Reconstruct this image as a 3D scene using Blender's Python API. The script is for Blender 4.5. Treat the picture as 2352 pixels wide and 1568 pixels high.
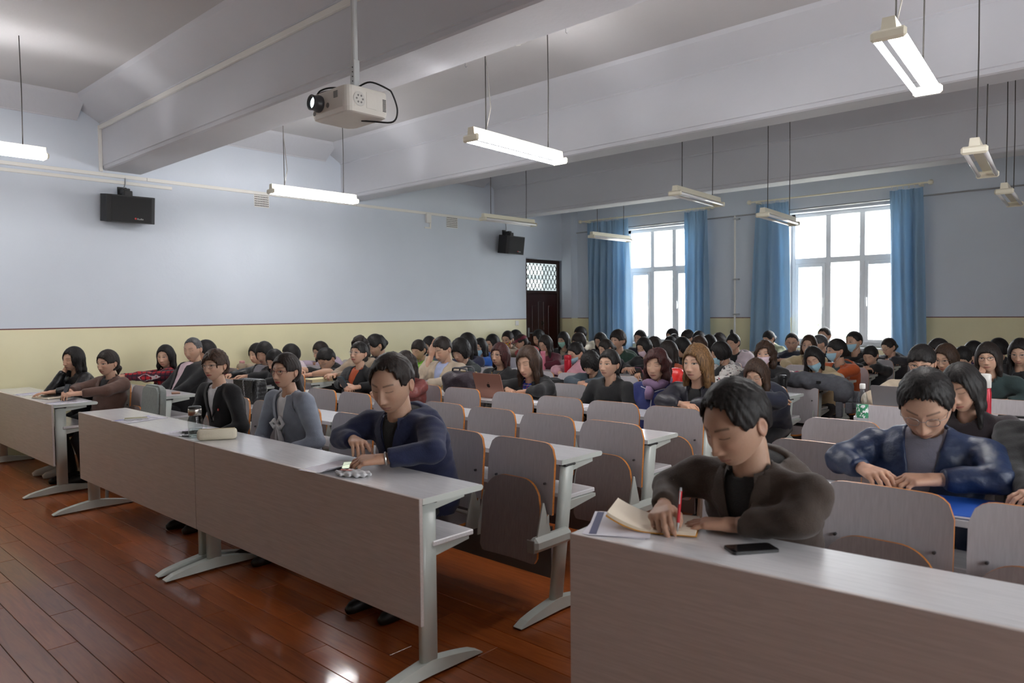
import bpy, bmesh, math, random
import numpy as np
from mathutils import Vector, Matrix, noise

random.seed(7)
np.random.seed(7)
S = bpy.context.scene
COL = S.collection
for o in list(bpy.data.objects):
    bpy.data.objects.remove(o)
R_ = math.radians

# ------------------------------------------------------------------ camera
CAMH = 1.5
FPX = 1687.0
YAW, PITCH, ROLL = -0.747272, -0.0399468, -0.0098984
fw = Vector((math.sin(YAW) * math.cos(PITCH), math.cos(YAW) * math.cos(PITCH), math.sin(PITCH)))
r0 = fw.cross(Vector((0, 0, 1))).normalized()
u0 = r0.cross(fw)
cr, sr = math.cos(ROLL), math.sin(ROLL)
CR = cr * r0 + sr * u0
CU = -sr * r0 + cr * u0
cam_d = bpy.data.cameras.new('camera')
cam = bpy.data.objects.new('camera', cam_d)
COL.objects.link(cam)
cam.matrix_world = Matrix(((CR.x, CU.x, -fw.x, 0), (CR.y, CU.y, -fw.y, 0), (CR.z, CU.z, -fw.z, CAMH), (0, 0, 0, 1)))
cam_d.sensor_width = 36
cam_d.lens = FPX / 2352 * 36
cam_d.clip_start = 0.05
cam_d.clip_end = 300
cam_d.dof.use_dof = True
cam_d.dof.focus_distance = 5.2
cam_d.dof.aperture_fstop = 3.2
S.camera = cam

# ------------------------------------------------------------------ view, world, lights
S.view_settings.view_transform = 'Standard'
S.view_settings.look = 'None'
S.view_settings.gamma = 1
S.view_settings.use_curve_mapping = False
S.cycles.transparent_max_bounces = 24
S.view_settings.exposure = 0.9
SKY_STRENGTH = 9.0
PORTAL_W = 1.0
TUBE_STRENGTH = 44.0
w = bpy.data.worlds.new('overcast')
S.world = w
w.use_nodes = True
bg = w.node_tree.nodes['Background']
bg.inputs[0].default_value = (0.95, 0.975, 1.0, 1)
bg.inputs[1].default_value = SKY_STRENGTH

# room extents
XL, XR_, YF, YB = -9.02, 3.2, -3.4, 11.38
ZC = 3.86
DADO = 1.373
WINDOWS = [(-7.72, -6.28), (-4.66, -3.08)]
SIDE_WINDOWS = [(0.9, 2.5), (4.1, 5.7)]        # in the side wall beyond the picture, whose daylight falls on the long wall
WZ0, WZ1 = 0.93, 2.985
for i, (a, b) in enumerate(WINDOWS):
    L = bpy.data.lights.new('window_daylight', 'AREA')
    L.shape = 'RECTANGLE'
    L.size, L.size_y = b - a, WZ1 - WZ0
    L.cycles.is_portal = True
    lo = bpy.data.objects.new('window_daylight', L)
    lo.location = ((a + b) / 2, YB + 0.42, (WZ0 + WZ1) / 2)
    lo.rotation_euler = (R_(-90), 0, 0)
    COL.objects.link(lo)
for i, (a, b) in enumerate(SIDE_WINDOWS):
    L = bpy.data.lights.new('window_daylight', 'AREA')
    L.shape = 'RECTANGLE'
    L.size, L.size_y = WZ1 - WZ0, b - a
    L.cycles.is_portal = True
    lo = bpy.data.objects.new('window_daylight', L)
    lo.location = (XR_ + 0.42, (a + b) / 2, (WZ0 + WZ1) / 2)
    lo.rotation_euler = (0, R_(90), 0)
    COL.objects.link(lo)


def ray(px, py):
    return CR * ((px - 1176) / FPX) - CU * ((py - 784) / FPX) + fw


def at(px, py, Y):
    """point of the room on the plane y = Y that stands at this place of the photograph"""
    v = ray(px, py)
    t = Y / v.y
    return Vector((v.x * t, Y, CAMH + v.z * t))


def atz(px, py, z):
    v = ray(px, py)
    t = (z - CAMH) / v.z
    return Vector((v.x * t, v.y * t, z))


# ------------------------------------------------------------------ materials
MATS = {}


def newmat(name):
    m = bpy.data.materials.new(name)
    m.use_nodes = True
    nt = m.node_tree
    return m, nt, nt.nodes['Principled BSDF']


def N(nt, t, **kw):
    n = nt.nodes.new(t)
    for k, v in kw.items():
        setattr(n, k, v)
    return n


def ramp(nt, fac, stops):
    r = N(nt, 'ShaderNodeValToRGB')
    e = r.color_ramp.elements
    while len(e) < len(stops):
        e.new(0.5)
    for i, (p, c) in enumerate(stops):
        e[i].position = p
        e[i].color = (*c, 1)
    nt.links.new(fac, r.inputs[0])
    return r.outputs[0]


def lin(r, g, b):
    f = lambda c: (c / 255 / 12.92) if c <= 10 else ((c / 255 + 0.055) / 1.055) ** 2.4
    return (f(r), f(g), f(b))


def mat(name, col, rough=0.5, metal=0.0, var=0.0, scale=8.0, stretch=(1, 1, 1), bump=0.0, bscale=60.0, spec=0.5, coat=0.0, sheen=0.0):
    """plain surface with a procedural tone variation and fine relief"""
    if name in MATS:
        return MATS[name]
    m, nt, b = newmat(name)
    b.inputs['Base Color'].default_value = (*col, 1)
    b.inputs['Roughness'].default_value = rough
    b.inputs['Metallic'].default_value = metal
    b.inputs['Specular IOR Level'].default_value = spec
    b.inputs['Coat Weight'].default_value = coat
    b.inputs['Sheen Weight'].default_value = sheen
    if var or bump:
        tc = N(nt, 'ShaderNodeTexCoord')
        mp = N(nt, 'ShaderNodeMapping')
        mp.inputs['Scale'].default_value = stretch
        nt.links.new(tc.outputs['Object'], mp.inputs[0])
    if var:
        nz = N(nt, 'ShaderNodeTexNoise')
        nz.inputs['Scale'].default_value = scale
        nz.inputs['Detail'].default_value = 4
        nt.links.new(mp.outputs[0], nz.inputs['Vector'])
        c = ramp(nt, nz.outputs[0], [(0.3, tuple(x * (1 - var) for x in col)), (0.7, tuple(min(1, x * (1 + var)) for x in col))])
        nt.links.new(c, b.inputs['Base Color'])
    if bump:
        n2 = N(nt, 'ShaderNodeTexNoise')
        n2.inputs['Scale'].default_value = bscale
        n2.inputs['Detail'].default_value = 3
        nt.links.new(mp.outputs[0], n2.inputs['Vector'])
        bp = N(nt, 'ShaderNodeBump')
        bp.inputs['Strength'].default_value = bump
        bp.inputs['Distance'].default_value = 0.01
        nt.links.new(n2.outputs[0], bp.inputs['Height'])
        nt.links.new(bp.outputs[0], b.inputs['Normal'])
    MATS[name] = m
    return m


def emit(name, col, s):
    if name in MATS:
        return MATS[name]
    m, nt, b = newmat(name)
    b.inputs['Base Color'].default_value = (*col, 1)
    b.inputs['Emission Color'].default_value = (*col, 1)
    b.inputs['Emission Strength'].default_value = s
    MATS[name] = m
    return m


def glass(name, tint=(1, 1, 1), refl=0.06):
    if name in MATS:
        return MATS[name]
    m, nt, b = newmat(name)
    nt.nodes.remove(b)
    out = nt.nodes['Material Output']
    t = N(nt, 'ShaderNodeBsdfTransparent')
    t.inputs[0].default_value = (*tint, 1)
    g = N(nt, 'ShaderNodeBsdfGlossy')
    g.inputs['Roughness'].default_value = 0.02
    lw = N(nt, 'ShaderNodeLayerWeight')
    pw = N(nt, 'ShaderNodeMath', operation='POWER')
    pw.inputs[1].default_value = 4.0
    fr = N(nt, 'ShaderNodeMath', operation='MULTIPLY_ADD')
    fr.inputs[1].default_value = 0.75
    fr.inputs[2].default_value = refl * 0.6
    nt.links.new(lw.outputs['Facing'], pw.inputs[0])
    nt.links.new(pw.outputs[0], fr.inputs[0])
    mx = N(nt, 'ShaderNodeMixShader')
    nt.links.new(fr.outputs[0], mx.inputs[0])
    nt.links.new(t.outputs[0], mx.inputs[1])
    nt.links.new(g.outputs[0], mx.inputs[2])
    nt.links.new(mx.outputs[0], out.inputs[0])
    MATS[name] = m
    return m


def grain_mat(name, c0, c1, axis, rough, coat=0.0, sc=14.0):
    """laminate with fine wood grain running along one axis"""
    m, nt, b = newmat(name)
    tc = N(nt, 'ShaderNodeTexCoord')
    mp = N(nt, 'ShaderNodeMapping')
    s = [9.0, 9.0, 9.0]
    s[axis] = 0.5
    mp.inputs['Scale'].default_value = s
    nt.links.new(tc.outputs['Object'], mp.inputs[0])
    nz = N(nt, 'ShaderNodeTexNoise')
    nz.inputs['Scale'].default_value = sc
    nz.inputs['Detail'].default_value = 5
    nz.inputs['Distortion'].default_value = 0.6
    nt.links.new(mp.outputs[0], nz.inputs['Vector'])
    nt.links.new(ramp(nt, nz.outputs[0], [(0.32, c0), (0.68, c1)]), b.inputs['Base Color'])
    b.inputs['Roughness'].default_value = rough
    b.inputs['Coat Weight'].default_value = coat
    b.inputs['Coat Roughness'].default_value = 0.15
    MATS[name] = m
    return m


def wall_mat(name, col, var=0.05):
    return mat(name, col, 0.75, var=var, scale=1.2, bump=0.15, bscale=25)


def floor_mat():
    m, nt, b = newmat('floor_wood')
    tc = N(nt, 'ShaderNodeTexCoord')
    oi = N(nt, 'ShaderNodeObjectInfo')
    add = N(nt, 'ShaderNodeVectorMath', operation='ADD')
    mul = N(nt, 'ShaderNodeVectorMath', operation='SCALE')
    cx = N(nt, 'ShaderNodeCombineXYZ')
    nt.links.new(oi.outputs['Random'], cx.inputs[0])
    nt.links.new(oi.outputs['Random'], cx.inputs[1])
    nt.links.new(cx.outputs[0], mul.inputs[0])
    mul.inputs['Scale'].default_value = 37.0
    nt.links.new(tc.outputs['Object'], add.inputs[0])
    nt.links.new(mul.outputs[0], add.inputs[1])
    mp = N(nt, 'ShaderNodeMapping')
    mp.inputs['Scale'].default_value = (0.8, 9, 1)
    nt.links.new(add.outputs[0], mp.inputs[0])
    nz = N(nt, 'ShaderNodeTexNoise')
    nz.inputs['Scale'].default_value = 4.0
    nz.inputs['Detail'].default_value = 6
    nz.inputs['Distortion'].default_value = 1.2
    nt.links.new(mp.outputs[0], nz.inputs['Vector'])
    c = ramp(nt, nz.outputs[0], [(0.25, (0.20, 0.047, 0.010)), (0.5, (0.28, 0.068, 0.015)), (0.8, (0.36, 0.098, 0.023))])
    hs = N(nt, 'ShaderNodeHueSaturation')
    mr = N(nt, 'ShaderNodeMapRange')
    mr.inputs['To Min'].default_value = 0.82
    mr.inputs['To Max'].default_value = 1.15
    nt.links.new(oi.outputs['Random'], mr.inputs[0])
    nt.links.new(mr.outputs[0], hs.inputs['Value'])
    nt.links.new(c, hs.inputs['Color'])
    nt.links.new(hs.outputs[0], b.inputs['Base Color'])
    b.inputs['Roughness'].default_value = 0.3
    b.inputs['Specular IOR Level'].default_value = 0.25
    b.inputs['Coat Weight'].default_value = 0.35
    b.inputs['Coat Roughness'].default_value = 0.08
    MATS['floor_wood'] = m
    return m


# ------------------------------------------------------------------ mesh building
class MB:
    def __init__(s):
        s.v, s.f, s.m = [], [], []

    def add(s, vs, fs, mi=0):
        o = len(s.v)
        s.v += [tuple(v) for v in vs]
        s.f += [tuple(i + o for i in f) for f in fs]
        s.m += [mi] * len(fs)
        return s

    def box(s, lo, hi, c=0.0, mi=0, rz=0.0, M=None):
        """box, its edges chamfered by c"""
        lo, hi = Vector(lo), Vector(hi)
        if c <= 0:
            vs = [(x, y, z) for x in (lo.x, hi.x) for y in (lo.y, hi.y) for z in (lo.z, hi.z)]
            fs = [(0, 1, 3, 2), (4, 6, 7, 5), (0, 4, 5, 1), (2, 3, 7, 6), (0, 2, 6, 4), (1, 5, 7, 3)]
        else:
            c = min(c, (hi.x - lo.x) / 2.01, (hi.y - lo.y) / 2.01, (hi.z - lo.z) / 2.01)
            vs, idx = [], {}
            L = (lo, hi)
            for i in (0, 1):
                for j in (0, 1):
                    for k in (0, 1):
                        p = [L[i].x, L[j].y, L[k].z]
                        q = [p[0] + (c if i == 0 else -c), p[1] + (c if j == 0 else -c), p[2] + (c if k == 0 else -c)]
                        for a in range(3):
                            r = list(q)
                            r[a] = p[a]
                            idx[(i, j, k, a)] = len(vs)
                            vs.append(tuple(r))
            fs = []
            cyc = [(0, 0), (1, 0), (1, 1), (0, 1)]
            for a in range(3):
                for sd in (0, 1):
                    q = []
                    for (p1, p2) in cyc:
                        t = [0, 0, 0]
                        t[a] = sd
                        t[(a + 1) % 3] = p1
                        t[(a + 2) % 3] = p2
                        q.append(idx[(*t, a)])
                    fs.append(tuple(q if sd else q[::-1]))
            for a in range(3):
                b, d = (a + 1) % 3, (a + 2) % 3
                for p1 in (0, 1):
                    for p2 in (0, 1):
                        t0, t1 = [0, 0, 0], [0, 0, 0]
                        t0[b] = t1[b] = p1
                        t0[d] = t1[d] = p2
                        t1[a] = 1
                        q = [idx[(*t0, b)], idx[(*t1, b)], idx[(*t1, d)], idx[(*t0, d)]]
                        fs.append(tuple(q if (p1 + p2) % 2 else q[::-1]))
            for i in (0, 1):
                for j in (0, 1):
                    for k in (0, 1):
                        q = [idx[(i, j, k, a)] for a in range(3)]
                        fs.append(tuple(q if (i + j + k) % 2 else q[::-1]))
        if rz:
            M = Matrix.Rotation(rz, 4, 'Z')
        if M is not None:
            vs = [M @ Vector(v) for v in vs]
        return s.add(vs, fs, mi)

    def tube(s, pts, r, n=8, mi=0, closed=False, caps=True):
        pts = [Vector(p) for p in pts]
        rs = r if isinstance(r, (list, tuple)) else [r] * len(pts)
        vs, fs = [], []
        up = None
        for i, p in enumerate(pts):
            a = pts[i - 1] if (i > 0 or closed) else p
            b = pts[(i + 1) % len(pts)] if (i < len(pts) - 1 or closed) else p
            t = (b - a).normalized()
            if up is None:
                up = t.orthogonal().normalized()
            up = (up - t * up.dot(t))
            up = up.normalized() if up.length > 1e-6 else t.orthogonal().normalized()
            sd = t.cross(up)
            for k in range(n):
                q = 2 * math.pi * k / n
                vs.append(p + (up * math.cos(q) + sd * math.sin(q)) * rs[i])
        m = len(pts)
        for i in range(m if closed else m - 1):
            for k in range(n):
                a, b = i * n + k, i * n + (k + 1) % n
                c, d = ((i + 1) % m) * n + (k + 1) % n, ((i + 1) % m) * n + k
                fs.append((a, b, c, d))
        if caps and not closed:
            fs.append(tuple(range(n))[::-1])
            fs.append(tuple((m - 1) * n + k for k in range(n)))
        return s.add(vs, fs, mi)

    def lathe(s, prof, n=20, c=(0, 0, 0), mi=0, axis='Z'):
        vs, fs = [], []
        for (r, z) in prof:
            for k in range(n):
                a = 2 * math.pi * k / n
                p = (r * math.cos(a), r * math.sin(a), z)
                if axis == 'Y':
                    p = (p[0], z, p[1])
                elif axis == 'X':
                    p = (z, p[0], p[1])
                vs.append((p[0] + c[0], p[1] + c[1], p[2] + c[2]))
        for i in range(len(prof) - 1):
            for k in range(n):
                a, b = i * n + k, i * n + (k + 1) % n
                fs.append((a, b, b + n, a + n) if axis != 'Y' else (a, a + n, b + n, b))
        e0, e1 = tuple(range(n)), tuple((len(prof) - 1) * n + k for k in range(n))
        fs.append(e0[::-1] if axis != 'Y' else e0)
        fs.append(e1 if axis != 'Y' else e1[::-1])
        return s.add(vs, fs, mi)

    def prism(s, outline, t, fn=None, mi=0, side_mi=None):
        """outline (list of 2-D points) given thickness t along the third axis; fn maps (u, v, w) to a point"""
        fn = fn or (lambda u, v, q: (u, v, q))
        n = len(outline)
        vs = [fn(u, v, 0) for u, v in outline] + [fn(u, v, t) for u, v in outline]
        s.add(vs, [tuple(range(n))[::-1], tuple(range(n, 2 * n))], mi)
        o = len(s.v) - 2 * n
        for i in range(n):
            j = (i + 1) % n
            s.f.append((o + i, o + j, o + n + j, o + n + i))
            s.m.append(mi if side_mi is None else side_mi)
        return s

    def mesh(s, name, mats, smooth=False):
        me = bpy.data.meshes.new(name)
        me.from_pydata(s.v, [], s.f)
        for m in (mats if isinstance(mats, (list, tuple)) else [mats]):
            me.materials.append(m)
        if any(s.m):
            me.polygons.foreach_set('material_index', s.m)
        if smooth:
            me.polygons.foreach_set('use_smooth', [True] * len(s.f))
        me.update()
        return me


def obj(name, me, parent=None, loc=None, rot=None):
    o = bpy.data.objects.new(name, me)
    COL.objects.link(o)
    if parent is not None:
        o.parent = parent
    if loc is not None:
        o.location = loc
    if rot is not None:
        o.rotation_euler = rot
    return o


def part(name, mb, mats, parent, smooth=False):
    return obj(name, mb.mesh(name, mats, smooth), parent)


def tag(o, label, cat, group=None):
    o['label'] = label
    o['category'] = cat
    if group:
        o['group'] = group
    return o


def thing(name, label, cat, loc=(0, 0, 0), rz=0.0, group=None):
    o = bpy.data.objects.new(name, None)
    o.empty_display_size = 0.1
    COL.objects.link(o)
    o.location = loc
    o.rotation_euler = (0, 0, rz)
    return tag(o, label, cat, group)


def struct(name, mb, mats, parent=None, smooth=False):
    o = obj(name, mb.mesh(name, mats, smooth), parent)
    if parent is None:
        o['kind'] = 'structure'
    return o


def dup(root, loc, rz=0.0, label=None, group=None):
    r = root.copy()
    COL.objects.link(r)
    r.location = loc
    r.rotation_euler = (0, 0, rz)
    if label:
        r['label'] = label
    if group:
        r['group'] = group
    for ch in list(root.children):
        c = ch.copy()
        COL.objects.link(c)
        c.parent = r
        for g in list(ch.children):
            d = g.copy()
            COL.objects.link(d)
            d.parent = c
    return r


def rrect(w0, w1, z0, z1, rt, rb, n=6):
    """outline: width w0 at the bottom, w1 at the top, corner radii rt (top), rb (bottom)"""
    pts = []
    for cx, cz, r, a0 in ((w1 / 2 - rt, z1 - rt, rt, 0), (-w1 / 2 + rt, z1 - rt, rt, 90), (-w0 / 2 + rb, z0 + rb, rb, 180), (w0 / 2 - rb, z0 + rb, rb, 270)):
        for i in range(n + 1):
            a = R_(a0 + 90 * i / n)
            pts.append((cx + r * math.cos(a), cz + r * math.sin(a)))
    return pts


ORD = ['first', 'second', 'third', 'fourth', 'fifth', 'sixth', 'seventh', 'eighth', 'ninth', 'tenth', 'eleventh']
# ------------------------------------------------------------------ room shell
M_BLUE = wall_mat('wall_pale_blue', lin(206, 213, 222), 0.03)
M_CREAM = mat('wall_cream_gloss', lin(226, 219, 180), 0.35, var=0.05, scale=1.5, bump=0.08, bscale=14)
M_CEIL = wall_mat('ceiling_white', lin(192, 190, 190), 0.03)
M_BEAM = wall_mat('beam_lilac_white', lin(203, 204, 209), 0.03)
M_LINE = mat('dado_line_red', lin(96, 40, 38), 0.5)
M_PVC = mat('white_pvc', lin(228, 226, 220), 0.35)
M_IVORY = mat('ivory_enamel', lin(232, 226, 204), 0.35)
M_BLACK = mat('black_plastic', (0.012, 0.012, 0.013), 0.45)
M_STEEL = mat('galvanised_steel', lin(170, 172, 174), 0.4, metal=0.6)
M_FRAMEW = mat('window_white', lin(236, 238, 240), 0.3)
M_GLASS = glass('window_glass')
M_FLOOR = floor_mat()
M_GROOVE = mat('plank_joint_dark', (0.02, 0.007, 0.003), 0.6)

# floor: boards laid one by one where the camera sees them, joined sheet beyond
PX0, PX1, PY0, PY1 = -8.95, -1.0, 0.45, 2.7
fl = MB()
fl.box((XL - 0.5, YF, -0.1), (XR_, PY0, 0))
fl.box((XL - 0.5, PY1, -0.1), (XR_, YB + 0.05, 0))
fl.box((XL - 0.5, PY0, -0.1), (PX0, PY1, 0))
fl.box((PX1, PY0, -0.1), (XR_, PY1, 0))
floor = struct('floor', fl, M_FLOOR)
sub = MB()
sub.box((PX0, PY0, -0.1), (PX1, PY1, -0.004))
part('floor_joint_bed', sub, M_GROOVE, floor)
PW, PLN = 0.125, 1.15
plank_meshes = {}
ny = int(round((PY1 - PY0) / PW))
for j in range(ny):
    y0 = PY0 + j * PW
    x = PX0 - (PLN * ((j * 0.37) % 1.0))
    while x < PX1 - 1e-3:
        a, b = max(x, PX0), min(x + PLN, PX1)
        x += PLN
        if b - a < 0.04:
            continue
        if (b < -7.2 and y0 < 1.2) or (b < -5.0 and y0 < 0.75):
            pass
        key = round(b - a, 3)
        if key not in plank_meshes:
            mb = MB()
            mb.box((0.0012, 0.0012, -0.006), (key - 0.0012, PW - 0.0012, 0), 0.0015)
            plank_meshes[key] = mb.mesh('floor_plank', M_FLOOR)
        obj('floor_plank', plank_meshes[key], floor, (a, y0, 0))

# walls
T = 0.3
DY0, DY1, DZ = 10.13, YB, 2.5           # door recess in the wall with the loudspeakers


def two_tone(mb, lo, hi):
    """box split in two paint colours at the dado height"""
    if hi[2] <= DADO:
        mb.box(lo, hi, mi=1)
    elif lo[2] >= DADO:
        mb.box(lo, hi, mi=0)
    else:
        mb.box(lo, (hi[0], hi[1], DADO), mi=1)
        mb.box((lo[0], lo[1], DADO), hi, mi=0)


wl = MB()
two_tone(wl, (XL - T, YF, 0), (XL, DY0, ZC + 0.1))
two_tone(wl, (XL - T, DY0, DZ), (XL, YB + T, ZC + 0.1))
struct('wall_left', wl, [M_BLUE, M_CREAM])
wb = MB()
xs = [XL - T]
for a, b in WINDOWS:
    xs += [a, b]
xs.append(XR_ + T)
for i in range(0, len(xs), 2):
    two_tone(wb, (xs[i], YB, 0), (xs[i + 1], YB + T, ZC + 0.1))
for a, b in WINDOWS:
    two_tone(wb, (a, YB, 0), (b, YB + T, WZ0))
    two_tone(wb, (a, YB, WZ1), (b, YB + T, ZC + 0.1))
two_tone(wb, (XL, YB - 0.2, 0), (XL + 0.23, YB, ZC + 0.1))      # pilaster in the corner
struct('wall_back', wb, [M_BLUE, M_CREAM])
wr = MB()
ys = [YF]
for a, b in SIDE_WINDOWS:
    ys += [a, b]
ys.append(YB + T)
for i in range(0, len(ys), 2):
    two_tone(wr, (XR_, ys[i], 0), (XR_ + T, ys[i + 1], ZC + 0.1))
for a, b in SIDE_WINDOWS:
    two_tone(wr, (XR_, a, 0), (XR_ + T, b, WZ0))
    two_tone(wr, (XR_, a, WZ1), (XR_ + T, b, ZC + 0.1))
struct('wall_right', wr, [M_BLUE, M_CREAM])
wf = MB()
two_tone(wf, (XL - T, YF - T, 0), (XR_ + T, YF, ZC + 0.1))
struct('wall_front', wf, [M_BLUE, M_CREAM])
ce = MB()
ce.box((XL - T, YF - T, ZC), (XR_ + T, YB + T, ZC + 0.15))
struct('ceiling', ce, M_CEIL)
tl = MB()
tl.box((XL, YF, DADO - 0.006), (XL + 0.0015, DY0, DADO + 0.006))
struct('trim_1', tl, M_LINE)
tl = MB()
for i in range(0, len(xs), 2):
    tl.box((max(xs[i], XL + 0.23), YB - 0.0015, DADO - 0.006), (min(xs[i + 1], XR_), YB, DADO + 0.006))
tl.box((XL + 0.0005, YB - 0.2015, DADO - 0.006), (XL + 0.2315, YB - 0.2, DADO + 0.006))
struct('trim_2', tl, M_LINE)

# beams with sloped haunches at the ceiling
ZB, ZK = 3.14, 3.645
for n, (y0, y1) in enumerate(((2.99, 3.43), (6.15, 6.47), (9.31, 9.68), (-0.15, 0.27))):
    prof = [(y0 - 0.33, ZC + 0.01), (y0 - 0.30, ZC - 0.035), (y0 - 0.015, ZK + 0.012), (y0 - 0.015, ZK), (y0, ZK - 0.01), (y0, ZB + 0.05), (y0 + 0.012, ZB + 0.045), (y0 + 0.012, ZB + 0.01), (y0 + 0.03, ZB),
            (y1 - 0.03, ZB), (y1 - 0.012, ZB + 0.01), (y1 - 0.012, ZB + 0.045), (y1, ZB + 0.05), (y1, ZK - 0.01), (y1 + 0.015, ZK), (y1 + 0.015, ZK + 0.012), (y1 + 0.30, ZC - 0.035), (y1 + 0.33, ZC + 0.01)]
    mb = MB()
    mb.prism(prof, XR_ - XL, lambda u, v, q: (XL + q, u, v))
    struct('beam_%d' % (n + 1), mb, M_BEAM)
# cove between wall and ceiling in each bay
cv = MB()
for y0, y1 in ((0.5, 2.75), (3.7, 5.9), (6.75, 9.05), (9.95, YB)):
    cv.prism([(0, ZK - 0.0), (0.015, ZK), (0.015, ZK + 0.012), (0.28, ZC - 0.03), (0.31, ZC + 0.01), (0, ZC + 0.01)], y1 - y0, lambda u, v, q: (XL + u, y0 + q, v))
struct('trim_3', cv, M_BEAM)

# cable ducts along the loudspeaker wall
t = thing('cable_duct', 'long white plastic cable duct running along the loudspeaker wall under the beams', 'cable duct', (XL, 0, 3.09))
for a, b in ((-3.0, 3.46), (3.465, 6.4), (6.405, 9.0)):
    mb = MB()
    mb.box((0.0, a, -0.02), (0.022, b, 0.02), 0.003)
    part('duct_length', mb, M_PVC, t)
t = thing('cable_duct', 'short white cable duct below the long one, ending past the big loudspeaker', 'cable duct', (XL, 0, 3.02))
mb = MB()
mb.box((0.0, -3.0, -0.018), (0.02, 3.75, 0.018), 0.003)
part('duct_length', mb, M_PVC, t)
t = thing('cable_duct', 'white cable duct up the wall end and along the top of the front beam', 'cable duct', (XL, 2.99, 3.3))
mb = MB()
mb.box((0.0, -0.035, -0.18), (0.03, -0.001, 0.33), 0.003)
part('upright_length', mb, M_PVC, t)
mb = MB()
mb.box((0.03, -0.03, 0.285), (8.0, -0.001, 0.33), 0.003)
part('level_length', mb, M_PVC, t)

# ------------------------------------------------------------------ windows
for n, (a, b) in enumerate(WINDOWS + SIDE_WINDOWS):
    wt = bpy.data.objects.new('window_%d' % (n + 1), None)
    COL.objects.link(wt)
    if n < len(WINDOWS):
        wt.location = ((a + b) / 2, YB + 0.2, WZ0)
    else:
        wt.location = (XR_ + 0.2, (a + b) / 2, WZ0)
        wt.rotation_euler = (0, 0, R_(-90))
    wt['kind'] = 'structure'
    W, H = b - a, WZ1 - WZ0
    f = MB()
    for (x0, x1, z0, z1) in ((-W / 2, -W / 2 + 0.06, 0, H), (W / 2 - 0.06, W / 2, 0, H), (-W / 2, W / 2, 0, 0.06), (-W / 2, W / 2, H - 0.06, H)):
        f.box((x0, -0.035, z0), (x1, 0.035, z1), 0.006)
    part('window_frame', f, M_FRAMEW, wt)
    ZT = 2.25 - WZ0
    c1, c2 = -W / 2 + W * 0.355, -W / 2 + W * 0.665
    mb = MB()
    mb.box((-W / 2 + 0.06, -0.03, ZT - 0.045), (W / 2 - 0.06, 0.03, ZT + 0.045), 0.006)
    part('transom_bar', mb, M_FRAMEW, wt)
    for c in (c1, c2):
        mb = MB()
        mb.box((c - 0.04, -0.032, 0.06), (c + 0.04, 0.032, H - 0.06), 0.006)
        part('mullion', mb, M_FRAMEW, wt)
    cols = [(-W / 2 + 0.06, c1 - 0.04), (c1 + 0.04, c2 - 0.04), (c2 + 0.04, W / 2 - 0.06)]
    for i, (x0, x1) in enumerate(cols):
        for (z0, z1, sash) in ((0.06, ZT - 0.045, i != 1), (ZT + 0.045, H - 0.06, False)):
            if sash:
                sh = MB()
                for (p0, p1, q0, q1) in ((x0, x0 + 0.055, z0, z1), (x1 - 0.055, x1, z0, z1), (x0 + 0.055, x1 - 0.055, z0, z0 + 0.055), (x0 + 0.055, x1 - 0.055, z1 - 0.055, z1)):
                    sh.box((p0, -0.045, q0), (p1, 0.02, q1), 0.006)
                so = part('sash', sh, M_FRAMEW, wt)
                hd = MB()
                hx = x1 - 0.028 if i == 0 else x0 + 0.028
                hd.box((hx - 0.012, -0.058, 0.62), (hx + 0.012, -0.045, 0.68), 0.003)
                hd.box((hx - 0.009, -0.075, 0.60), (hx + 0.009, -0.058, 0.74), 0.004)
                part('handle', hd, M_FRAMEW, so)
            g = MB()
            e = 0.05 if sash else 0.0
            g.box((x0 + e, -0.003, z0 + e), (x1 - e, 0.003, z1 - e))
            part('pane', g, M_GLASS, wt)
    s = MB()
    s.box((-W / 2 - 0.04, -0.235, -0.03), (W / 2 + 0.04, -0.03, 0.0), 0.006)
    part('window_sill', s, M_FRAMEW, wt)

# outside: pale row of firs and a long building far off
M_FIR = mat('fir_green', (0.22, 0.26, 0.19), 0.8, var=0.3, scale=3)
M_FAR = mat('far_render', lin(206, 206, 210), 0.8)
M_FARW = mat('far_window', lin(120, 130, 150), 0.4)
og = MB()
og.box((-70, YB + 1.5, -6.2), (90, 130, -6.0))
go = struct('ground_outside', og, mat('pale_ground', lin(200, 200, 190), 0.9))
firs = []
for i, (px, Y, h) in enumerate(((1845, 33, 8.0), (1880, 36, 8.5), (1955, 32, 7.8), (1992, 36, 8.8), (2028, 33, 8.1), (1470, 40, 8.0), (1556, 38, 7.6), (1915, 46, 8.6))):
    p = at(px, 700, Y)
    t = thing('fir_tree', '', 'tree', (p.x, Y, -6.0), 0.6 * i)
    t['label'] = 'pale fir tree seen through the ' + ('window beside the door' if px < 1600 else 'wider window') + ', ' + ['first from its frame', 'second from its frame', 'third in the row', 'fourth in the row', 'last in the row', 'first of two', 'second of two', 'small one set farther back'][i]
    t['group'] = 'fir trees outside the windows'
    mb = MB()
    n = 14
    for k in range(9):
        z0 = h * (0.10 + 0.098 * k)
        rr = (0.95 - 0.1 * k) * h / 8.5
        vs = [(0, 0, z0 + h * 0.15)]
        for q in range(n):
            r2 = rr * (1.0 if q % 2 else 0.62) * random.uniform(0.85, 1.1)
            vs.append((r2 * math.cos(6.283 * q / n), r2 * math.sin(6.283 * q / n), z0 + (0 if q % 2 else 0.12)))
        mb.add(vs, [(0, 1 + q, 1 + (q + 1) % n) for q in range(n)] + [tuple(range(n, 0, -1))])
    part('foliage', mb, M_FIR, t)
    mb = MB()
    mb.tube([(0, 0, 0), (0, 0, h * 0.2)], 0.14, 8)
    part('trunk', mb, mat('bark', (0.12, 0.08, 0.05), 0.9), t)
bt = thing('building', 'long pale building with rows of windows far off beyond the fir trees', 'building', (-30, 95, -6))
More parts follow.
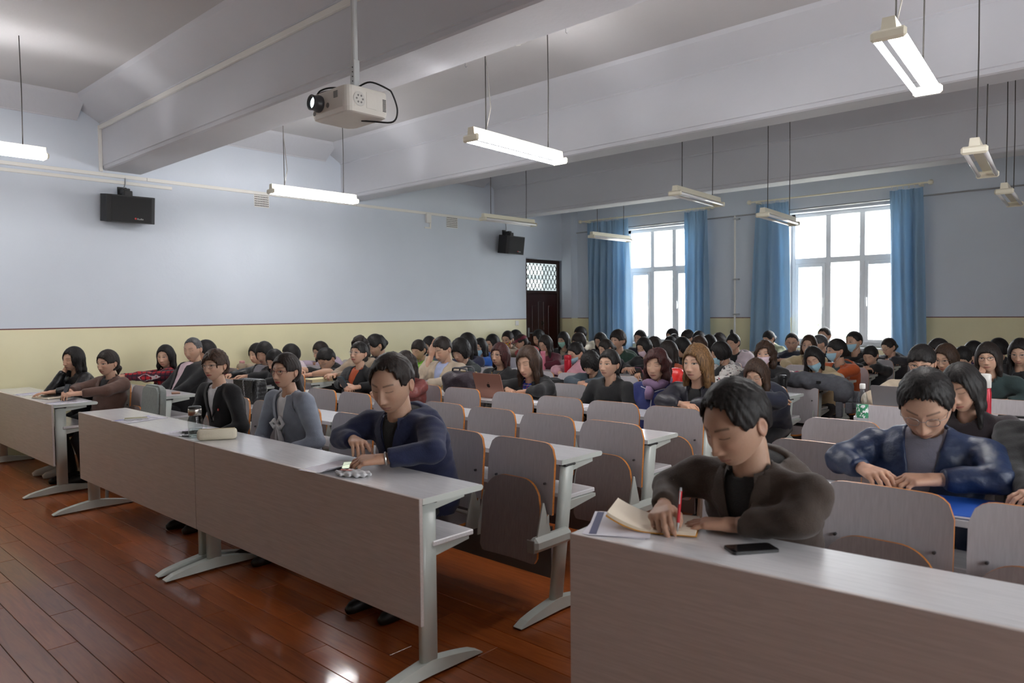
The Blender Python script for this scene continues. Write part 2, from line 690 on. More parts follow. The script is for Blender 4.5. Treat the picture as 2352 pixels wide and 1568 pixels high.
mb = MB()
mb.box((-45, 0, 0), (45, 12, 11.5))
part('wall', mb, M_FAR, bt)
mb = MB()
mb.box((-45.6, -0.5, 11.5), (45.6, 12.5, 12.1))
part('roof', mb, mat('far_roof', lin(150, 120, 118), 0.8), bt)
fw_m = MB()
fw_m.box((-0.8, -0.06, 0), (0.8, 0.0, 1.8))
fw_me = fw_m.mesh('window', M_FARW)
for k in range(20):
    for r in range(3):
        obj('window', fw_me, bt, (-43 + k * 4.5, 0, 1.6 + r * 3.4))

# ------------------------------------------------------------------ door in the recess beside the back wall
M_DOOR = grain_mat('door_mahogany', (0.030, 0.007, 0.006), (0.060, 0.013, 0.010), 2, 0.3, 0.3)
M_DFR = mat('door_frame_brown', (0.045, 0.018, 0.012), 0.45, var=0.2, scale=12)
DX = XL - 0.23
dt = bpy.data.objects.new('door_1', None)
COL.objects.link(dt)
dt.location = (DX, 0, 0)
dt['kind'] = 'structure'
y0, y1 = 10.32, 11.36
ZL = 1.85
mb = MB()
for lo, hi in (((-0.05, y0, 0), (0.03, y0 + 0.07, 2.5)), ((-0.05, y1 - 0.07, 0), (0.03, y1, 2.5)), ((-0.05, y0 + 0.07, 2.43), (0.03, y1 - 0.07, 2.5)), ((-0.05, y0 + 0.07, ZL), (0.035, y1 - 0.07, ZL + 0.06))):
    mb.box(lo, hi, 0.008)
part('door_frame', mb, M_DFR, dt)
mb = MB()
mb.box((-0.035, y0 + 0.07, 0.01), (0.008, y1 - 0.07, ZL), 0.004)
leaf = part('door_leaf', mb, M_DOOR, dt)
ym = (y0 + y1) / 2
for (a, b, z0, z1) in ((ym - 0.3, ym - 0.18, 1.0, 1.62), (ym - 0.12, ym - 0.03, 1.15, 1.70), (ym + 0.03, ym + 0.12, 1.15, 1.70), (ym + 0.18, ym + 0.3, 1.0, 1.62)):
    mb = MB()
    mb.box((0.008, a, z0), (0.018, b, z1), 0.006)
    part('panel', mb, M_DOOR, leaf)
mb = MB()
mb.lathe([(0.035, 0.0), (0.045, 0.006), (0.03, 0.012), (0.0001, 0.013)], 16, (0.008, ym, 1.28), axis='X')
part('knocker', mb, mat('old_brass', (0.05, 0.04, 0.03), 0.4, metal=0.8), leaf)
mb = MB()
mb.box((0.008, y0 + 0.1, 1.02), (0.02, y0 + 0.14, 1.2), 0.003)
mb.tube([(0.02, y0 + 0.12, 1.1), (0.055, y0 + 0.12, 1.1), (0.055, y0 + 0.22, 1.1)], 0.009, 8)
part('door_handle', mb, M_STEEL, leaf)
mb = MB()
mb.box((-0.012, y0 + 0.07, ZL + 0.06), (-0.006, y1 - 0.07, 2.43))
part('transom_pane', mb, emit('corridor_daylight_glow', (0.80, 0.92, 0.93), 0.42), dt)  # pane glows by itself, standing in for daylight from the corridor
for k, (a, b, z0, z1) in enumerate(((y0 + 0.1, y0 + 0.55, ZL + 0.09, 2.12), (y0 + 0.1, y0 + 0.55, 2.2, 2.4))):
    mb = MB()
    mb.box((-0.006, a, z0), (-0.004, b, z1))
    part('pane_glow', mb, emit('transom_glow_bright', (0.92, 1.0, 1.0), 0.8), dt)  # added glowing sheet: painted light for the brighter part of the transom
lat = MB()
st = 0.105
za, zb, ya, yb = ZL + 0.06, 2.43, y0 + 0.07, y1 - 0.07
k = -10
while k < 30:
    for sgn in (1, -1):
        y_s = ya + k * st
        # line: z = za + 1.5 * sgn * (y - y_s) (+ height for the falling set)
        pts = []
        for yy in np.linspace(ya, yb, 60):
            zz = za + 1.6 * (yy - y_s) if sgn == 1 else zb - 1.6 * (yy - y_s)
            if za <= zz <= zb:
                pts.append((0.0, yy, zz))
        if len(pts) > 1:
            lat.tube([pts[0], pts[-1]], 0.0075, 4)
    k += 1
lo = part('lattice', lat, mat('lattice_iron', (0.03, 0.03, 0.03), 0.5), dt)
lo['kind'] = 'stuff'
mb = MB()
two_tone(mb, (XL - T - 0.35, DY0, 0), (XL - T, YB + T, 3.2))
struct('wall_corridor', mb, [M_BLUE, M_CREAM])
mb = MB()
two_tone(mb, (DX - 0.06, DY0, 0), (DX + 0.03, y0, DZ))
struct('wall_doorside', mb, [M_BLUE, M_CREAM])

# ------------------------------------------------------------------ curtains, rods, pipes


def curtain_mat():
    m, nt, b = newmat('curtain_blue')
    b.inputs['Base Color'].default_value = (*lin(160, 190, 214), 1)
    b.inputs['Roughness'].default_value = 0.8
    b.inputs['Sheen Weight'].default_value = 0.2
    tr = N(nt, 'ShaderNodeBsdfTranslucent')
    tr.inputs[0].default_value = (*lin(170, 200, 222), 1)
    mx = N(nt, 'ShaderNodeMixShader')
    mx.inputs[0].default_value = 0.35
    nt.links.new(b.outputs[0], mx.inputs[1])
    nt.links.new(tr.outputs[0], mx.inputs[2])
    nt.links.new(mx.outputs[0], nt.nodes['Material Output'].inputs[0])
    return m


M_CUR = curtain_mat()


def curtain(x0, x1, x0b, x1b, ztop, zbot, seed, label):
    rnd = random.Random(seed)
    yc = YB - 0.15
    t = thing('curtain', label, 'curtain', ((x0 + x1) / 2, yc, ztop), group='blue window curtains')
    nu, nv = 90, 26
    ph = [rnd.uniform(0, 6.28) for _ in range(5)]
    nf = max(3, int((x1 - x0) / 0.13))
    mb = MB()
    vs, fs = [], []
    for j in range(nv):
        v = j / (nv - 1)
        for i in range(nu):
            u = i / (nu - 1)
            xa = x0 + (x1 - x0) * u
            xb = x0b + (x1b - x0b) * u
            x = xa + (xb - xa) * v ** 0.8
            amp = (0.018 + 0.045 * min(1, v * 3)) * (0.75 + 0.25 * math.sin(9 * u + ph[2]))
            y = amp * math.sin(2 * math.pi * nf * u + ph[0] + 0.9 * math.sin(3 * v + ph[1])) + 0.02 * math.sin(2 * math.pi * 1.7 * u + ph[3] + 2 * v)
            if v < 0.06:
                y += 0.010 * math.sin(2 * math.pi * nf * 3 * u)
            z = -(ztop - zbot) * v - (0.012 * (math.sin(math.pi * nf * u) ** 2) if v == 0 else 0)
            vs.append((x - (x0 + x1) / 2, y, z))
    for j in range(nv - 1):
        for i in range(nu - 1):
            a = j * nu + i
            fs.append((a, a + 1, a + nu + 1, a + nu))
    n = len(vs)
    mb.add(vs, fs)
    mb.add([(a, b - 0.002, c) for a, b, c in vs], [f[::-1] for f in fs])
    part('fabric', mb, M_CUR, t, True)
    for k in range(6):
        mb = MB()
        xr = -(x1 - x0) / 2 + (x1 - x0) * (k + 0.5) / 6
        mb.tube([(xr, 0.024 * math.cos(q * 0.785), 0.032 + 0.024 * math.sin(q * 0.785)) for q in range(8)], 0.0025, 6, closed=True)
        part('curtain_ring', mb, M_IVORY, t)


curtain(-8.45, -7.52, -8.44, -7.47, 3.17, 0.25, 1, 'wide blue curtain nearest the door, hanging at the narrower window')
curtain(-6.38, -5.94, -6.40, -5.90, 3.17, 0.25, 2, 'narrow blue curtain between the narrower window and the wall pipe')
curtain(-5.10, -4.60, -5.25, -4.54, 3.16, 0.25, 3, 'blue curtain flaring out at the bottom beside the wall pipe')
curtain(-3.16, -2.73, -3.13, -2.66, 3.15, 0.25, 4, 'deep-folded blue curtain at the far side of the wider window by the bare wall')
for a, b, lab in ((-8.6, -5.86, 'thin ivory curtain rod with round ends over the window near the door'), (-5.22, -2.64, 'thin ivory curtain rod with round ends over the wider window')):
    t = thing('curtain_rod', lab, 'curtain rod', ((a + b) / 2, YB - 0.15, 3.205), group=None)
    mb = MB()
    mb.tube([(-(b - a) / 2, 0, 0), ((b - a) / 2, 0, 0)], 0.013, 10)
    part('pole', mb, M_IVORY, t)
    for sgn in (-1, 1):
        mb = MB()
        mb.lathe([(0.013, 0), (0.03, 0.012), (0.036, 0.035), (0.03, 0.058), (0.012, 0.068)], 14, (sgn * (b - a) / 2 - (0.034), 0, 0), axis='X')
        part('finial', mb, M_IVORY, t, True)
        mb = MB()
        mb.box((sgn * (b - a) * 0.45 - 0.015, -0.02, -0.03), (sgn * (b - a) * 0.45 + 0.015, 0.15, 0.0), 0.003)
        part('bracket', mb, M_IVORY, t)
t = thing('heating_pipe', 'thin grey pipe along the back wall with a riser between the windows', 'pipe', (-5.5, YB - 0.07, 3.03))
mb = MB()
mb.tube([(-3.25, 0, -0.02), (8.0, 0, 0.035)], 0.011, 8)
part('level_pipe', mb, M_STEEL, t)
mb = MB()
mb.tube([(0, 0, -0.0), (0, 0, -2.9)], 0.016, 8)
part('riser', mb, M_PVC, t)
for z in (-0.05, -1.03, -1.6):
    mb = MB()
    mb.box((-0.03, -0.02, z - 0.012), (0.06, 0.06, z + 0.012), 0.003)
    part('clamp', mb, M_STEEL, t)

# ------------------------------------------------------------------ wall fittings
M_SPK = mat('speaker_black', (0.010, 0.010, 0.011), 0.55, bump=0.15, bscale=300)


def text_mesh(body, size, depth=0.0008):
    cu = bpy.data.curves.new('lettering', 'FONT')
    cu.body = body
    cu.size = size
    cu.extrude = depth
    cu.align_x = 'CENTER'
    cu.align_y = 'CENTER'
    o = bpy.data.objects.new('lettering', cu)
    COL.objects.link(o)
    bpy.context.view_layer.update()
    me = bpy.data.meshes.new_from_object(o.evaluated_get(bpy.context.evaluated_depsgraph_get()))
    bpy.data.objects.remove(o)
    return me


def wall_speaker(y, z, label, rz, sc):
    t = thing('wall_speaker', label, 'speaker', (XL, y, z), 0, 'loudspeakers on the long wall')
    M = Matrix.Translation((0.20, 0, 0)) @ Matrix.Rotation(rz, 4, 'Z') @ Matrix.Rotation(R_(7), 4, 'Y')
    mb = MB()
    w2, h2 = 0.27 * sc, 0.15 * sc
    out = [(-w2, -0.09), (w2, -0.09), (w2 * 0.93, 0.07), (w2 * 0.78, 0.10), (-w2 * 0.78, 0.10), (-w2 * 0.93, 0.07)]
    mb.prism(out, 2 * h2, lambda u, v, q: M @ Vector((v, u, q - h2)))
    part('cabinet', mb, M_SPK, t)
    mb = MB()
    mb.box((0.1, -w2 * 0.76, -h2 * 0.9), (0.106, w2 * 0.76, h2 * 0.9), 0.003, M=M)
    part('grille', mb, mat('speaker_grille', (0.014, 0.014, 0.015), 0.7, bump=0.4, bscale=500), t)
    me = text_mesh('Audio', 0.028)
    me.materials.append(mat('logo_silver', lin(190, 190, 190), 0.4))
    me.transform(M @ Matrix.Translation((0.107, w2 * 0.32, -h2 * 0.68)) @ Matrix(((0, 0, 1, 0), (1, 0, 0, 0), (0, 1, 0, 0), (0, 0, 0, 1))))
    obj('lettering', me, t)
    mb = MB()
    mb.lathe([(0.0001, 0.106), (0.011, 0.1065), (0.011, 0.108), (0.0001, 0.1085)], 12, (0, 0, 0), axis='X')
    for i, v in enumerate(mb.v):
        mb.v[i] = tuple(M @ (Vector(v) + Vector((0, w2 * 0.14, -h2 * 0.66))))
    part('emblem', mb, mat('logo_red', lin(190, 40, 40), 0.4), t)
    mb = MB()
    mb.box((0, -0.05, h2 + 0.0), (0.012, 0.05, h2 + 0.12), 0.003)
    mb.box((0.012, -0.035, h2 + 0.03), (0.16, 0.035, h2 + 0.09), 0.006)
    mb.box((0.12, -0.045, h2 - 0.04), (0.2, 0.045, h2 + 0.06), 0.006)
    part('wall_bracket', mb, M_BLACK, t)
    mb = MB()
    mb.tube([(0.05, 0.0, h2 + 0.09), (0.03, 0.03, h2 + 0.16), (0.012, 0.035, h2 + 0.26)], 0.006, 6)
    part('cable', mb, M_STEEL, t)


wall_speaker(3.19, 2.70, 'large black loudspeaker under the front beam on the long wall', R_(-3), 1.0)
wall_speaker(9.55, 2.68, 'smaller-looking black loudspeaker close to the door on the long wall', R_(6), 1.05)


def wall_vent(y, z, w_, h_, label):
    t = thing('wall_vent', label, 'vent', (XL, y, z), 0, 'vent grilles in the long wall')
    mb = MB()
    mb.box((0.0, -w_ / 2, -h_ / 2), (0.004, w_ / 2, h_ / 2))
    part('opening', mb, M_BLACK, t)
    nv, nh = 9, 6
    g = MB()
    for k in range(nv + 1):
        y_ = -w_ / 2 + w_ * k / nv
        g.box((0.004, y_ - 0.0045, -h_ / 2), (0.0055, y_ + 0.0045, h_ / 2))
    for k in range(nh + 1):
        z_ = -h_ / 2 + h_ * k / nh
        g.box((0.004, -w_ / 2 - 0.006, z_ - 0.006), (0.006, w_ / 2 + 0.006, z_ + 0.006))
    part('grille', g, M_PVC, t)


wall_vent(4.91, 3.0, 0.2, 0.17, 'square vent grille over the plain wall between the two loudspeakers')
wall_vent(8.3, 2.99, 0.24, 0.17, 'square vent grille beside the small white wall box')
t = thing('wall_box', 'small white wall box with a plate under it beside a vent grille', 'box', (XL, 7.78, 2.97))
mb = MB()
mb.box((0, -0.055, -0.03), (0.04, 0.045, 0.12), 0.005)
part('cover', mb, M_PVC, t)
mb = MB()
mb.box((0, -0.075, -0.12), (0.012, 0.06, -0.095), 0.003)
mb.box((0, 0.03, -0.095), (0.012, 0.06, -0.03), 0.003)
part('plate', mb, M_PVC, t)
t = thing('light_switch', 'white light switch on the cream paint next to the door', 'switch', (XL, 9.87, 1.3))
mb = MB()
mb.box((0, -0.043, -0.043), (0.01, 0.043, 0.043), 0.003)
part('plate', mb, M_PVC, t)
mb = MB()
mb.box((0.01, -0.02, -0.03), (0.015, 0.02, 0.03), 0.002)
part('rocker', mb, M_PVC, t)

# ------------------------------------------------------------------ fluorescent lamps on wires
M_TUBE = emit('tube_lit', (1.0, 0.985, 1.0), TUBE_STRENGTH)
M_TUBEOFF = mat('tube_unlit', lin(238, 238, 238), 0.25)
M_WIRE = mat('lamp_wire', (0.05, 0.045, 0.04), 0.6)


def lamp_meshes(lit):
    d = {}
    b = MB()
    b.prism([(-0.032, 0), (0.032, 0), (0.026, 0.052), (-0.026, 0.052)], 1.09, lambda u, v, q: (u, q - 0.545, v + 0.03))
    d['housing'] = b.mesh('housing', M_IVORY)
    b = MB()
    b.box((-0.075, -0.0135, -0.022), (0.075, 0.0135, 0.03), 0.012)
    d['end_caps'] = b.mesh('lamp_holder', M_IVORY)
    b = MB()
    b.tube([(0, -0.53, 0), (0, 0.53, 0)], 0.0145, 10)
    d['tube'] = b.mesh('fluorescent_tube', M_TUBE if lit else M_TUBEOFF, True)
    return d


LM = {True: lamp_meshes(True), False: lamp_meshes(False)}
LAMPS = [
    (-7.28, 1.42, 2.87, 0, True, 'lit double-tube lamp by the wall before the front beam, cut off by the picture edge'),
    (-7.30, 4.63, 2.82, 0, True, 'lit double-tube lamp over the wall block just behind the projector'),
    (-3.81, 4.21, 2.73, 3.7, True, 'lit double-tube lamp over the middle block beside the ceiling rose'),
    (-1.08, 4.17, 2.73, 5.2, True, 'brightest lit double-tube lamp, over the aisle-side block'),
    (-7.40, 7.95, 2.82, 0, False, 'unlit double-tube lamp beside the long wall near the vent grille'),
    (-3.90, 7.15, 2.68, 4.2, False, 'unlit double-tube lamp above the middle block, before the last beam'),
    (-1.10, 6.02, 2.50, 6.2, False, 'unlit double-tube lamp seen end-on below the second beam, over the aisle-side block'),
    (-7.23, 10.28, 2.72, 0, False, 'unlit double-tube lamp in front of the wide curtain near the door'),
    (-3.45, 8.18, 2.51, 5.2, False, 'unlit double-tube lamp in front of the wider window'),
    (-1.32, 8.53, 2.55, 4.2, False, 'small unlit lamp seen end-on against the bare back wall'),
]
for (x, y, z, rz_, lit, lab) in LAMPS:
    t = thing('ceiling_lamp', lab, 'lamp', (x, y, z), R_(rz_), 'hanging fluorescent lamps')
    d = LM[lit]
    obj('housing', d['housing'], t)
    for sy in (-0.5435, 0.5435):
        obj('lamp_holder', d['end_caps'], t, (0, sy, 0))
    for sx in (-1, 1):
        obj('fluorescent_tube', d['tube'], t, (sx * 0.056, 0, -0.002))
    for sy in (-0.38, 0.38):
        mb = MB()
        top = ZC - z
        mb.tube([(0, sy, 0.08), (0.004, sy * 1.01, top * 0.5), (0, sy, top)], 0.0045, 6)
        part('hanging_wire', mb, M_WIRE, t)
    if lit:
        mb = MB()
        mb.tube([(0, -0.38, 0.085), (0.03, -0.36, 0.25), (0.012, -0.385, 0.6), (0.0, -0.38, ZC - z)], 0.004, 6)
        part('feed_cable', mb, mat('cable_grey', lin(150, 146, 140), 0.5), t)

t = thing('ceiling_rose', 'round white ceiling rose with a loose flex to the lamp wire', 'ceiling rose', (-4.33, 4.78, ZC))
mb = MB()
mb.lathe([(0.0001, -0.055), (0.03, -0.052), (0.042, -0.03), (0.044, -0.025), (0.085, -0.02), (0.09, 0)], 20)
part('rose_body', mb, M_PVC, t, True)
mb = MB()
mb.tube([(0, -0.02, -0.05), (-0.05, -0.1, -0.09), (-0.06, -0.3, -0.06), (0.2, -0.75, -0.01)], 0.005, 6)
part('flex', mb, mat('cable_grey', lin(150, 146, 140), 0.5), t)
for i, (px, py) in enumerate(((1299, 63), (1068, 142))):
    p = atz(px, py, ZC)
    t = thing('ceiling_hook', ['small bare wire hook in the ceiling beyond the ceiling rose', 'small bare wire hook in the ceiling near the front beam'][i], 'hook', (p.x, p.y, ZC))
    mb = MB()
    mb.tube([(0, 0, 0), (0, 0, -0.04), (0.015, 0, -0.055), (0.03, 0, -0.045)], 0.0035, 6)
    part('wire', mb, M_STEEL, t)

# ------------------------------------------------------------------ projector
M_PRJ = mat('projector_white', lin(226, 222, 214), 0.4, var=0.04, scale=6)
pc = at(800, 238, 2.56)
PXc, PYc, PZc = pc.x - 0.20, 2.56 + 0.15, pc.z
t = thing('projector', 'white ceiling projector with a glowing lens on a steel pole', 'projector', (PXc, PYc, PZc))


def rr2(w_, d_, r, n=5):
    pts = []
    for cx, cy, a0 in ((w_ / 2 - r, d_ / 2 - r, 0), (-w_ / 2 + r, d_ / 2 - r, 90), (-w_ / 2 + r, -d_ / 2 + r, 180), (w_ / 2 - r, -d_ / 2 + r, 270)):
        for i in range(n + 1):
            a = R_(a0 + 90 * i / n)
            pts.append((cx + r * math.cos(a), cy + r * math.sin(a)))
    return pts


mb = MB()
rings = [(0.80, -0.035), (0.93, -0.03), (1.0, -0.005), (1.0, 0.10), (0.985, 0.115), (0.95, 0.12)]
base = rr2(0.40, 0.31, 0.05)
vs, fs = [], []
for k, (sc, z) in enumerate(rings):
    for (x, y) in base:
        vs.append((x * (1 - (1 - sc) * 0.5), y * (1 - (1 - sc) * 0.5), z))
n = len(base)
for k in range(len(rings) - 1):
    for i in range(n):
        j = (i + 1) % n
        fs.append((k * n + i, k * n + j, (k + 1) * n + j, (k + 1) * n + i))
fs.append(tuple(range(n))[::-1])
fs.append(tuple((len(rings) - 1) * n + i for i in range(n)))
mb.add(vs, fs)
part('casing', mb, M_PRJ, t)
M_LG = mat('lens_barrel_grey', (0.035, 0.035, 0.038), 0.4)
mb = MB()
mb.lathe([(0.045, -0.14), (0.052, -0.16), (0.052, -0.175), (0.045, -0.185), (0.046, -0.21), (0.047, -0.218), (0.036, -0.218), (0.034, -0.2)], 22, (-0.09, 0, 0.052), axis='Y')
part('lens_barrel', mb, M_LG, t, True)
mb = MB()
mb.lathe([(0.0001, -0.206), (0.02, -0.204), (0.0345, -0.2), (0.0345, -0.198), (0.0001, -0.197)], 18, (-0.09, 0, 0.052), axis='Y')
part('lens_glass', mb, emit('lens_glow', (0.75, 0.95, 1.0), 2.2), t, True)
mb = MB()
for (x, z, r) in ((-0.005, 0.03, 0.016), (-0.15, 0.005, 0.014)):
    mb.lathe([(0.0001, -0.157), (r, -0.157), (r, -0.154), (0.0001, -0.154)], 14, (x, 0, z), axis='Y')
part('adjuster_dials', mb, mat('grey_plastic', lin(130, 128, 126), 0.5), t)
mb = MB()
mb.box((0.06, -0.158, 0.06), (0.10, -0.154, 0.10), 0.001)
part('front_sensor', mb, mat('grey_plastic', lin(130, 128, 126), 0.5), t)
mb = MB()
mb.lathe([(0.0001, 0.1985), (0.04, 0.1985), (0.044, 0.2015), (0.040, 0.203), (0.0001, 0.203)], 20, (0, -0.07, 0.045), axis='X')
part('keypad', mb, mat('keypad_white', lin(214, 212, 206), 0.5), t)
for k in range(6):
    a = k * 1.047
    mb = MB()
    mb.lathe([(0.0001, 0.2025), (0.006, 0.2025), (0.006, 0.205), (0.0001, 0.205)], 8, (0, -0.07 + 0.022 * math.cos(a), 0.045 + 0.022 * math.sin(a)), axis='X')
    part('button', mb, mat('grey_plastic', lin(130, 128, 126), 0.5), t)
mb = MB()
mb.box((0.198, -0.02, 0.0), (0.2025, 0.05, 0.095), 0.001)
part('lamp_cover', mb, M_PRJ, t)
for k in range(9):
    mb = MB()
    mb.box((0.199, 0.10, 0.002 + k * 0.0085), (0.2022, 0.125, 0.006 + k * 0.0085))
    part('vent_slot', mb, M_BLACK, t)
mb = MB()
mb.box((0.0, -0.06, 0.118), (0.12, 0.06, 0.135), 0.003)
part('mount_plate', mb, M_PVC, t)
mb = MB()
mb.box((0.038, -0.022, 0.13), (0.082, 0.022, 0.32), 0.004)
mb.tube([(0.06, 0, 0.3), (0.06, 0, ZC - PZc)], 0.02, 14)
po = part('pole', mb, mat('pole_white', lin(205, 208, 208), 0.3, metal=0.3), t)
for k in range(5):
    mb = MB()
    mb.lathe([(0.0001, -0.0245), (0.004, -0.0245), (0.004, -0.022), (0.0001, -0.0215)], 8, (0.068, 0, 0.16 + k * 0.028), axis='Y')
    part('bolt_hole', mb, M_BLACK, po)
for k, pts in enumerate((
        [(0.05, 0.02, 0.14), (-0.05, -0.08, 0.16), (-0.12, -0.13, 0.145), (-0.14, -0.15, 0.10)],
        [(0.05, 0.0, 0.14), (-0.03, -0.07, 0.145), (-0.10, -0.14, 0.125), (-0.12, -0.155, 0.09)],
        [(0.08, 0.0, 0.15), (0.16, 0.04, 0.175), (0.22, 0.12, 0.14), (0.235, 0.15, 0.11), (0.23, 0.19, 0.02), (0.21, 0.17, -0.05), (0.12, 0.10, -0.045), (0.05, 0.05, -0.036)])):
    sp = [Vector(p) for p in pts]
    out = []
    for i in range(len(sp) - 1):
        p0, p1, p2, p3 = sp[max(i - 1, 0)], sp[i], sp[i + 1], sp[min(i + 2, len(sp) - 1)]
        for q in range(6):
            u = q / 6
            out.append(0.5 * ((2 * p1) + (-p0 + p2) * u + (2 * p0 - 5 * p1 + 4 * p2 - p3) * u * u + (-p0 + 3 * p1 - 3 * p2 + p3) * u ** 3))
    out.append(sp[-1])
    mb = MB()
    mb.tube(out, 0.0055, 8)
    part('cable', mb, M_BLACK, t, True)
# ------------------------------------------------------------------ desks and folding seats
M_TOP = grain_mat('desk_top_laminate', lin(222, 221, 223), lin(236, 235, 236), 0, 0.26, 0.5)
M_PANEL = grain_mat('desk_panel_laminate', lin(188, 177, 172), lin(202, 191, 186), 0, 0.4)
M_EDGE = mat('desk_edge_grey', lin(206, 212, 206), 0.4)
M_LEG = mat('desk_leg_enamel', lin(196, 202, 196), 0.32, var=0.04, scale=5)
M_SEATB = grain_mat('seat_veneer_grey', lin(194, 189, 192), lin(204, 199, 202), 2, 0.34)
M_SEATP = grain_mat('seat_underside_veneer', lin(146, 134, 132), lin(158, 146, 144), 2, 0.42)
M_PLY = mat('plywood_edge_orange', lin(196, 124, 56), 0.4, var=0.2, scale=30, stretch=(1, 1, 4))
M_SCREW = mat('screw_steel', (0.16, 0.16, 0.17), 0.35, metal=0.8)
DW, DD, DH = 2.03, 0.34, 0.76


def desk_meshes():
    d = {}
    # top: rounded back edge
    pr = [(0.0, 0.735), (0.0, 0.758), (0.002, 0.76), (DD - 0.012, 0.76), (DD - 0.004, 0.756), (DD, 0.7475), (DD - 0.004, 0.739), (DD - 0.012, 0.735)]
    b = MB()
    b.prism(pr, DW - 0.004, lambda u, v, q: (0.002 + q, u, v))
    d['desk_top'] = b.mesh('desk_top', M_TOP)
    b = MB()
    b.prism([(u, v) for u, v in pr], 0.002, lambda u, v, q: (q, u, v))
    d['edge_band'] = b.mesh('edge_band', M_EDGE)
    b = MB()
    b.box((0.0, -0.018, 0.245), (DW, -0.0005, 0.762), 0.002)
    d['front_panel'] = b.mesh('front_panel', M_PANEL)
    b = MB()
    b.box((0.10, 0.03, 0.13), (DW - 0.10, 0.045, 0.40), 0.002)
    d['low_panel'] = b.mesh('modesty_panel', mat('modesty_grey', lin(120, 116, 116), 0.5))
    b = MB()
    b.box((0.05, 0.07, 0.545), (DW - 0.02, 0.30, 0.568), 0.004)
    d['book_shelf'] = b.mesh('book_shelf', M_TOP)
    # oval column
    b = MB()
    n = 18
    vs = []
    for z in (0.05, 0.725):
        for k in range(n):
            a = 6.28318 * k / n
            vs.append((0.024 * math.copysign(abs(math.cos(a)) ** 0.7, math.cos(a)), 0.042 * math.copysign(abs(math.sin(a)) ** 0.8, math.sin(a)), z))
    b.add(vs, [(k, (k + 1) % n, n + (k + 1) % n, n + k) for k in range(n)] + [tuple(range(n))[::-1], tuple(range(n, 2 * n))])
    d['leg'] = b.mesh('leg', M_LEG, True)
    b.v = [(x, y - 0.10 * (0.725 - z) / 0.675, z) for x, y, z in b.v]
    d['leg_slant'] = b.mesh('leg', M_LEG, True)
    b = MB()
    b.box((-0.026, -0.045, 0.722), (0.026, 0.045, 0.7345), 0.006)
    d['leg_cap'] = b.mesh('leg_cap', M_BLACK)
    # curved foot
    b = MB()
    up, dn = [], []
    for k in range(13):
        u = k / 12
        y = -0.29 + 0.58 * u
        s = 1 - abs(2 * u - 1)
        up.append((y, 0.012 + 0.064 * s ** 0.6))
        dn.append((y, 0.008 + 0.006 * s))
    b.prism(up + dn[::-1], 0.05, lambda u, v, q: (q - 0.025, u, v))
    d['foot'] = b.mesh('foot', M_LEG)
    b = MB()
    b.lathe([(0.014, 0.0), (0.014, 0.012)], 10)
    d['glide'] = b.mesh('glide', M_BLACK)
    b = MB()
    b.prism([(0.03, 0.69), (0.03, 0.734), (0.235, 0.734), (0.235, 0.715)], 0.03, lambda u, v, q: (q - 0.015, u, v))
    d['bracket'] = b.mesh('bracket', M_LEG)
    b = MB()
    b.prism([(0.03, 0.495), (0.03, 0.543), (0.26, 0.543), (0.26, 0.527)], 0.03, lambda u, v, q: (q - 0.015, u, v))
    d['shelf_bracket'] = b.mesh('shelf_bracket', M_LEG)
    b = MB()
    b.box((-0.030, -0.250, 0.350), (0.030, 0.04, 0.425), 0.022)
    d['seat_arm'] = b.mesh('seat_arm', M_LEG)
    b = MB()
    b.box((-0.024, -0.256, 0.356), (0.024, -0.2485, 0.419), 0.003)
    d['arm_cap'] = b.mesh('arm_cap', mat('cap_grey', lin(150, 150, 146), 0.5))
    b = MB()
    b.box((0.06, -0.062, 0.355), (DW - 0.06, -0.024, 0.395), 0.003)
    d['seat_rail'] = b.mesh('seat_rail', M_LEG)
    return d


DM = desk_meshes()


def make_desk(front):
    t = thing('lecture_desk', '', 'desk')
    obj('desk_top', DM['desk_top'], t)
    for x in (0.0, DW - 0.002):
        obj('edge_band', DM['edge_band'], t, (x, 0, 0))
    if front:
        obj('front_panel', DM['front_panel'], t)
    else:
        obj('modesty_panel', DM['low_panel'], t)
        obj('seat_rail', DM['seat_rail'], t)
    obj('book_shelf', DM['book_shelf'], t)
    for x in (0.05, DW - (0.05 if front else 0.02)):
        lg = obj('leg', DM['leg' if front else 'leg_slant'], t, (x, 0.060 if front else 0.065, 0))
        obj('leg_cap', DM['leg_cap'], lg)
        ft = obj('foot', DM['foot'], t, (x, 0.060 if front else -0.03, 0))
        for y in (-0.265, 0.265):
            obj('glide', DM['glide'], ft, (0, y, 0))
        obj('bracket', DM['bracket'], t, (x, 0.075 - 0.05, 0))
        obj('shelf_bracket', DM['shelf_bracket'], t, (x, 0.025, 0))
        if not front:
            ar = obj('seat_arm', DM['seat_arm'], t, (x + (0.03 if x > 1 else 0), 0.0, 0))
            obj('arm_cap', DM['arm_cap'], ar)
    return t


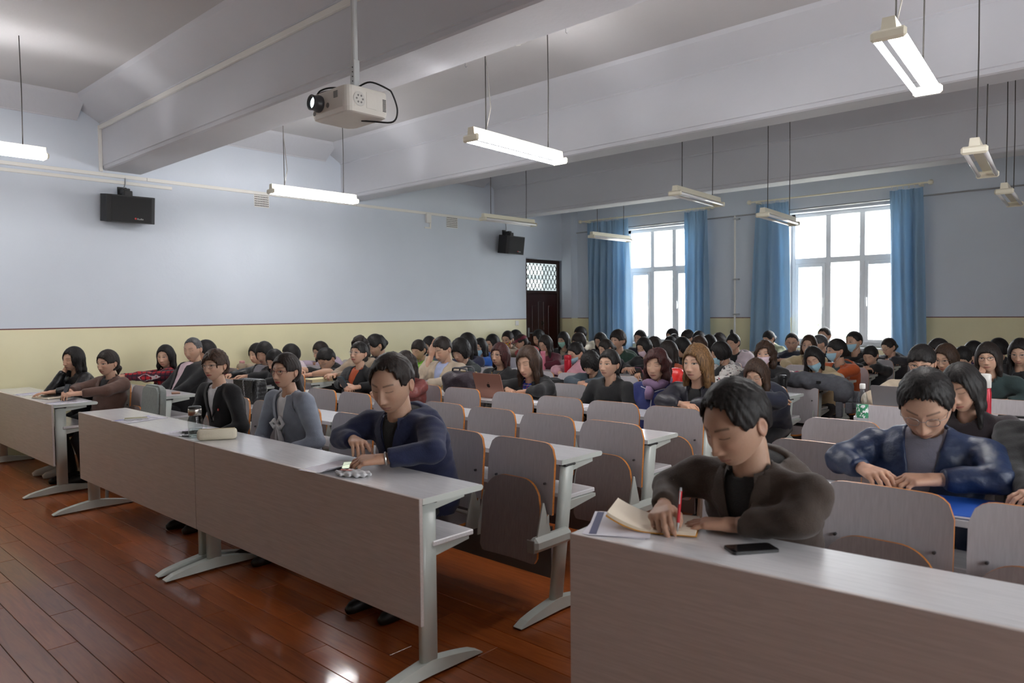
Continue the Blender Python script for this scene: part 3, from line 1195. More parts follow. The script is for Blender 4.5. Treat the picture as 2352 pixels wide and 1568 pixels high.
def plate(w0, w1, z0, z1, rt, rb, curve, tilt, th, mats, name):
    """moulded plywood plate standing in the xz plane: rounded corners, slightly dished; faces grey, cut edge orange"""
    nx, nz = 21, 7
    b = MB()
    xs_ = [-1 + 2 * i / (nx - 1) for i in range(nx)]
    # denser near the corners
    xs_ = [math.copysign(abs(x) ** 0.8, x) for x in xs_]
    W = max(w0, w1) / 2

    def zr(x):
        a = abs(x) * W
        hi, lo = z1, z0
        if a > w1 / 2 - rt:
            q = min(1.0, (a - (w1 / 2 - rt)) / rt)
            hi = z1 - rt + rt * math.sqrt(max(0, 1 - q * q))
        if a > w0 / 2 - rb:
            q = min(1.0, (a - (w0 / 2 - rb)) / rb)
            lo = z0 + rb - rb * math.sqrt(max(0, 1 - q * q))
        return lo, hi
    F, B_ = [], []
    for i, x in enumerate(xs_):
        lo, hi = zr(x)
        for k in range(nz):
            z = lo + (hi - lo) * k / (nz - 1)
            y = -curve * x * x + tilt * (z - z0) / (z1 - z0)
            F.append((x * W, y, z))
            B_.append((x * W, y + th, z))
    fs = []
    for i in range(nx - 1):
        for k in range(nz - 1):
            a = i * nz + k
            fs.append((a, a + nz, a + nz + 1, a + 1))
    b.add(F, fs, 0)
    b.add(B_, [f[::-1] for f in fs], 0)
    n = nx * nz
    rim = [i * nz for i in range(nx)] + [(nx - 1) * nz + k for k in range(1, nz)] + [i * nz + nz - 1 for i in range(nx - 2, -1, -1)] + [k for k in range(nz - 2, 0, -1)]
    b.f += [(rim[i], rim[(i + 1) % len(rim)], n + rim[(i + 1) % len(rim)], n + rim[i]) for i in range(len(rim))]
    b.m += [1] * len(rim)
    return b.mesh(name, mats)


SM = {}
SM['backrest'] = plate(0.36, 0.445, 0.445, 0.857, 0.075, 0.07, 0.018, 0.035, 0.014, [M_SEATB, M_PLY], 'backrest')
SM['seat_pan'] = plate(0.385, 0.385, 0.285, 0.68, 0.13, 0.03, 0.012, 0.045, 0.014, [M_SEATP, M_PLY], 'seat_pan')
me = SM['seat_pan'].copy()
me.transform(Matrix.Translation((0, -0.025, 0.405)) @ Matrix.Rotation(R_(99), 4, 'X') @ Matrix.Translation((0, 0, -0.285)))
SM['seat_pan_down'] = me
b = MB()
b.prism([(0.0, 0.36), (-0.105, 0.36), (-0.10, 0.41), (-0.055, 0.58), (-0.045, 0.58), (0.0, 0.44)], 0.007, lambda u, v, q: (q - 0.0035, u, v))
SM['side_bracket'] = b.mesh('side_bracket', M_LEG)
b = MB()
b.box((-0.015, 0.022, 0.36), (0.015, 0.05, 0.74), 0.003)
SM['upright'] = b.mesh('upright', M_LEG)
b = MB()
b.lathe([(0.0001, -0.001), (0.006, 0.0), (0.006, 0.012), (0.0001, 0.012)], 8, axis='Y')
SM['screws'] = b.mesh('screw', M_SCREW)


def make_seat(down):
    t = thing('folding_seat', '', 'seat')
    bk = obj('backrest', SM['backrest'], t)
    for x, z in ((-0.165, 0.66), (0.165, 0.66), (-0.15, 0.49), (0.15, 0.49)):
        obj('screw', SM['screws'], bk, (x, -0.015 + 0.035 * (z - 0.445) / 0.41 - 0.006, z))
    if down:
        obj('seat_pan', SM['seat_pan_down'], t)
    else:
        obj('seat_pan', SM['seat_pan'], t, (0, -0.085, 0))
    for sx in (-1, 1):
        obj('side_bracket', SM['side_bracket'], t, (sx * 0.199, -0.0, 0))
        obj('upright', SM['upright'], t, (sx * 0.14, 0, 0))
    return t


# back edges of the desk tops and end positions of every row, block by block
BM_ = [2.22, 3.17, 3.93, 4.72, 5.55, 6.48, 7.25, 8.05, 8.9, 9.55, 10.35]
XM = [-2.235, -2.29, -2.275, -2.33, -2.41, -2.5, -2.53, -2.56, -2.6, -2.66, -2.75]
BL_ = [2.22, 3.05, 3.89, 4.64, 5.5, 6.4, 7.25, 8.05, 8.9, 9.6]
XLB = [-6.98, -6.87, -6.96, -6.93, -6.95, -6.95, -6.95, -6.95, -6.95, -6.95]
BR_ = [2.28, 3.26, 4.02, 4.84, 5.63, 6.5, 7.3, 8.05, 8.9, 9.6]
XRB = [-1.51, -1.55, -1.60, -1.75, -1.70, -1.70, -1.70, -1.70, -1.75, -1.75]
BLK = {'M': (BM_, XM), 'L': (BL_, XLB), 'R': (BR_, XRB)}
BNAME = {'M': 'middle block', 'L': 'wall block', 'R': 'block across the aisle'}


def seat_plane(blk, k):
    B = BLK[blk][0]
    return (B[k + 1] - DD - 0.115) if k + 1 < len(B) else B[k] + 0.46


def seat_x(blk, k, i):
    """centre of seat i counted from the aisle end of the row"""
    X = BLK[blk][1]
    xe = X[min(k + 1, len(X) - 1)]
    if blk == 'R':
        return xe + 0.265 + 0.485 * i
    return xe - 0.185 - 0.485 * (i % 4) - (2.04 if i > 3 else 0.0)


desk0 = {True: make_desk(True), False: make_desk(False)}
used = set()


def put_desk(blk, k, j):
    B, X = BLK[blk]
    front = k == 0
    x = (X[k] + (DW + 0.006) * j) if blk == 'R' else (X[k] - DW - (DW + 0.006) * j)
    rz = R_(4.2) if (blk == 'R' and k == 0) else 0.0
    loc = (x, B[k] - DD + (-0.02 if rz else 0), 0)
    if blk == 'M':
        lab = 'grey %s desk, %s table of desk row %s in the middle block' % ('panel-fronted' if front else 'open', ('aisle-side', 'wall-side')[j], ORD[k])
    else:
        lab = 'grey %s desk in desk row %s of the %s' % ('panel-fronted' if front else 'open', ORD[k], BNAME[blk])
    if front not in used:
        used.add(front)
        o = desk0[front]
        o.location = loc
        o.rotation_euler = (0, 0, rz)
        o['label'] = lab
        o['group'] = 'lecture desks in rows'
    else:
        dup(desk0[front], loc, rz, lab, 'lecture desks in rows')


for k in range(11):
    for j in range(2):
        put_desk('M', k, j)
for k in range(10):
    put_desk('L', k, 0)
for k in range(10):
    put_desk('R', k, 0)

seat0 = {}
SEATED = {}      # (block, row, seat) -> True, filled while the people are placed


def put_seat(blk, k, i, down):
    loc = (seat_x(blk, k, i), seat_plane(blk, k), 0)
    end = 'wall-side seats' if blk == 'L' else 'row'
    lab = '%s grey folding seat, %s from the aisle, seat row %s, %s' % ('lowered' if down else 'empty tipped-up', ORD[i], ORD[k], BNAME[blk])
    if down not in seat0:
        seat0[down] = make_seat(down)
        o = seat0[down]
        o.location = loc
        o['label'] = lab
        o['group'] = 'folding plywood seats'
    else:
        dup(seat0[down], loc, 0, lab, 'folding plywood seats')


# grey upholstered chair standing at the end of the wall block
M_UPH = mat('chair_grey_fabric', lin(150, 156, 152), 0.9, var=0.08, scale=40, bump=0.3, bscale=200)
t = thing('padded_chair', 'grey upholstered chair with a padded back standing behind the brown-coated woman', 'chair', (-6.66, 2.50, 0))
b = MB()
o_ = rrect(0.40, 0.36, 0.42, 0.895, 0.07, 0.05)
b.prism(o_, 0.035, lambda u, v, q: (u, 0.02 + 0.08 * (v - 0.42) + q, v))
b.prism([(u * 0.93, 0.66 + (v - 0.66) * 0.93) for u, v in o_], 0.075, lambda u, v, q: (u, 0.0 + 0.08 * (v - 0.42) + q, v))
part('backrest', b, M_UPH, t)
b = MB()
b.box((-0.22, -0.42, 0.40), (0.22, 0.02, 0.47), 0.03)
part('seat', b, M_UPH, t)
for sx in (-0.19, 0.19):
    for y0_, y1_ in ((-0.38, -0.40), (0.0, 0.05)):
        b = MB()
        b.tube([(sx, y0_, 0.41), (sx, y1_, 0.0)], 0.014, 8)
        part('leg', b, M_STEEL, t)
# ------------------------------------------------------------------ people: implicit surfaces
f32 = np.float32


def nets(f, lo, hi, h):
    """surface-net polygons of f = 0 inside the box lo..hi with cell size h"""
    lo, hi = np.array(lo, f32), np.array(hi, f32)
    n = np.ceil((hi - lo) / h).astype(int) + 1
    ax = [lo[i] + h * np.arange(n[i], dtype=f32) for i in range(3)]
    P = np.stack(np.meshgrid(*ax, indexing='ij'), -1).reshape(-1, 3)
    v = f(P).reshape(n).astype(f32)
    s = v < 0
    c = [(i, j, k) for i in (0, 1) for j in (0, 1) for k in (0, 1)]
    sl = lambda a, o: a[o[0]:n[0] - 1 + o[0], o[1]:n[1] - 1 + o[1], o[2]:n[2] - 1 + o[2]]
    cnt = sum(sl(s, o).astype(np.int8) for o in c)
    act = (cnt > 0) & (cnt < 8)
    I = np.argwhere(act)
    idx = -np.ones(act.shape, int)
    idx[act] = np.arange(len(I))
    acc = np.zeros((len(I), 3), f32)
    num = np.zeros(len(I), f32)
    vals = {o: v[I[:, 0] + o[0], I[:, 1] + o[1], I[:, 2] + o[2]] for o in c}
    for a in range(3):
        for o in c:
            if o[a]:
                continue
            p = list(o)
            p[a] = 1
            v0, v1 = vals[o], vals[tuple(p)]
            m = (v0 < 0) != (v1 < 0)
            t = np.where(m, v0 / np.where(m, v0 - v1, 1), 0)
            q = np.tile(np.array(o, f32), (len(I), 1))
            q[:, a] += t
            acc += q * m[:, None]
            num += m
    V = lo + h * (I + acc / np.maximum(num, 1)[:, None])
    F = []
    for a in range(3):
        b, d = (a + 1) % 3, (a + 2) % 3
        s0 = np.take(s, np.arange(n[a] - 1), a)
        s1 = np.take(s, np.arange(1, n[a]), a)
        E = np.argwhere(s0 != s1)
        E = E[(E[:, b] > 0) & (E[:, d] > 0) & (E[:, b] < n[b] - 1) & (E[:, d] < n[d] - 1)]
        q = []
        for db, dd in ((1, 1), (0, 1), (0, 0), (1, 0)):
            e = E.copy()
            e[:, b] -= db
            e[:, d] -= dd
            q.append(idx[e[:, 0], e[:, 1], e[:, 2]])
        q = np.stack(q, 1)
        fl = s0[E[:, 0], E[:, 1], E[:, 2]]
        q[~fl] = q[~fl][:, ::-1]
        F.append(q)
    return V, np.concatenate(F)


def cone(P, a, b, r1, r2):
    a, b = np.array(a, f32), np.array(b, f32)
    ab = b - a
    h = np.clip(((P - a) @ ab) / max(float(ab @ ab), 1e-9), 0, 1)
    return np.sqrt(((P - a - h[:, None] * ab) ** 2).sum(1)) - (r1 + (r2 - r1) * h)


def smin(a, b, k):
    h = np.clip(0.5 + 0.5 * (b - a) / k, 0, 1)
    return b + (a - b) * h - k * h * (1 - h)


def smax(a, b, k):
    return -smin(-a, -b, k)


def ell(P, c, r):
    c, r = np.array(c, f32), np.array(r, f32)
    q = (P - c) / r
    return (np.sqrt((q * q).sum(1)) - 1) * float(r.min())


def npmesh(name, V, F, mats, col=None, smooth=True):
    me = bpy.data.meshes.new(name)
    F = np.asarray(F)
    nv, nf, w_ = len(V), len(F), F.shape[1]
    me.vertices.add(nv)
    me.vertices.foreach_set('co', np.asarray(V, f32).ravel())
    me.loops.add(nf * w_)
    me.loops.foreach_set('vertex_index', F.ravel().astype(np.int32))
    me.polygons.add(nf)
    me.polygons.foreach_set('loop_start', np.arange(0, nf * w_, w_, dtype=np.int32))
    me.polygons.foreach_set('use_smooth', np.full(nf, smooth))
    for m in (mats if isinstance(mats, (list, tuple)) else [mats]):
        me.materials.append(m)
    me.update(calc_edges=True)
    if col is not None:
        at_ = me.color_attributes.new('Col', 'FLOAT_COLOR', 'POINT')
        at_.data.foreach_set('color', np.concatenate([col, np.ones((nv, 1))], 1).astype(f32).ravel())
    return me


# ------------------------------------------------------------------ head
HA, HB, HC = 0.0790, 0.100, 0.118
G = lambda x, m, s: np.exp(-((x - m) / s) ** 2)


def base_head(D):
    """skull and jaw for unit directions D"""
    X, Y, Z = HA * D[:, 0], HB * D[:, 1], HC * D[:, 2]
    s = np.clip(-Z / HC, 0, 1)
    t = np.clip(Z / HC, 0, 1)
    X = X * (1 - 0.26 * s ** 2.2) * (1 + 0.03 * G(Z, 0.05, 0.05))
    Y = Y - 0.034 * s ** 2 + 0.012 * t
    front = np.clip(-D[:, 1], 0, 1)
    # flatter face plane
    X = X * (1 + 0.07 * front * G(Z, -0.035, 0.04))
    Y = np.where(D[:, 1] > 0, Y * (1 - 0.25 * s), Y)
    return X, Y, Z, front


def make_head(nu, nv):
    u = np.linspace(-1, 1, nu, endpoint=False)
    th = np.pi * (0.45 * u + 0.55 * u ** 3)
    v = np.linspace(0, 1, nv)
    ph = np.pi * (v + 0.5 * np.sin(2 * np.pi * v) / (2 * np.pi))
    PH, TH = np.meshgrid(ph, th, indexing='ij')
    D = np.stack([np.sin(PH) * np.sin(TH), -np.sin(PH) * np.cos(TH), np.cos(PH)], -1).reshape(-1, 3)
    X, Y, Z, fr = base_head(D)
    w_ = np.clip(fr * 1.6, 0, 1)
    ax = np.abs(X)
    dy = np.zeros_like(X)
    # nose
    tn = np.clip((0.014 - Z) / 0.058, 0, 1)
    prof = np.where(Z < 0.014, 0.004 + 0.020 * tn ** 1.2, 0.004 * np.clip((0.03 - Z) / 0.016, 0, 1))
    prof = prof * np.clip((Z + 0.056) / 0.011, 0, 1) ** 0.7
    sig = 0.0085 + 0.006 * tn ** 2
    dy -= prof * np.exp(-(X / sig) ** 2)
    dy -= 0.007 * G(ax, 0.0135, 0.0062) * G(Z, -0.043, 0.0085)
    # sockets, eyeballs, brow, cheeks
    dy += 0.0085 * G(ax, 0.031, 0.018) * G(Z, 0.002, 0.013)
    dy -= 0.0045 * G(ax, 0.0315, 0.011) * G(Z, 0.002, 0.008)
    dy -= 0.003 * G(ax, 0.03, 0.03) * G(Z, 0.027, 0.011)
    dy -= 0.004 * G(ax, 0.042, 0.018) * G(Z, -0.028, 0.018)
    # lips, chin
    dy -= 0.0055 * G(X, 0, 0.024) * G(Z, -0.073, 0.013)
    dy -= 0.0035 * G(X, 0, 0.018) * G(Z, -0.0685, 0.0042)
    dy -= 0.0045 * G(X, 0, 0.016) * G(Z, -0.0795, 0.0048)
    dy += 0.003 * G(X, 0, 0.024) * G(Z, -0.0738, 0.0018)
    dy += 0.003 * G(X, 0, 0.014) * G(Z, -0.089, 0.005)
    dy -= 0.005 * G(X, 0, 0.018) * G(Z, -0.103, 0.011)
    dy += 0.002 * G(X, 0, 0.005) * G(Z, -0.058, 0.006)
    Y = Y + dy * w_
    F = []
    i = np.arange(nv - 1)[:, None] * nu
    j = np.arange(nu)[None, :]
    F = np.stack([i + j, i + nu + j, i + nu + (j + 1) % nu, i + (j + 1) % nu], -1).reshape(-1, 4)
    return np.stack([X, Y, Z], 1).astype(f32), F, w_


HEADS = {'n': make_head(104, 104), 'm': make_head(60, 64), 'f': make_head(38, 42)}


def face_colours(V, w_, skin, eyes, lip, seed):
    rnd = np.random.RandomState(seed)
    skin = np.array(skin)
    C = np.tile(skin, (len(V), 1))
    X, Z = V[:, 0], V[:, 2]
    ax = np.abs(X)
    blush = (G(ax, 0.04, 0.02) * G(Z, -0.03, 0.02) * 0.5 + G(X, 0, 0.014) * G(Z, -0.042, 0.012) * 0.5) * w_
    C *= 1 + blush[:, None] * np.array([0.06, -0.10, -0.10])

    def put(mask, col, a=1.0):
        m = np.clip(mask, 0, 1)[:, None] * a * (w_ > 0.25)[:, None]
        C[:] = C * (1 - m) + np.array(col) * m
    # brows
    zb = 0.0265 + 0.004 * np.sin((ax - 0.013) / 0.038 * 2.4)
    put(np.clip(1.6 - np.abs(Z - zb) / 0.0030, 0, 1) * (ax > 0.012) * (ax < 0.051), skin * 0.22 + 0.004, 0.8)
    ex, ez = 0.0315, 0.003
    dx, dz = ax - ex, Z - ez - 0.04 * (ax - ex)
    if eyes == 'open':
        q = (dx / 0.0140) ** 2 + (dz / 0.0052) ** 2
        put((q < 1), (0.42, 0.40, 0.38))
        put((q < 1) * (dx ** 2 + dz ** 2 < 0.0062 ** 2), (0.012, 0.008, 0.006))
        put((q >= 0.8) * (q < 2.0) * (dz > -0.0005), (0.02, 0.012, 0.01), 0.9)
    else:
        zl = ez - 0.004 + 0.0022 * (dx / 0.014) ** 2 * 1.0
        put((np.abs(dx) < 0.0155) * np.clip(1.7 - np.abs(Z - zl) / 0.0012, 0, 1), (0.05, 0.03, 0.022), 0.8)
    lz = np.abs(X) / 0.0245
    put((lz < 1) * np.clip(1.5 - np.abs(Z + 0.074) / (0.0075 * np.sqrt(np.clip(1 - lz ** 2, 0, 1)) + 1e-4) * 1.0, 0, 1), lip, 0.85)
    put((lz < 1.05) * np.clip(1.5 - np.abs(Z + 0.0738) / 0.0014, 0, 1), np.array(lip) * 0.35, 0.8)
    put(G(ax, 0.0075, 0.0035) * G(Z, -0.0545, 0.003), skin * 0.25, 0.7)
    return C


def ear_mesh():
    nu, nv = 12, 10
    V, F = [], []
    for j in range(nv + 1):
        b = np.pi * j / nv
        for i in range(nu):
            a = 2 * np.pi * i / nu
            x, y, z = np.sin(b) * np.cos(a), np.sin(b) * np.sin(a), np.cos(b)
            px, py, pz = x * 0.0085, y * 0.0175, z * 0.030
            if x > 0.3:
                px -= 0.010 * max(0, 1 - ((y / 0.62) ** 2 + ((z - 0.1) / 0.68) ** 2))
            py *= 1 - 0.35 * max(0, -z)
            V.append((px + 0.0815 + 0.32 * max(0, py), py + 0.014 + 0.10 * pz, pz - 0.012))
    for j in range(nv):
        for i in range(nu):
            F.append((j * nu + i, (j + 1) * nu + i, (j + 1) * nu + (i + 1) % nu, j * nu + (i + 1) % nu))
    return np.array(V, f32), np.array(F)


EAR = ear_mesh()


# ------------------------------------------------------------------ hands
HPOSE = {'flat': ((12, 14, 8), 25, 4), 'relax': ((28, 38, 22), 18, 3), 'write': ((52, 58, 30), 8, 1), 'fist': ((78, 95, 55), 0, 0), 'hold': ((30, 62, 34), 30, 1), 'point': ((30, 30, 20), 14, 2), 'spread': ((8, 20, 14), 35, 8)}
HAND_CACHE = {}


def hand(pose, res):
    key = (pose, res)
    if key in HAND_CACHE:
        return HAND_CACHE[key]
    (c1, c2, c3), thumb, spread = HPOSE[pose]
    segs = []
    for q, (y, x, L, r) in enumerate(((0.027, 0.086, 0.073, 0.0086), (0.0085, 0.090, 0.081, 0.0088), (-0.0095, 0.086, 0.075, 0.0083), (-0.0265, 0.077, 0.058, 0.0074))):
        k = 1 + (0.12 * (q - 1) if pose not in ('fist',) else 0)
        if pose == 'point' and q == 0:
            k = 0.35
        if pose == 'write' and q < 2:
            k = 0.85
        p = np.array([x, y, 0.0])
        sp = R_(spread * (1.5 - q))
        a = 0
        segs.append((np.array([0.012, y * 0.5, 0.0]), p, 0.0155, 0.0118, 0))
        for cc, fr, r1, r2 in ((c1, 0.45, 1.0, 0.95), (c2, 0.31, 0.95, 0.86), (c3, 0.24, 0.86, 0.72)):
            a += R_(cc * k)
            d = np.array([math.cos(a) * math.cos(sp), math.cos(a) * math.sin(sp), -math.sin(a)])
            e = p + d * L * fr
            segs.append((p, e, r * r1, r * r2, q + 1))
            p = e
    t0 = np.array([0.022, 0.026, -0.008])
    ta = R_(62 - thumb * 0.2)
    t1 = t0 + 0.040 * np.array([math.cos(ta * 0.75), math.sin(ta * 0.75) * (0.5 + thumb / 40), -0.30])
    t2 = t1 + 0.031 * np.array([0.88, 0.28 * thumb / 30, -0.35])
    t3 = t2 + 0.024 * np.array([0.95, -0.10, -0.28])
    segs += [(t0, t1, 0.0150, 0.0112, 9), (t1, t2, 0.0105, 0.0095, 9), (t2, t3, 0.0095, 0.0075, 9)]
    wrist = [(np.array([-0.045, 0, 0]), np.array([0.02, 0, 0]), 0.0235, 0.021, 0)]

    def f(P):
        g = {}
        for (a_, b_, r1, r2, grp) in segs + wrist:
            d = cone(P, a_, b_, r1, r2)
            g[grp] = d if grp not in g else (smin(g[grp], d, 0.008 if grp == 0 else 0.003))
        d = g[0]
        for k_ in g:
            if k_:
                d = smin(d, g[k_], 0.0035)
        return d
    pts = np.array([p for s_ in segs for p in s_[:2]])
    V, F = nets(f, np.minimum(pts.min(0), [-0.05, -0.03, -0.03]) - 0.022, np.maximum(pts.max(0), [0, 0.03, 0.02]) + 0.022, res)
    m = V[:, 0] > -0.048
    HAND_CACHE[key] = (V, F)
    return V, F


# ------------------------------------------------------------------ materials for people
def skin_mat():
    m, nt, b = newmat('skin')
    a = N(nt, 'ShaderNodeVertexColor')
    a.layer_name = 'Col'
    nz = N(nt, 'ShaderNodeTexNoise')
    nz.inputs['Scale'].default_value = 90
    hs = N(nt, 'ShaderNodeHueSaturation')
    mr = N(nt, 'ShaderNodeMapRange')
    mr.inputs['To Min'].default_value = 0.93
    mr.inputs['To Max'].default_value = 1.07
    nt.links.new(nz.outputs[0], mr.inputs[0])
    nt.links.new(mr.outputs[0], hs.inputs['Value'])
    nt.links.new(a.outputs[0], hs.inputs['Color'])
    nt.links.new(hs.outputs[0], b.inputs['Base Color'])
    b.inputs['Roughness'].default_value = 0.5
    b.inputs['Subsurface Weight'].default_value = 0.12
    b.inputs['Subsurface Radius'].default_value = (0.012, 0.004, 0.002)
    return m


M_SKIN = skin_mat()


def hair_mat(name, c0, c1, tip=None):
    if name in MATS:
        return MATS[name]
    m, nt, b = newmat('hair_' + name)
    tc = N(nt, 'ShaderNodeTexCoord')
    mp = N(nt, 'ShaderNodeMapping')
    mp.inputs['Scale'].default_value = (1, 1, 0.10)
    nt.links.new(tc.outputs['Object'], mp.inputs[0])
    nz = N(nt, 'ShaderNodeTexNoise')
    nz.inputs['Scale'].default_value = 190
    nz.inputs['Detail'].default_value = 4
    nt.links.new(mp.outputs[0], nz.inputs['Vector'])
    nt.links.new(ramp(nt, nz.outputs[0], [(0.35, c0), (0.7, c1)]), b.inputs['Base Color'])
    bp = N(nt, 'ShaderNodeBump')
    bp.inputs['Strength'].default_value = 0.35
    bp.inputs['Distance'].default_value = 0.004
    nt.links.new(nz.outputs[0], bp.inputs['Height'])
    nt.links.new(bp.outputs[0], b.inputs['Normal'])
    b.inputs['Roughness'].default_value = 0.52
    b.inputs['Specular IOR Level'].default_value = 0.28
    MATS[name] = m
    return m


HAIRC = {
    'black': hair_mat('black', (0.006, 0.005, 0.005), (0.020, 0.017, 0.016)),
    'dark': hair_mat('dark', (0.010, 0.007, 0.006), (0.034, 0.024, 0.020)),
    'brown': hair_mat('brown', (0.022, 0.012, 0.008), (0.075, 0.040, 0.024)),
    'auburn': hair_mat('auburn', (0.022, 0.007, 0.007), (0.085, 0.024, 0.022)),
    'blond': hair_mat('blond', (0.060, 0.030, 0.012), (0.26, 0.14, 0.055)),
    'grey': hair_mat('grey', (0.04, 0.04, 0.042), (0.14, 0.14, 0.145)),
}


def cloth(name, rgb, kind='wool'):
    key = 'cloth_' + name
    if key in MATS:
        return MATS[key]
    c = lin(*rgb)
    if kind == 'leather':
        return mat(key, c, 0.35, bump=0.25, bscale=90, var=0.15, scale=10)
    if kind == 'nylon':
        return mat(key, c, 0.45, bump=0.3, bscale=45, var=0.12, scale=8)
    return mat(key, c, 0.85, bump=0.25, bscale=240, var=0.12, scale=14, sheen=0.15)


def plaid(name, base, lines, sc):
    """woven check: two crossing sets of stripes"""
    key = 'cloth_' + name
    if key in MATS:
        return MATS[key]
    m, nt, b = newmat(key)
    tc = N(nt, 'ShaderNodeTexCoord')
    mp = N(nt, 'ShaderNodeMapping')
    mp.inputs['Rotation'].default_value = (0, 0, R_(45))
    nt.links.new(tc.outputs['Object'], mp.inputs[0])
    sx = N(nt, 'ShaderNodeSeparateXYZ')
    nt.links.new(mp.outputs[0], sx.inputs[0])
    cur = None
    col = N(nt, 'ShaderNodeRGB')
    col.outputs[0].default_value = (*base, 1)
    cur = col.outputs[0]
    for axis, freq, off, width, c in lines:
        md = N(nt, 'ShaderNodeMath', operation='MULTIPLY_ADD')
        md.inputs[1].default_value = freq * sc
        md.inputs[2].default_value = off + 50
        nt.links.new(sx.outputs[axis], md.inputs[0])
        fr = N(nt, 'ShaderNodeMath', operation='FRACT')
        nt.links.new(md.outputs[0], fr.inputs[0])
        lt = N(nt, 'ShaderNodeMath', operation='LESS_THAN')
        lt.inputs[1].default_value = width
        nt.links.new(fr.outputs[0], lt.inputs[0])
        mx = N(nt, 'ShaderNodeMixRGB')
        sc_ = N(nt, 'ShaderNodeMath', operation='MULTIPLY')
        sc_.inputs[1].default_value = 0.75
        nt.links.new(lt.outputs[0], sc_.inputs[0])
        nt.links.new(sc_.outputs[0], mx.inputs[0])
        nt.links.new(cur, mx.inputs[1])
        mx.inputs[2].default_value = (*c, 1)
        cur = mx.outputs[0]
    nt.links.new(cur, b.inputs['Base Color'])
    b.inputs['Roughness'].default_value = 0.85
    MATS[key] = m
    return m


def blossom(name, base, spots):
    key = 'cloth_' + name
    if key in MATS:
        return MATS[key]
    m, nt, b = newmat(key)
    tc = N(nt, 'ShaderNodeTexCoord')
    cur = None
    col = N(nt, 'ShaderNodeRGB')
    col.outputs[0].default_value = (*base, 1)
    cur = col.outputs[0]
    for sc, th_, c in spots:
        nz = N(nt, 'ShaderNodeTexNoise')
        nz.inputs['Scale'].default_value = sc
        nz.inputs['Detail'].default_value = 2
        nt.links.new(tc.outputs['Object'], nz.inputs['Vector'])
        gt = N(nt, 'ShaderNodeMath', operation='GREATER_THAN')
        gt.inputs[1].default_value = th_
        nt.links.new(nz.outputs[0], gt.inputs[0])
        mx = N(nt, 'ShaderNodeMixRGB')
        nt.links.new(gt.outputs[0], mx.inputs[0])
        nt.links.new(cur, mx.inputs[1])
        mx.inputs[2].default_value = (*c, 1)
        cur = mx.outputs[0]
    nt.links.new(cur, b.inputs['Base Color'])
    b.inputs['Roughness'].default_value = 0.8
    MATS[key] = m
    return m


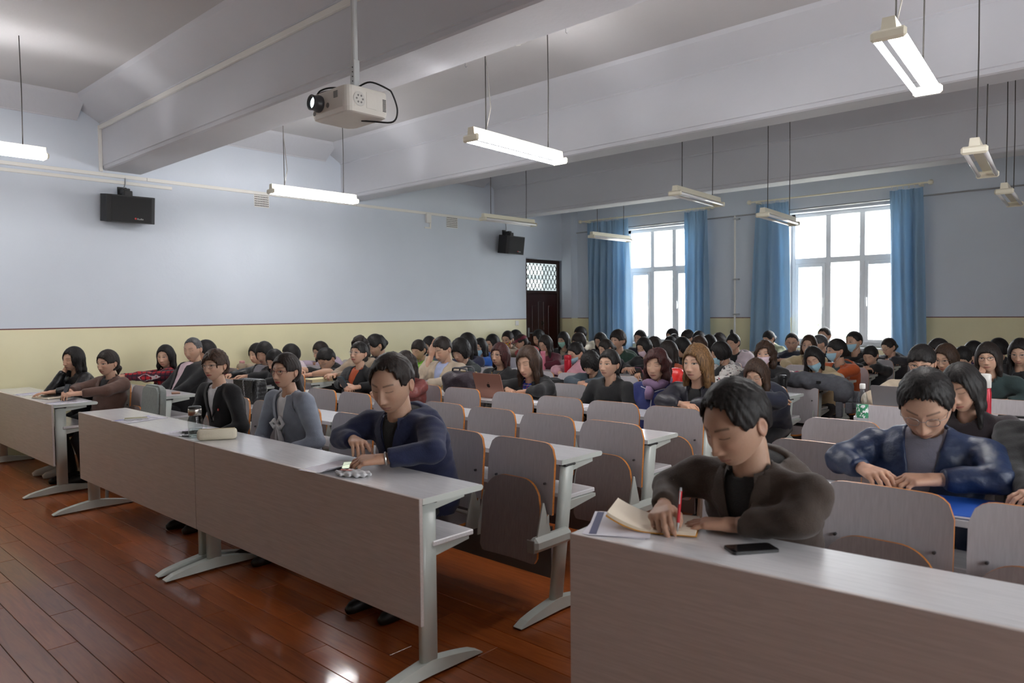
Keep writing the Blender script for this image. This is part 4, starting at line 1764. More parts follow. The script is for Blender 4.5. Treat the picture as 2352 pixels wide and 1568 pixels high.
# ------------------------------------------------------------------ hair
def hair_fn(style, hang, seed, o):
    """implicit hair in head space (unit head). hang(p): head-space point reached from p by hanging down in the room"""
    rnd = random.Random(seed)
    t = {'short': 0.010, 'crop': 0.006, 'crew': 0.013, 'bob': 0.017, 'long': 0.015, 'wavy': 0.020, 'tied': 0.014, 'shag': 0.022, 'pixie': 0.018, 'bun': 0.011, 'low': 0.011}[style]
    t *= o.get('vol', 1.0)
    zf = o.get('line', 0.066)        # height of the hairline on the forehead
    part_x = o.get('part', 0.0)
    p1, p2, p3 = rnd.uniform(0, 6), rnd.uniform(0, 6), rnd.uniform(0, 6)
    cones = []
    lo = np.array([-0.12, -0.13, -0.13])
    hi = np.array([0.12, 0.15, 0.16])
    if style in ('bob', 'shag'):
        L = o.get('len', 0.115)
        for sx in (-1, 1):
            a = (sx * 0.072, 0.006, 0.02)
            cones.append((a, hang((sx * 0.074, 0.0, 0.0), L), 0.026, 0.020))
            cones.append(((sx * 0.062, 0.055, 0.0), hang((sx * 0.06, 0.05, 0.0), L * 0.95), 0.034, 0.026))
        cones.append(((0, 0.085, 0.0), hang((0, 0.075, 0.0), L * 0.9), 0.038, 0.028))
    if style in ('long', 'wavy'):
        L = o.get('len', 0.24)
        rr = 1.35 if style == 'wavy' else 1.0
        for sx in (-1, 1):
            a = (sx * 0.072, 0.004, 0.02)
            m = hang((sx * 0.078, 0.004, 0.0), 0.11)
            cones.append((a, m, 0.024 * rr, 0.024 * rr))
            cones.append((m, hang((sx * 0.084, 0.015, 0.0), L), 0.024 * rr, 0.016 * rr))
            b_ = hang((sx * 0.055, 0.06, 0.0), 0.12)
            cones.append(((sx * 0.06, 0.055, 0.0), b_, 0.036 * rr, 0.034 * rr))
            cones.append((b_, hang((sx * 0.055, 0.075, 0.0), L * 1.05), 0.034 * rr, 0.018 * rr))
        b_ = hang((0, 0.085, 0), 0.12)
        cones.append(((0, 0.085, 0.0), b_, 0.038, 0.036))
        cones.append((b_, hang((0, 0.095, 0), L * 1.05), 0.036, 0.02))
    if style == 'tied':
        a = (0.0, 0.112, 0.0 + o.get('tail_z', -0.01))
        L = o.get('len', 0.2)
        b_ = hang((0.0, 0.135, -0.02), L * 0.5)
        cones += [(a, b_, 0.022, 0.026), (b_, hang((0.0, 0.12, -0.02), L), 0.026, 0.009)]
    if style == 'bun':
        bz = o.get('bun_z', 0.125)
        by = o.get('bun_y', 0.05)
        cones += [((0, by, bz), (0.006, by + 0.004, bz + 0.022), 0.026, 0.022)]
    if style == 'low':
        cones += [((0, 0.118, -0.045), (0, 0.125, -0.055), 0.034, 0.030)]
    if cones:
        A = np.array([c[0] for c in cones] + [c[1] for c in cones])
        lo = np.minimum(lo, A.min(0) - 0.05)
        hi = np.maximum(hi, A.max(0) + 0.05)
    ears = style in ('short', 'crop', 'crew', 'tied', 'bun', 'low', 'pixie')
    nape = {'short': -0.055, 'crop': -0.045, 'crew': -0.05, 'pixie': -0.075}.get(style, -0.08)
    bangs = o.get('bangs', 0)

    def f(P):
        x, y, z = P[:, 0], P[:, 1], P[:, 2]
        d = ell(P, (0, 0.010, 0.006), (HA + t + 0.002, HB + t + 0.003, HC + t))
        # jaw: hair cap ends at the nape
        d = smax(d, (nape - z) + 0.25 * np.clip(-y, 0, 1) * 0, 0.012)
        for (a, b, ra, rb) in cones:
            d = smin(d, cone(P, a, b, ra, rb), 0.022)
        # face opening
        top = zf - bangs
        zc = -0.055
        xs_ = x - part_x * np.clip((z - 0.01) / 0.06, 0, 1) * 0.6
        wx = 0.061 if not ears else 0.069
        wx += o.get('open', 0.0)
        q = (np.abs(xs_ / wx) ** 3 + np.abs((z - zc) / (top - zc)) ** 3) ** (1 / 3) - 1
        wn = np.maximum(q * 0.05, y + 0.018 - 0.35 * np.clip(z, -0.05, 0.05) - (0.020 if ears else 0.0))
        # below the chin line the opening goes on downwards
        wn = np.minimum(wn, np.maximum(np.maximum(np.abs(x) - wx * 0.95, z + 0.04), y + 0.02))
        d = smax(d, -wn, 0.008)
        if ears:
            e = ell(P, (0.085, 0.012, -0.03), (0.03, 0.026, 0.042))
            e = np.minimum(e, ell(P, (-0.085, 0.012, -0.03), (0.03, 0.026, 0.042)))
            d = smax(d, -e, 0.006)
            fr = np.maximum(np.maximum(np.abs(y + 0.03) - 0.03, z + 0.0), 0.04 - np.abs(x))
            d = smax(d, -fr, 0.006)
            if style in ('crew', 'crop', 'short'):
                # cropped sides: the cap thins out towards the ears and the nape
                tk = np.clip((0.055 - z) / 0.09, 0, 1) * np.clip((np.maximum(np.abs(x) / 0.07, y / 0.08) - 0.6) / 0.4, 0, 1)
                d = d + tk * (t * 0.62)
        az = np.arctan2(x - part_x, y + 0.02)
        rad = np.sqrt(x * x + y * y)
        st = np.sin(az * 23 + p1 + 2.0 * np.sin(z * 30 + p2)) * 0.5 + np.sin(az * 41 + p3 + 30 * rad) * 0.35
        if style in ('crew', 'shag', 'pixie'):
            st = st + 0.8 * np.sin(x * 150 + p1) * np.sin(y * 130 + p2) * np.sin(z * 110 + p3)
        amp = 0.0022 if style not in ('shag', 'pixie', 'wavy') else 0.0036
        if style == 'wavy':
            st = st + 0.9 * np.sin(z * 75 + 3 * az + p2)
        d = d - amp * st * np.clip(rad / 0.06, 0.2, 1)
        if part_x or o.get('groove'):
            d = d + 0.006 * G(x - part_x, 0, 0.004) * np.clip((z - 0.05) / 0.05, 0, 1) * (y < 0.05)
        return d
    return f, lo, hi
# ------------------------------------------------------------------ one person
M_MASKB = mat('mask_pale_blue', lin(168, 208, 224), 0.8)
M_MASKG = mat('mask_mint', lin(168, 216, 200), 0.8)
M_MASKW = mat('mask_white', lin(226, 226, 228), 0.8)
M_MASKP = mat('mask_pink', lin(232, 206, 216), 0.8)
M_MASKC = blossom('mask_colourful', lin(226, 196, 70), ((28, 0.52, lin(190, 60, 70)), (34, 0.60, lin(60, 140, 150))))
M_RIM_D = mat('spectacle_dark', (0.015, 0.012, 0.011), 0.35)
M_RIM_S = mat('spectacle_silver', lin(170, 160, 155), 0.3, metal=0.7)
M_RIM_R = mat('spectacle_red', lin(120, 34, 44), 0.35)
M_LENS = glass('spectacle_lens')
M_SHOE_B = mat('shoe_black', (0.012, 0.011, 0.011), 0.4)
M_SHOE_W = mat('shoe_white', lin(226, 222, 214), 0.5)
SKIN = (0.56, 0.345, 0.24)


def rotm(yaw, pitch, roll):
    return np.array(Matrix.Rotation(yaw, 3, 'Z') @ Matrix.Rotation(pitch, 3, 'X') @ Matrix.Rotation(roll, 3, 'Y'))


def tube_np(pts, rs, n, up=(0, 0, 1)):
    mb = MB()
    mb.tube(pts, rs, n)
    V = np.array([tuple(v) for v in mb.v], f32)
    Q = [q if len(q) == 4 else None for q in mb.f]
    F = [q for q in Q if q]
    # close the ends with quads fanned in pairs
    for q in mb.f:
        if len(q) != 4:
            q = list(q)
            for i in range(1, len(q) - 2, 2):
                F.append((q[0], q[i], q[i + 1], q[i + 2]))
    return V, np.array(F)


def mask_part(parent, Rh, s, H, root, m, low=0.0, ruf=0):
    nu, nv = 15, 12
    vs, fs = [], []
    for j in range(nv):
        z = -0.022 - low - (0.100 - low * 0.5) * j / (nv - 1)
        for i in range(nu):
            u = -1 + 2 * i / (nu - 1)
            a = u * R_(66) * (1 - 0.22 * max(0, (j - 6) / 5))
            zz = max(-0.97, z / HC)
            rr = math.sqrt(1 - min(zz * zz, 0.90))
            D = np.array([[rr * math.sin(a), -rr * math.cos(a), zz]])
            X, Y, Z, fr = base_head(D)
            nose = 0.024 * math.exp(-(X[0] / 0.026) ** 2) * max(0, 1 - abs(z + 0.048) / 0.075)
            off = 0.005 + 0.0016 * math.cos(j * 2.3) * (1 - u * u)
            n_ = np.array([D[0, 0], D[0, 1], 0])
            n_ /= np.linalg.norm(n_) + 1e-9
            vs.append((X[0] + n_[0] * off, Y[0] + n_[1] * off - nose, z))
    for j in range(nv - 1):
        for i in range(nu - 1):
            a = j * nu + i
            fs.append((a, a + 1, a + nu + 1, a + nu))
    V = np.array(vs)
    n = len(V)
    V = np.concatenate([V, V * [0.985, 0.985, 1]])
    F = fs + [tuple(i + n for i in q[::-1]) for q in fs]
    W = (V * s) @ Rh.T + H - root
    o = obj('face_mask', npmesh('face_mask', W, np.array(F), m), parent)
    mb = MB()
    for sx in (-1, 1):
        for z0, z1 in ((-0.030 - low, 0.0), (-0.105, -0.03)):
            P = [(sx * 0.068, -0.045, z0), (sx * 0.079, -0.01, (z0 + z1) / 2), (sx * 0.081, 0.024, z1)]
            mb.tube([tuple(np.array(p) * s @ Rh.T + H - root) for p in P], 0.0014, 5)
    obj('ear_loop', mb.mesh('ear_loop', M_MASKW), o)


def glasses_part(parent, Rh, s, H, root, m, w=0.0215, h=0.0175, thick=0.0013):
    T_ = lambda p: tuple(np.array(p) * s @ Rh.T + H - root)
    t = MB()
    ln = MB()
    for sx in (-1, 1):
        ring = []
        for k in range(20):
            a = 6.28318 * k / 20
            ca, sa = math.cos(a), math.sin(a)
            x = sx * 0.0325 + w * math.copysign(abs(ca) ** 0.8, ca)
            ring.append((x, -0.1035 + 0.010 * (abs(x) / 0.055) ** 2, -0.001 + h * math.copysign(abs(sa) ** 0.85, sa)))
        t.tube([T_(p) for p in ring], thick * s, 6, closed=True)
        ln.add([T_(p) for p in ring], [tuple(range(20))])
        t.tube([T_((sx * 0.054, -0.094, 0.006)), T_((sx * 0.072, -0.078, 0.007)), T_((sx * 0.080, 0.0, 0.006)), T_((sx * 0.080, 0.022, -0.004))], thick * s, 6)
    t.tube([T_((-0.011, -0.1035, 0.003)), T_((0, -0.107, 0.006)), T_((0.011, -0.1035, 0.003))], thick * s, 6)
    o = obj('glasses', t.mesh('glasses', m), parent)
    obj('lens', ln.mesh('lens', M_LENS), o)


PEOPLE = 0


def person(px, py, hpx, Y, blk, row, label, seen=45, pitch=8, roll=0, hair=('bob', 'black', {}), top='black', shirt=None, vd=0.0, arms='desk', sex='f', eyes=None, mask=None, specs=None, hood=None, scarf=None, lapel=False, ex=None, skin=1.0, by=None, lean=0.0, hands=None, sl=None, legs=None, scale=None, hipdx=0.0):
    global PEOPLE
    PEOPLE += 1
    Hv = at(px, py, Y)
    H = np.array(Hv)
    dep = float((Hv - Vector((0, 0, CAMH))).dot(fw))
    s = 1.04 * (scale or min(1.10, max(0.84, hpx * dep / FPX / 0.25)))
    sb = 0.55 * s + 0.45 * 1.05
    if sex == 'm':
        sb *= 1.04
    lod = 'n' if dep < 4.9 else ('m' if dep < 7.4 else 'f')
    bear = math.degrees(math.atan2(-H[0], H[1]))
    yaw = R_(bear - seen)
    byaw = R_(by) if by is not None else 0.35 * yaw
    Rh = rotm(yaw, R_(pitch), R_(roll))
    B = BLK[blk][0][row]
    hip = np.array([0.0, seat_plane(blk, row) - 0.205, 0.575])
    Fd = np.array([math.sin(byaw), -math.cos(byaw), 0.0])
    Rt = np.array([Fd[1], -Fd[0], 0.0])
    U = np.array([0, 0, 1.0])
    pe = min(abs(pitch), 40) / 40.0
    N_ = H + s * (Rh @ np.array([0, 0.022, -0.085])) + np.array([0, 0, -0.075 * s]) + (-Fd) * 0.012
    ns = 4 if blk != 'M' else 8
    free = [i for i in range(ns) if (blk, row, i) not in SEATED]
    free = free or list(range(ns))
    seat = min(free, key=lambda i: abs(seat_x(blk, row, i) - N_[0]))
    hip[0] = N_[0] * 0.8 + seat_x(blk, row, seat) * 0.2 + hipdx
    hip[1] = min(max(hip[1], N_[1] + 0.02), seat_plane(blk, row) - 0.19)
    root = np.array([hip[0], hip[1], 0.0])
    t = thing('person', label, 'person', tuple(root), group=None)
    SEATED[(blk, row, seat)] = True
    chest = hip + (N_ - hip) * 0.62 - Fd * 0.015
    chest[1] = max(chest[1], B + 0.125)
    shc = N_ + np.array([0, 0, -0.055 * sb]) + Fd * 0.005
    sw = (0.188 if sex == 'm' else 0.168) * sb
    SL = shc - Rt * sw                      # the person's left
    SR = shc + Rt * sw
    dz = DH + 0.042
    yd = lambda v: B - v

    def W(lr, y, z):
        """target in front of the body: lr metres to the person's right of the neck, room depth y, height z"""
        return np.array([N_[0] - lr * 1.0, y, z])
    P = {
        'desk': (W(0.15, yd(0.10), dz), W(-0.15, yd(0.10), dz), 'flat', 'flat'),
        'write': (W(0.10, yd(0.12), dz + 0.02), W(-0.13, yd(0.10), dz), 'write', 'flat'),
        'fold': (W(0.02, yd(0.09), dz), W(-0.02, yd(0.06), dz + 0.03), 'relax', 'relax'),
        'lap': (hip + Rt * 0.09 + Fd * 0.24 + U * 0.07, hip - Rt * 0.09 + Fd * 0.24 + U * 0.07, 'relax', 'relax'),
        'phone': (W(0.05, yd(0.03), dz + 0.06), W(-0.05, yd(0.03), dz + 0.06), 'hold', 'hold'),
        'chinR': (H + s * (Rh @ np.array([-0.045, -0.075, -0.125])), W(-0.12, yd(0.14), dz), 'fist', 'flat'),
        'chinL': (W(0.12, yd(0.12), dz), H + s * (Rh @ np.array([0.045, -0.075, -0.125])), 'flat', 'fist'),
        'brow': (H + s * (Rh @ np.array([-0.06, -0.125, -0.02])), W(-0.12, yd(0.10), dz), 'spread', 'flat'),
        'earL': (W(0.1, yd(0.1), dz), H + s * (Rh @ np.array([0.105, -0.03, -0.075])), 'flat', 'relax'),
    }[arms]
    WR, WL, pr, pl = P
    if hands:
        for k, v in hands.items():
            if k == 'R':
                WR = np.array(v)
            elif k == 'L':
                WL = np.array(v)
            elif k == 'pr':
                pr = v
            elif k == 'pl':
                pl = v
    hsc = 0.97 * sb if sex == 'f' else 1.02 * sb
    for Wq, pq in ((WR, pr), (WL, pl)):
        if DH - 0.03 < Wq[2] < DH + 0.12 and Wq[1] < B + 0.03 and not hands:
            Wq[2] = max(Wq[2], DH + 0.011 - float(hand(pq, 0.0078)[0][:, 2].min()) * hsc, DH + 0.055 * sb)
    limbs = []
    for side, S_, Wt in ((1, SR, WR), (-1, SL, WL)):
        l1, l2 = 0.275 * sb, 0.245 * sb
        d = Wt - S_
        L = np.linalg.norm(d)
        k = max(1.0, L / (l1 + l2 - 0.004))
        l1, l2 = l1 * k, l2 * k
        a = (l1 * l1 - l2 * l2 + L * L) / (2 * L)
        hgt = math.sqrt(max(0, l1 * l1 - a * a))
        dn = d / L
        pole = Rt * side * 0.75 - U * 0.85 - Fd * 0.15
        if Wt[2] > S_[2] - 0.10:
            pole = Rt * side * 0.35 - U * 0.9 + Fd * 0.35
        pole = pole - dn * (pole @ dn)
        pole /= np.linalg.norm(pole)
        E = S_ + dn * a + pole * hgt
        if Wt[1] < B + 0.03 and DH - 0.03 < Wt[2] < DH + 0.13 and E[2] < DH + 0.078 * sb:
            E[2] = DH + 0.078 * sb
        limbs.append((side, S_, E, Wt))
    # ------------------------------------------------ clothing
    hres = {'n': 0.0105 if dep < 4.2 else 0.013, 'm': 0.016, 'f': 0.021}[lod]
    Ax = np.stack([Rt, Fd, U], 1).astype(f32)
    KS = np.array([1, 1.52, 1], f32)
    tr = lambda p: (np.asarray(p, f32) - hip.astype(f32)) @ Ax * KS
    bel = 0.178 if sex == 'm' else 0.164

    def torso(P, off=0.0):
        Q = ((P - hip.astype(f32)) @ Ax) * KS
        d = cone(Q, tr(hip), tr(chest), bel * sb + off, (bel + 0.006) * sb + off)
        d = smin(d, cone(Q, tr(chest), tr(shc - U * 0.045 * sb), (bel + 0.004) * sb + off, 0.115 * sb + off), 0.05)
        d = smin(d, cone(Q, tr(SL + Rt * 0.012), tr(SR - Rt * 0.012), 0.062 * sb + off, 0.062 * sb + off), 0.055)
        d = smin(d, cone(Q, tr(N_ + U * 0.012), tr(shc), 0.060 * s + off, 0.10 * sb + off), 0.035)
        return d
    uN = float(tr(N_)[2])
    vw = 0.070 if sex == 'm' else 0.066
    ph = [random.uniform(0, 6.28) for _ in range(4)]
    puff = 0.008 if ex and 'puffy' in ex else 0.0

    def jacket(P):
        d = torso(P, puff)
        for side, S_, E, Wt in limbs:
            a = cone(P, S_, E, 0.062 * sb + puff, 0.050 * sb + puff)
            b_ = cone(P, E, Wt, 0.050 * sb + puff, 0.039 * sb + puff)
            dn = (Wt - E) / np.linalg.norm(Wt - E)
            b_ = smax(b_, ((P - Wt.astype(f32)) @ dn.astype(f32)) + 0.012, 0.006)
            if ex and 'short_sleeve' in ex:
                a2 = E * 0.75 + S_ * 0.25
                dn2 = (E - S_) / np.linalg.norm(E - S_)
                arm = smax(cone(P, S_, E, 0.063 * sb, 0.062 * sb), (P - a2.astype(f32)) @ dn2.astype(f32), 0.006)
            else:
                arm = smin(a, b_, 0.02)
            d = smin(d, arm, 0.030)
        if hood:
            hb = N_ - Fd * 0.062 + U * 0.0
            c1 = hb + Rt * 0.075 + Fd * 0.045
            c2 = hb - Rt * 0.075 + Fd * 0.045
            d = smin(d, smin(cone(P, hb + U * 0.01, c1, 0.040, 0.030), cone(P, hb + U * 0.01, c2, 0.040, 0.030), 0.02), 0.02)
        if ex and 'turtle' in ex:
            d = smin(d, cone(P, N_ - U * 0.01, N_ + (H - N_) * 0.36, 0.068 * s, 0.062 * s), 0.02)
        x, y, z = P[:, 0], P[:, 1], P[:, 2]
        wr = np.sin(47 * x + 31 * z + ph[0]) * np.sin(29 * y - 43 * z + ph[1]) + 0.7 * np.sin(71 * z + 23 * x + ph[2]) * np.sin(37 * x + 19 * y + ph[3])
        wr = wr + 0.8 * np.sin(90 * z + 40 * y + ph[1]) * np.sin(60 * x - 50 * z + ph[0])
        d = d + 0.0030 * wr
        # neck opening and the V of an open front
        if not (ex and 'turtle' in ex):
            d = smax(d, -cone(P, N_ - U * 0.03 + Fd * 0.012, H, 0.056 * s, 0.058 * s), 0.006)
        if vd:
            Q = (P - hip.astype(f32)) @ Ax
            rr = np.abs(Q[:, 0] - float(tr(N_)[0]))
            wv = vw * np.clip((Q[:, 2] - (uN - vd)) / vd, 0, 1.1) ** 0.85
            dv = np.maximum(rr - wv, -(Q[:, 1] - float(tr(chest)[1] / KS[1]) + 0.0))
            d = smax(d, -dv, 0.005)
        return d
    pts = np.array([hip - U * 0.10, hip, chest, N_ + U * 0.05] + [q for l in limbs for q in l[1:]])
    lo, hi = pts.min(0) - 0.20, pts.max(0) + 0.20
    lo[2] = 0.458
    hi[2] = max(N_[2] + 0.10, max(l[3][2] for l in limbs) + 0.06)
    V, F = nets(jacket, lo, hi, hres)
    jk = obj('jacket' if (vd or hood) else 'top', npmesh('jacket', V - root, F, TOPS[top]), t)
    if vd:
        sh = SHIRTS_get(shirt)
        V, F = nets(lambda P: smax(torso(P, -0.013), -cone(P, N_ + Fd * 0.008, H, 0.052 * s, 0.056 * s), 0.005), np.maximum(np.minimum.reduce([hip, N_]) - 0.2, [-99, -99, 0.475]), np.maximum.reduce([hip, N_ + U * 0.06]) + 0.2, hres * 1.1)
        obj('shirt', npmesh('shirt', V - root, F, sh), t)
    # lapels and collar
    if lapel:
        cx = float(tr(N_)[0])

        def surf(r, u):
            fs_ = np.arange(0.34, -0.2, -0.004, dtype=f32)
            Pp = hip + Rt * r + U * u + Fd * fs_[:, None]
            dd = torso(Pp.astype(f32))
            k = np.argmax(dd < 0)
            return fs_[k] if dd[k] < 0 else 0.0
        lm = MB()
        for side in (-1, 1):
            n = 12
            rows = []
            for i in range(n + 1):
                q = i / n
                u = uN - 0.012 - (vd - 0.015) * q
                wv = vw * max(0, (u - (uN - vd)) / vd) ** 0.85
                lw = (0.030 + 0.034 * math.sin(math.pi * min(1, q * 1.25)) + (0.018 if 0.30 < q < 0.42 else 0)) * (1 - q ** 4)
                rows.append([hip + Rt * (cx + side * (wv - 0.004 + lw * k)) + U * (u + 0.010 * k) + Fd * (surf(cx + side * (wv - 0.004 + lw * k), u + 0.010 * k) + 0.006 + 0.004 * math.sin(3.1 * k)) for k in (0, 0.5, 1.0)])
            vs = [tuple(p - root) for r_ in rows for p in r_]
            m_ = len(vs)
            fs_ = [(i * 3 + k, i * 3 + k + 1, i * 3 + k + 4, i * 3 + k + 3) for i in range(n) for k in range(2)]
            vs2 = [tuple(np.array(p) - Fd * 0.006) for p in vs]
            lm.add(vs + vs2, fs_ + [tuple(x + m_ for x in q[::-1]) for q in fs_])
        obj('lapel', lm.mesh('lapel', TOPS[top], True), jk)
    if ex and 'collar' in ex or lapel:
        cm_ = MB()
        n = 18
        vs, fs_ = [], []
        for i in range(n + 1):
            a = -2.45 + 4.9 * i / n
            dirv = -Fd * math.cos(a) + Rt * math.sin(a)
            dr = 0.016 * (1 - math.cos(a)) / 2
            for (rr, zz) in ((0.064, 0.030), (0.070, 0.034), (0.088, -0.012)):
                q = N_ + dirv * (rr * s) + U * (zz * s - dr * 2.2 - 0.012) + Fd * 0.008
                vs.append(tuple(q - root))
        fs_ = [(i * 3 + k, i * 3 + k + 1, i * 3 + k + 4, i * 3 + k + 3) for i in range(n) for k in range(2)]
        cm_.add(vs, fs_)
        obj('collar', cm_.mesh('collar', SHIRTS_get(shirt) if (lapel and shirt and 'shirtcollar' in (ex or ())) else TOPS[top], True), jk)
    if scarf:
        mb = MB()
        ring = []
        for i in range(22):
            a = 6.28318 * i / 22
            ring.append(tuple(N_ + Rt * math.sin(a) * 0.082 * s + Fd * (math.cos(a) * 0.082 * s + 0.012) + U * (0.022 + 0.010 * math.sin(3 * a) - 0.018 * math.cos(a)) - root))
        mb.tube(ring, [0.036 + 0.007 * math.sin(i * 2.1) for i in range(22)], 10, closed=True)
        mb.tube([tuple(N_ + Fd * (0.10 + q * 0.02) + U * (-0.01 - 0.10 * q) + Rt * 0.02 - root) for q in (0, 0.5, 1.0)], [0.030, 0.038, 0.030], 9)
        obj('scarf', mb.mesh('scarf', TOPS[scarf], True), t)
    # ------------------------------------------------ body: head, neck, trunk, arms and hands
    hv, hf, w_ = HEADS[lod]
    sk = np.array(SKIN) * skin
    lip = np.array((0.36, 0.10, 0.09)) if not (ex and 'lipstick' in ex) else np.array((0.42, 0.02, 0.03))
    if sex == 'm':
        lip = np.array((0.34, 0.15, 0.12))
    ey = eyes or ('down' if pitch > 18 else 'open')
    hc = face_colours(hv, w_, sk, ey, lip, PEOPLE)
    VV, FF, CC = [], [], []

    def push(V, F, c=None):
        o_ = sum(len(v) for v in VV)
        VV.append(np.asarray(V))
        FF.append(np.asarray(F) + o_)
        CC.append(np.tile(sk, (len(V), 1)) if c is None else c)
    wide = 1.04 if sex == 'm' else 1.0
    push((hv * [wide, 1, 1] * s) @ Rh.T + H, hf, hc)
    ev, ef = EAR
    for sx in (-1, 1):
        e = ev * [sx * wide, 1, 1]
        push((e * s) @ Rh.T + H, ef if sx > 0 else ef[:, ::-1], np.tile(sk * [1.0, 0.9, 0.88], (len(e), 1)))
    nk = [H + s * (Rh @ np.array([0, 0.022, -0.035])), H + s * (Rh @ np.array([0, 0.018, -0.085])), N_ + U * 0.02, N_ - U * 0.04, chest, hip + U * 0.02]
    tv, tf = tube_np([tuple(p) for p in nk], [0.050 * s, 0.051 * s * wide, 0.052 * s * wide, 0.062 * s, 0.07, 0.07], 14)
    push(tv, tf)
    for side, S_, E, Wt in limbs:
        dn = (Wt - E) / np.linalg.norm(Wt - E)
        bare = ex and 'short_sleeve' in ex
        r_ = (0.042, 0.046, 0.040, 0.028) if bare else (0.034, 0.034, 0.030, 0.022)
        tv, tf = tube_np([tuple(S_), tuple(E - (E - S_) * 0.12), tuple(E + (Wt - E) * 0.15), tuple(Wt)], [x * sb for x in r_], 10)
        push(tv, tf)
        pose = pr if side > 0 else pl
        if Wt[2] > 0.70 and not (ex and 'nohands' in ex):
            hvv, hff = hand(pose, {'n': 0.0034 if dep < 4 else 0.0042, 'm': 0.006, 'f': 0.0078}[lod])
            x_ = dn.copy()
            z_ = U.copy()
            if arms == 'brow' and side > 0:
                x_ = dn * 0.5 + U * 0.5 + (H - Wt) * 0.2
                z_ = Fd * 1.0
            elif arms in ('chinR', 'chinL', 'earL') and Wt[2] > DH + 0.12:
                x_ = dn * 0.7 + U * 0.2 + (H + s * (Rh @ np.array([0, -0.05, -0.07])) - Wt) * 2.0
                z_ = Fd * 0.8 + Rt * side * 0.6
            elif Wt[2] < DH + 0.12:
                x_[2] *= 0.25
                x_ += Fd * 0.25 - Rt * side * 0.12
                z_ = U + (Rt * side * 0.35 if pose in ('write', 'hold', 'relax') else 0)
            x_ /= np.linalg.norm(x_)
            z_ = z_ - x_ * (z_ @ x_)
            z_ /= np.linalg.norm(z_)
            y_ = np.cross(z_, x_)
            hh = hvv * [1, side, 1]
            Mx = np.stack([x_, y_, z_], 1)
            if side < 0:
                hff = hff[:, ::-1]
            push((hh * (0.97 * sb if sex == 'f' else 1.02 * sb)) @ Mx.T + Wt + dn * 0.012, hff, np.tile(sk * [1.03, 0.95, 0.92], (len(hh), 1)))
            t['_%s' % ('hr' if side > 0 else 'hl')] = list(map(float, Wt))
    V, F, C = np.concatenate(VV), np.concatenate(FF), np.concatenate(CC)
    obj('body', npmesh('body', V - root, F, M_SKIN, C), t)
    # ------------------------------------------------ hair
    st, hcol, ho = hair
    Rz = rotm(yaw, 0, 0)

    def hang(p, L):
        p = np.array(p)
        d = Rh.T @ np.array([0, 0, -1.0])
        out = Rh.T @ (Rz @ np.array([p[0] * 0.25, 0.10 if p[1] > 0.03 else -0.03, 0]))
        return p + d * L + out * L
    f, lo, hi = hair_fn(st, hang, PEOPLE, ho)
    hr_ = {'n': 0.0052 if dep < 4.2 else 0.0064, 'm': 0.0078, 'f': 0.0102}[lod]
    V, F = nets(f, lo, hi, hr_)
    ho_ = obj('hair', npmesh('hair', ((V * [wide, 1, 1] * s) @ Rh.T + H - root), F, HAIRC[hcol]), t)
    if ex and 'clip' in ex:
        mb = MB()
        for k in range(7):
            q = np.array([0.03 - 0.01 * k, 0.085 + 0.01 * math.sin(k), 0.09 - 0.008 * k]) * s
            mb.lathe([(0.0001, -0.008), (0.008, 0), (0.0001, 0.008)], 8, tuple(Rh @ q + H - root))
        obj('hair_clip', mb.mesh('hair_clip', M_PVC), ho_)
    if mask:
        mask_part(t, Rh, s, H, root, mask)
    if specs:
        glasses_part(t, Rh, s, H, root, specs)
    # ------------------------------------------------ legs
    tm = TOPS[legs or 'trousers']
    mb = MB()
    for sx in (-1, 1):
        kn = hip + Rt * sx * 0.10 * sb + np.array([0, -0.29, -0.125])
        an = kn + np.array([0, 0.06, -kn[2] + 0.09])
        mb.tube([tuple(hip + Rt * sx * 0.085 + np.array([0, 0.03, -0.02]) - root), tuple(hip * 0.5 + kn * 0.5 + Rt * sx * 0.02 - U * 0.022 - root), tuple(kn + np.array([0, 0.03, 0.005]) - root), tuple(kn + np.array([0, -0.012, -0.045]) - root), tuple(kn * 0.5 + an * 0.5 - root), tuple(an - root)], [0.082 * sb, 0.068 * sb, 0.055 * sb, 0.054 * sb, 0.048 * sb, 0.043 * sb], 10)
    obj('trousers', mb.mesh('trousers', tm, True), t)
    for sx in (-1, 1):
        kn = hip + Rt * sx * 0.10 * sb + np.array([0, -0.29, -0.125])
        an = kn + np.array([0, 0.06, -kn[2] + 0.09]) - root
        mb = MB()
        mb.tube([(an[0], an[1] + 0.05, 0.045), (an[0], an[1], 0.05), (an[0], an[1] - 0.08, 0.04), (an[0], an[1] - 0.16, 0.028), (an[0], an[1] - 0.19, 0.02)], [0.040, 0.046, 0.042, 0.032, 0.018], 10)
        vs = [(a, b_, max(0.0, c)) for a, b_, c in mb.v]
        mb.v = vs
        obj('shoe', mb.mesh('shoe', M_SHOE_W if (ex and 'white_shoes' in ex) else M_SHOE_B, True), t)
    info = dict(t=t, H=H, Rh=Rh, s=s, N=N_, root=root, R=WR, L=WL, Fd=Fd, Rt=Rt, dep=dep, limbs=limbs, B=B, chest=chest, surf=torso, hip=hip, sb=sb)
    return info


